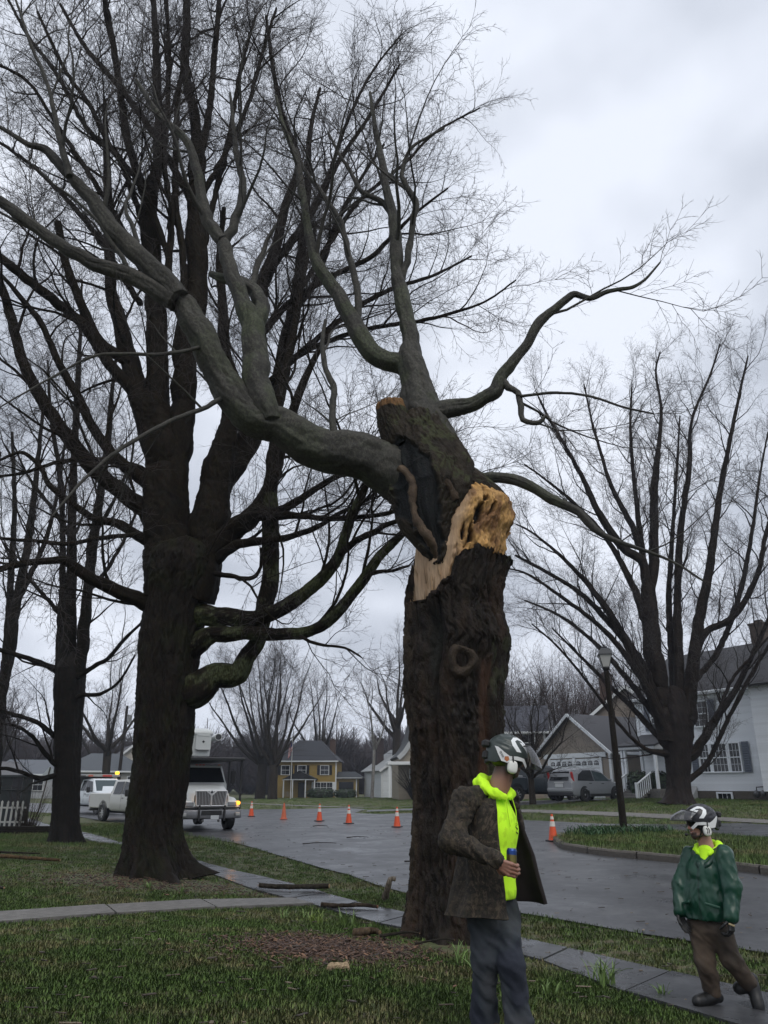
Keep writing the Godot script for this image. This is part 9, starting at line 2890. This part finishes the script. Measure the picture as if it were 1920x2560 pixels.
func log_piece(label: String, pts: Array, r0: float, r1: float, bark: Color, cut: Color, called := "fallen_branch") -> void:
	var base: Vector3 = pts[0]
	var root := thing(called, label, "branch", base)
	var P := PackedVector3Array(); var R := PackedFloat32Array()
	for k in pts.size():
		P.append(pts[k] - base); R.append(lerpf(r0, r1, float(k) / (pts.size() - 1)))
	var s := spline(P, R, 0.05)
	var b := MB.new()
	rough_tube(b, s[0], s[1], 12, bark)
	for k in b.v.size():
		b.v[k] += b.n[k] * 0.25 * r0 * fn.get_noise_3d(b.v[k].x * 300, b.v[k].y * 300, b.v[k].z * 300)
	part(root, "bark", b, M.bark)
	b = MB.new()
	var e: PackedVector3Array = s[0]
	var n := e.size()
	for q in [[e[0], (e[0] - e[1]).normalized(), r0], [e[n - 1], (e[n - 1] - e[n - 2]).normalized(), r1]]:
		lathe(b, PackedVector2Array([Vector2(q[2] * 0.92, 0.0), Vector2(q[2] * 0.8, 0.006), Vector2(0, 0.008)]), 12, cut, q[0], Basis(Quaternion(Vector3.UP, q[1])))
	part(root, "cut_end", b, M.raw_wood)

func fallen_wood() -> void:
	var bk := lin(0.045, 0.038, 0.03); var ct := lin(0.35, 0.24, 0.12)
	log_piece("thick dark log lying across the sidewalk", [on(-2.3, -15.75, 0.11), on(-1.9, -15.7, 0.1), on(-1.4, -15.72, 0.11), on(-1.0, -15.6, 0.12)], 0.04, 0.045, bk, ct, "fallen_log")
	log_piece("thin stripped branch at the edge of the sidewalk nearer the mulch", [on(-0.98, -13.5, 0.06), on(-0.7, -13.4, 0.06), on(-0.35, -13.35, 0.07), on(-0.1, -13.2, 0.07)], 0.035, 0.025, lin(0.06, 0.045, 0.035), lin(0.3, 0.14, 0.07))
	log_piece("broken limb stub with a torn end on the grass verge", [on(0.02, -14.1, 0.06), on(0.06, -13.95, 0.2), on(0.1, -13.9, 0.34), on(0.18, -13.92, 0.34)], 0.06, 0.03, lin(0.24, 0.2, 0.17), lin(0.32, 0.15, 0.07), "broken_limb")
	log_piece("long branch with orange torn end on the lawn at the left edge", [on(-9.6, -19.4, 0.07), on(-8.8, -19.3, 0.09), on(-8.0, -19.1, 0.08), on(-7.3, -19.05, 0.06)], 0.05, 0.03, lin(0.12, 0.08, 0.045), ct)
	log_piece("short grey stick lying on the lawn near the big roots", [on(-6.8, -14.2, 0.04), on(-6.5, -14.1, 0.05), on(-6.2, -13.95, 0.05)], 0.03, 0.02, lin(0.05, 0.045, 0.04), ct)
	log_piece("dark forked stick farther off on the lawn at left", [on(-9.9, -21.3, 0.04), on(-9.2, -21.0, 0.05), on(-8.6, -21.1, 0.04)], 0.03, 0.015, lin(0.035, 0.03, 0.025), ct)
	for e in [[-0.35, -10.5, 0.3, 0.02, "knotty broken stick on the back of the mulch", 0.055], [-0.05, -10.35, 0.5, 0.3, "thin twig pointing from the mulch to the trunk", 0.02], [0.35, -9.9, 0.5, 0.4, "bent pale twig at the roots of the broken trunk", 0.014], [-2.4, -24.8, 1.0, 0.2, "dark branch on the wet road behind the verge", 0.014], [0.5, -20.5, 1.2, -0.2, "forked branch lying on the wet road left of the broken trunk", 0.018], [-1.2, -27.0, 0.7, 0.1, "short straight stick on the wet road near the cones", 0.016], [2.9, -22.3, 0.6, 0.5, "crooked branch on the wet road behind the broken trunk", 0.02], [-2.9, -34.0, 0.6, 0.0, "small stick on the road before the cone row", 0.018], [-7.7, -27.9, 0.9, 0.5, "thin branch on the wet road in front of the bucket truck", 0.016]]:
		var a := on(e[0], e[1], 0.045)
		var dv: Vector3 = Vector3(cos(e[3]), 0, -sin(e[3])) * e[2]
		log_piece(e[4], [a, a + dv * 0.4 + Vector3(0, 0.03, 0.06), a + dv * 0.75 + Vector3(0, 0.02, -0.05), a + dv + Vector3(0, 0.01, 0.02)], e[5], e[5] * 0.5, lin(0.03, 0.026, 0.022) if e[5] < 0.04 else lin(0.09, 0.065, 0.045), lin(0.2, 0.13, 0.07))
	# pale fresh chunk of wood on the mulch
	var root := thing("wood_chunk", "pale freshly torn chunk of wood on the lawn at the front of the mulch", "wood chunk", on(-0.42, -8.05))
	root.scale = Vector3.ONE * 0.62
	var b := MB.new()
	var s := nets(b, [bone(Vector3(-0.1, 0.05, 0), Vector3(0.1, 0.045, 0.02), 0.06, 0.07, 0.8, Vector3.BACK), bone(Vector3(0.1, 0.06, 0), Vector3(0.13, 0.14, -0.01), 0.04, 0.012), bone(Vector3(-0.1, 0.04, 0), Vector3(-0.16, 0.02, 0.02), 0.045, 0.03)], 0.007, 0.02, lin(0.45, 0.33, 0.2))
	for k in range(s, b.v.size()):
		var q := b.v[k]
		b.v[k] += b.n[k] * (0.012 * fr.get_noise_3d(q.x * 300, q.y * 900, q.z * 600) + 0.01 * fn.get_noise_3d(q.x * 500, q.y * 500, q.z * 500))
		b.c[k] *= 1.0 + 0.5 * fr.get_noise_3d(q.x * 300, q.y * 1200, q.z * 300)
		if q.x > 0.1 and q.z < 0.0: b.c[k] = lin(0.05, 0.035, 0.025)
	renormal(b, s)
	part(root, "wood", b, M.raw_wood)

func small_things() -> void:
	cones()
	lamp_post()
	left_edge()
	yards()
	plants()
	fallen_wood()
func materials() -> void:
	var n_soft := noise_tex(0.012, 512, 0.72, 1.0, FastNoiseLite.TYPE_SIMPLEX_SMOOTH, 5, 3)
	var n_fine := noise_tex(0.05, 512, 0.0, 1.0, FastNoiseLite.TYPE_SIMPLEX_SMOOTH, 5, 5)
	M.n_soft = n_soft
	M.n_fine = n_fine
	M.bark = vmat(0.8)
	var lichen := noise_tex(0.018, 1024, 0, 1, FastNoiseLite.TYPE_SIMPLEX_SMOOTH, 6, 77)
	gray_ramp(lichen, [0.0, 0.45, 0.6, 0.68, 0.74, 1.0], [Color(0.4, 0.39, 0.37), Color(0.75, 0.74, 0.7), Color(0.88, 0.88, 0.84), Color(1, 1, 0.95), Color(1.0, 1.0, 0.95), Color(1.0, 1.0, 0.95)])
	relief(speckled(M.bark, lichen, Vector3(1.3, 0.55, 1.3), false), n_fine, 0.25)
	M.bark_lichen = vmat(0.8)
	var l3 := noise_tex(0.02, 512, 0.3, 1.0, FastNoiseLite.TYPE_SIMPLEX, 6, 83)
	(l3.noise as FastNoiseLite).fractal_gain = 0.75
	relief(speckled(M.bark_lichen, l3, Vector3(1.6, 1.2, 1.6), false), l3, 0.9)
	M.bark_fine = vmat(0.66)
	relief(speckled(M.bark_fine, n_soft, Vector3(1.7, 0.9, 1.7), false), n_fine, 1.2)
	M.bark.metallic_specular = 0.25
	M.bark_fine.metallic_specular = 0.25
	M.raw_wood = vmat(0.75)
	relief(speckled(M.raw_wood, n_soft, Vector3(3.0, 0.5, 3.0), false), n_fine, 0.6)
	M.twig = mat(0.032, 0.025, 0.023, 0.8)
	M.lime = lin(0.58, 1.0, 0.025)
	M.skin = vmat(0.5)
	M.skin.subsurf_scatter_enabled = true
	M.skin.subsurf_scatter_strength = 0.15
	var weave := noise_tex(0.2, 256, 0.0, 1.0, FastNoiseLite.TYPE_SIMPLEX, 2, 15)
	M.cloth = vmat(0.9)
	relief(M.cloth, weave, 0.08)
	M.cloth.uv1_triplanar = true
	M.cloth.uv1_scale = Vector3(6, 6, 6)
	M.camo = M.cloth.duplicate()
	M.camo.vertex_color_use_as_albedo = false
	M.camo.albedo_texture = camo_picture()
	M.camo.uv1_scale = Vector3(1.7, 1.7, 1.7)
	M.cloth_bright = M.cloth.duplicate()
	M.wet_cloth = vmat(0.36)
	M.leather = vmat(0.5)
	M.rubber = vmat(0.6)
	M.paint = vmat(0.4)
	M.helmet = vmat(0.35)
	M.metal_paint = vmat(0.3)
	M.metal_paint.metallic = 0.7
	M.steel = vmat(0.3)
	M.steel.metallic = 1.0
	M.visor = mat(0.06, 0.06, 0.065, 0.15)
	M.visor.transparency = BaseMaterial3D.TRANSPARENCY_ALPHA
	M.visor.albedo_color.a = 0.55
	M.car_paint = vmat(0.3)
	M.car_paint.clearcoat_enabled = true
	M.car_paint.clearcoat = 0.5
	M.steel_paint = vmat(0.35)
	M.steel_paint.metallic = 0.6
	M.plastic = vmat(0.5)
	M.frost = vmat(0.4)
	M.brickish = vmat(0.85)
	speckled(M.brickish, n_soft, Vector3(1.2, 3.0, 1.2))
	M.shingle = vmat(0.8)
	speckled(M.shingle, noise_tex(0.06, 512, 0.55, 1.0, FastNoiseLite.TYPE_SIMPLEX, 4, 13), Vector3(0.5, 1.6, 0.5))
	M.glass_dark = mat(0.012, 0.014, 0.016, 0.06)
	M.glass = mat(0.05, 0.07, 0.075, 0.05)
	M.twig_red = mat(0.05, 0.033, 0.03, 0.8)
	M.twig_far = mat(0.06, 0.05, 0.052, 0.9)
	M.birch = vmat(0.7)
	speckled(M.birch, noise_tex(0.03, 256, 0.25, 1.0, FastNoiseLite.TYPE_SIMPLEX, 3, 5), Vector3(0.6, 2.5, 0.6), false)
	M.grass = vmat(0.55)
	M.grass.backlight_enabled = true
	M.grass.backlight = Color(0.12, 0.14, 0.06)
	M.lawn = mat(1, 1, 1, 0.9)
	var lt := noise_tex(0.015, 1024, 0, 1, FastNoiseLite.TYPE_SIMPLEX_SMOOTH, 6, 21)
	gray_ramp(lt, [0.0, 0.35, 0.5, 0.62, 1.0], [Color(0.045, 0.06, 0.022).linear_to_srgb(), Color(0.06, 0.08, 0.025).linear_to_srgb(), Color(0.075, 0.085, 0.032).linear_to_srgb(), Color(0.09, 0.08, 0.04).linear_to_srgb(), Color(0.08, 0.06, 0.036).linear_to_srgb()])
	relief(speckled(M.lawn, lt, Vector3(0.22, 0.22, 0.22)), n_fine, 2.0)
	M.asphalt = mat(1, 1, 1, 1.0)
	var at := noise_tex(0.003, 2048, 0, 1, FastNoiseLite.TYPE_SIMPLEX, 9, 31)
	(at.noise as FastNoiseLite).fractal_gain = 0.86
	gray_ramp(at, [0.0, 0.4, 0.55, 0.7, 1.0], [Color(0.03, 0.031, 0.034).linear_to_srgb(), Color(0.045, 0.046, 0.05).linear_to_srgb(), Color(0.052, 0.054, 0.058).linear_to_srgb(), Color(0.065, 0.067, 0.07).linear_to_srgb(), Color(0.12, 0.12, 0.12).linear_to_srgb()])
	speckled(M.asphalt, at, Vector3(0.06, 0.06, 0.06))
	var rt := noise_tex(0.003, 2048, 0, 1, FastNoiseLite.TYPE_SIMPLEX, 8, 41)
	(rt.noise as FastNoiseLite).fractal_gain = 0.72
	gray_ramp(rt, [0.0, 0.3, 0.42, 0.55, 1.0], [Color(0.22, 0.22, 0.22), Color(0.33, 0.33, 0.33), Color(0.4, 0.4, 0.4), Color(0.45, 0.45, 0.45), Color(0.55, 0.55, 0.55)])
	M.asphalt.roughness_texture = rt
	M.concrete = mat(0.2, 0.19, 0.175, 0.75)
	relief(speckled(M.concrete, n_soft, Vector3(0.8, 0.8, 0.8)), n_fine, 0.3)
	M.wet_walk = mat(1, 1, 1, 1.0)
	speckled(M.wet_walk, at, Vector3(0.3, 0.3, 0.3))
	var wt := noise_tex(0.006, 512, 0, 1, FastNoiseLite.TYPE_SIMPLEX_SMOOTH, 6, 43)
	gray_ramp(wt, [0.0, 0.42, 0.52, 1.0], [Color(0.2, 0.2, 0.2), Color(0.24, 0.24, 0.24), Color(0.36, 0.36, 0.36), Color(0.55, 0.55, 0.55)])
	M.wet_walk.roughness_texture = wt
	M.kerb = mat(0.13, 0.115, 0.095, 0.8)
	relief(speckled(M.kerb, n_soft, Vector3(1.5, 1.5, 1.5)), n_fine, 1.0)

func camo_picture() -> ImageTexture:
	# woodland camouflage print: bark browns, twigs and dead leaves
	var n := 512
	var im := Image.create(n, n, false, Image.FORMAT_RGB8)
	for j in n:
		for i in n:
			var a := TAU * i / n; var c := TAU * j / n
			var p := Vector3(cos(a), sin(a), cos(c) * 0.8) * 22.0
			var q := Vector3(sin(c), cos(c), sin(a)) * 22.0
			var n1 := fn.get_noise_3d(p.x + q.x, p.y + q.y, p.z + q.z)
			var n2 := fn.get_noise_3d(p.x * 2.6 + 70, q.y * 2.6 + p.y * 2.6, q.z * 2.6)
			var n3 := fr.get_noise_3d(p.x * 3.0 + q.y * 1.2, p.y * 1.4, q.x * 3.2)
			var k := Color(0.017, 0.013, 0.01)
			if n1 > 0.05: k = Color(0.034, 0.027, 0.02)
			if n2 > 0.18: k = Color(0.075, 0.063, 0.048)
			if n2 < -0.24: k = Color(0.024, 0.026, 0.014)
			if n3 > 0.22: k = Color(0.007, 0.006, 0.005)
			if n3 < -0.3: k = Color(0.12, 0.1, 0.078)
			im.set_pixel(i, j, (Color(k.r * 1.12, k.g, k.b * 0.82) * (0.62 + 0.3 * n3)).linear_to_srgb())
	return ImageTexture.create_from_image(im)

func sky_picture() -> ImageTexture:
	# an overcast sky: soft banks of brighter and darker cloud all the way round
	var w := 1024; var hh := 512
	var im := Image.create(w, hh, false, Image.FORMAT_RGBF)
	var f := FastNoiseLite.new()
	f.seed = 12
	f.frequency = 1.0
	f.fractal_octaves = 5
	for j in hh:
		var la := PI * (0.5 - (j + 0.5) / hh)
		for i in w:
			var lo := TAU * ((i + 0.5) / w - 0.5)
			var d := Vector3(sin(lo) * cos(la), sin(la), -cos(lo) * cos(la))
			var y := maxf(d.y, 0.0)
			# clouds lie in a layer, so they crowd towards the horizon
			var s := 1.0 / (y + 0.35)
			var a := f.get_noise_3d(d.x * s * 0.8 + 3.1, d.z * s * 0.8 + 1.7, y)
			var c := f.get_noise_3d(d.x * s * 2.4, d.z * s * 2.4, 7.0 + y)
			var v := 0.52 + 0.34 * a + 0.24 * c
			v = lerpf(v, 0.58, smoothstep(0.25, 0.0, y) * 0.7)
			v = clampf(v, 0.33, 0.64)
			var k := clampf((v - 0.34) / 0.5, 0, 1)
			var col := Color(0.87, 0.95, 1.11).lerp(Color(0.95, 0.985, 1.07), k)
			im.set_pixel(i, j, Color(col.r * v, col.g * v, col.b * v))
	return ImageTexture.create_from_image(im)

func _ready() -> void:
	rng.seed = 20240417
	fn.seed = 4; fn.frequency = 0.05; fn.fractal_octaves = 3
	fr.seed = 11; fr.frequency = 0.05; fr.fractal_octaves = 4
	# camera
	var cam := Camera3D.new()
	cam.name = "camera"
	add_child(cam)
	cam.position = Vector3(0, 1.5, 0)
	cam.rotation_degrees.x = 19.477
	cam.fov = 67.0
	cam.near = 0.1
	cam.far = 2000
	# overcast sky and its soft light
	var env := Environment.new()
	env.background_mode = Environment.BG_SKY
	var sm := PanoramaSkyMaterial.new()
	sm.panorama = sky_picture()
	env.sky = Sky.new()
	env.sky.sky_material = sm
	env.tonemap_mode = Environment.TONE_MAPPER_LINEAR
	env.tonemap_exposure = 1.5
	env.fog_enabled = true
	env.fog_density = 0.0005
	env.fog_light_color = Color(0.86, 0.9, 0.97)
	env.sdfgi_enabled = true
	env.ssao_enabled = true
	env.ssil_enabled = true
	var we := WorldEnvironment.new()
	we.name = "environment"
	we.environment = env
	add_child(we)
	var sun := DirectionalLight3D.new()
	sun.name = "veiled_sun"
	sun.light_energy = 0.3
	sun.light_angular_distance = 40.0
	sun.light_color = Color(1.0, 0.98, 0.95)
	sun.shadow_enabled = true
	sun.rotation_degrees = Vector3(-52, 18, 0)
	add_child(sun)
	materials()
	make_lattice()
	make_sprays()
	build_ground()
	broken_tree()
	left_maple()
	second_tree()
	right_maple()
	houses()
	vehicles()
	near_person()
	far_person()
	background_trees()
	small_things()
	ground_cover()
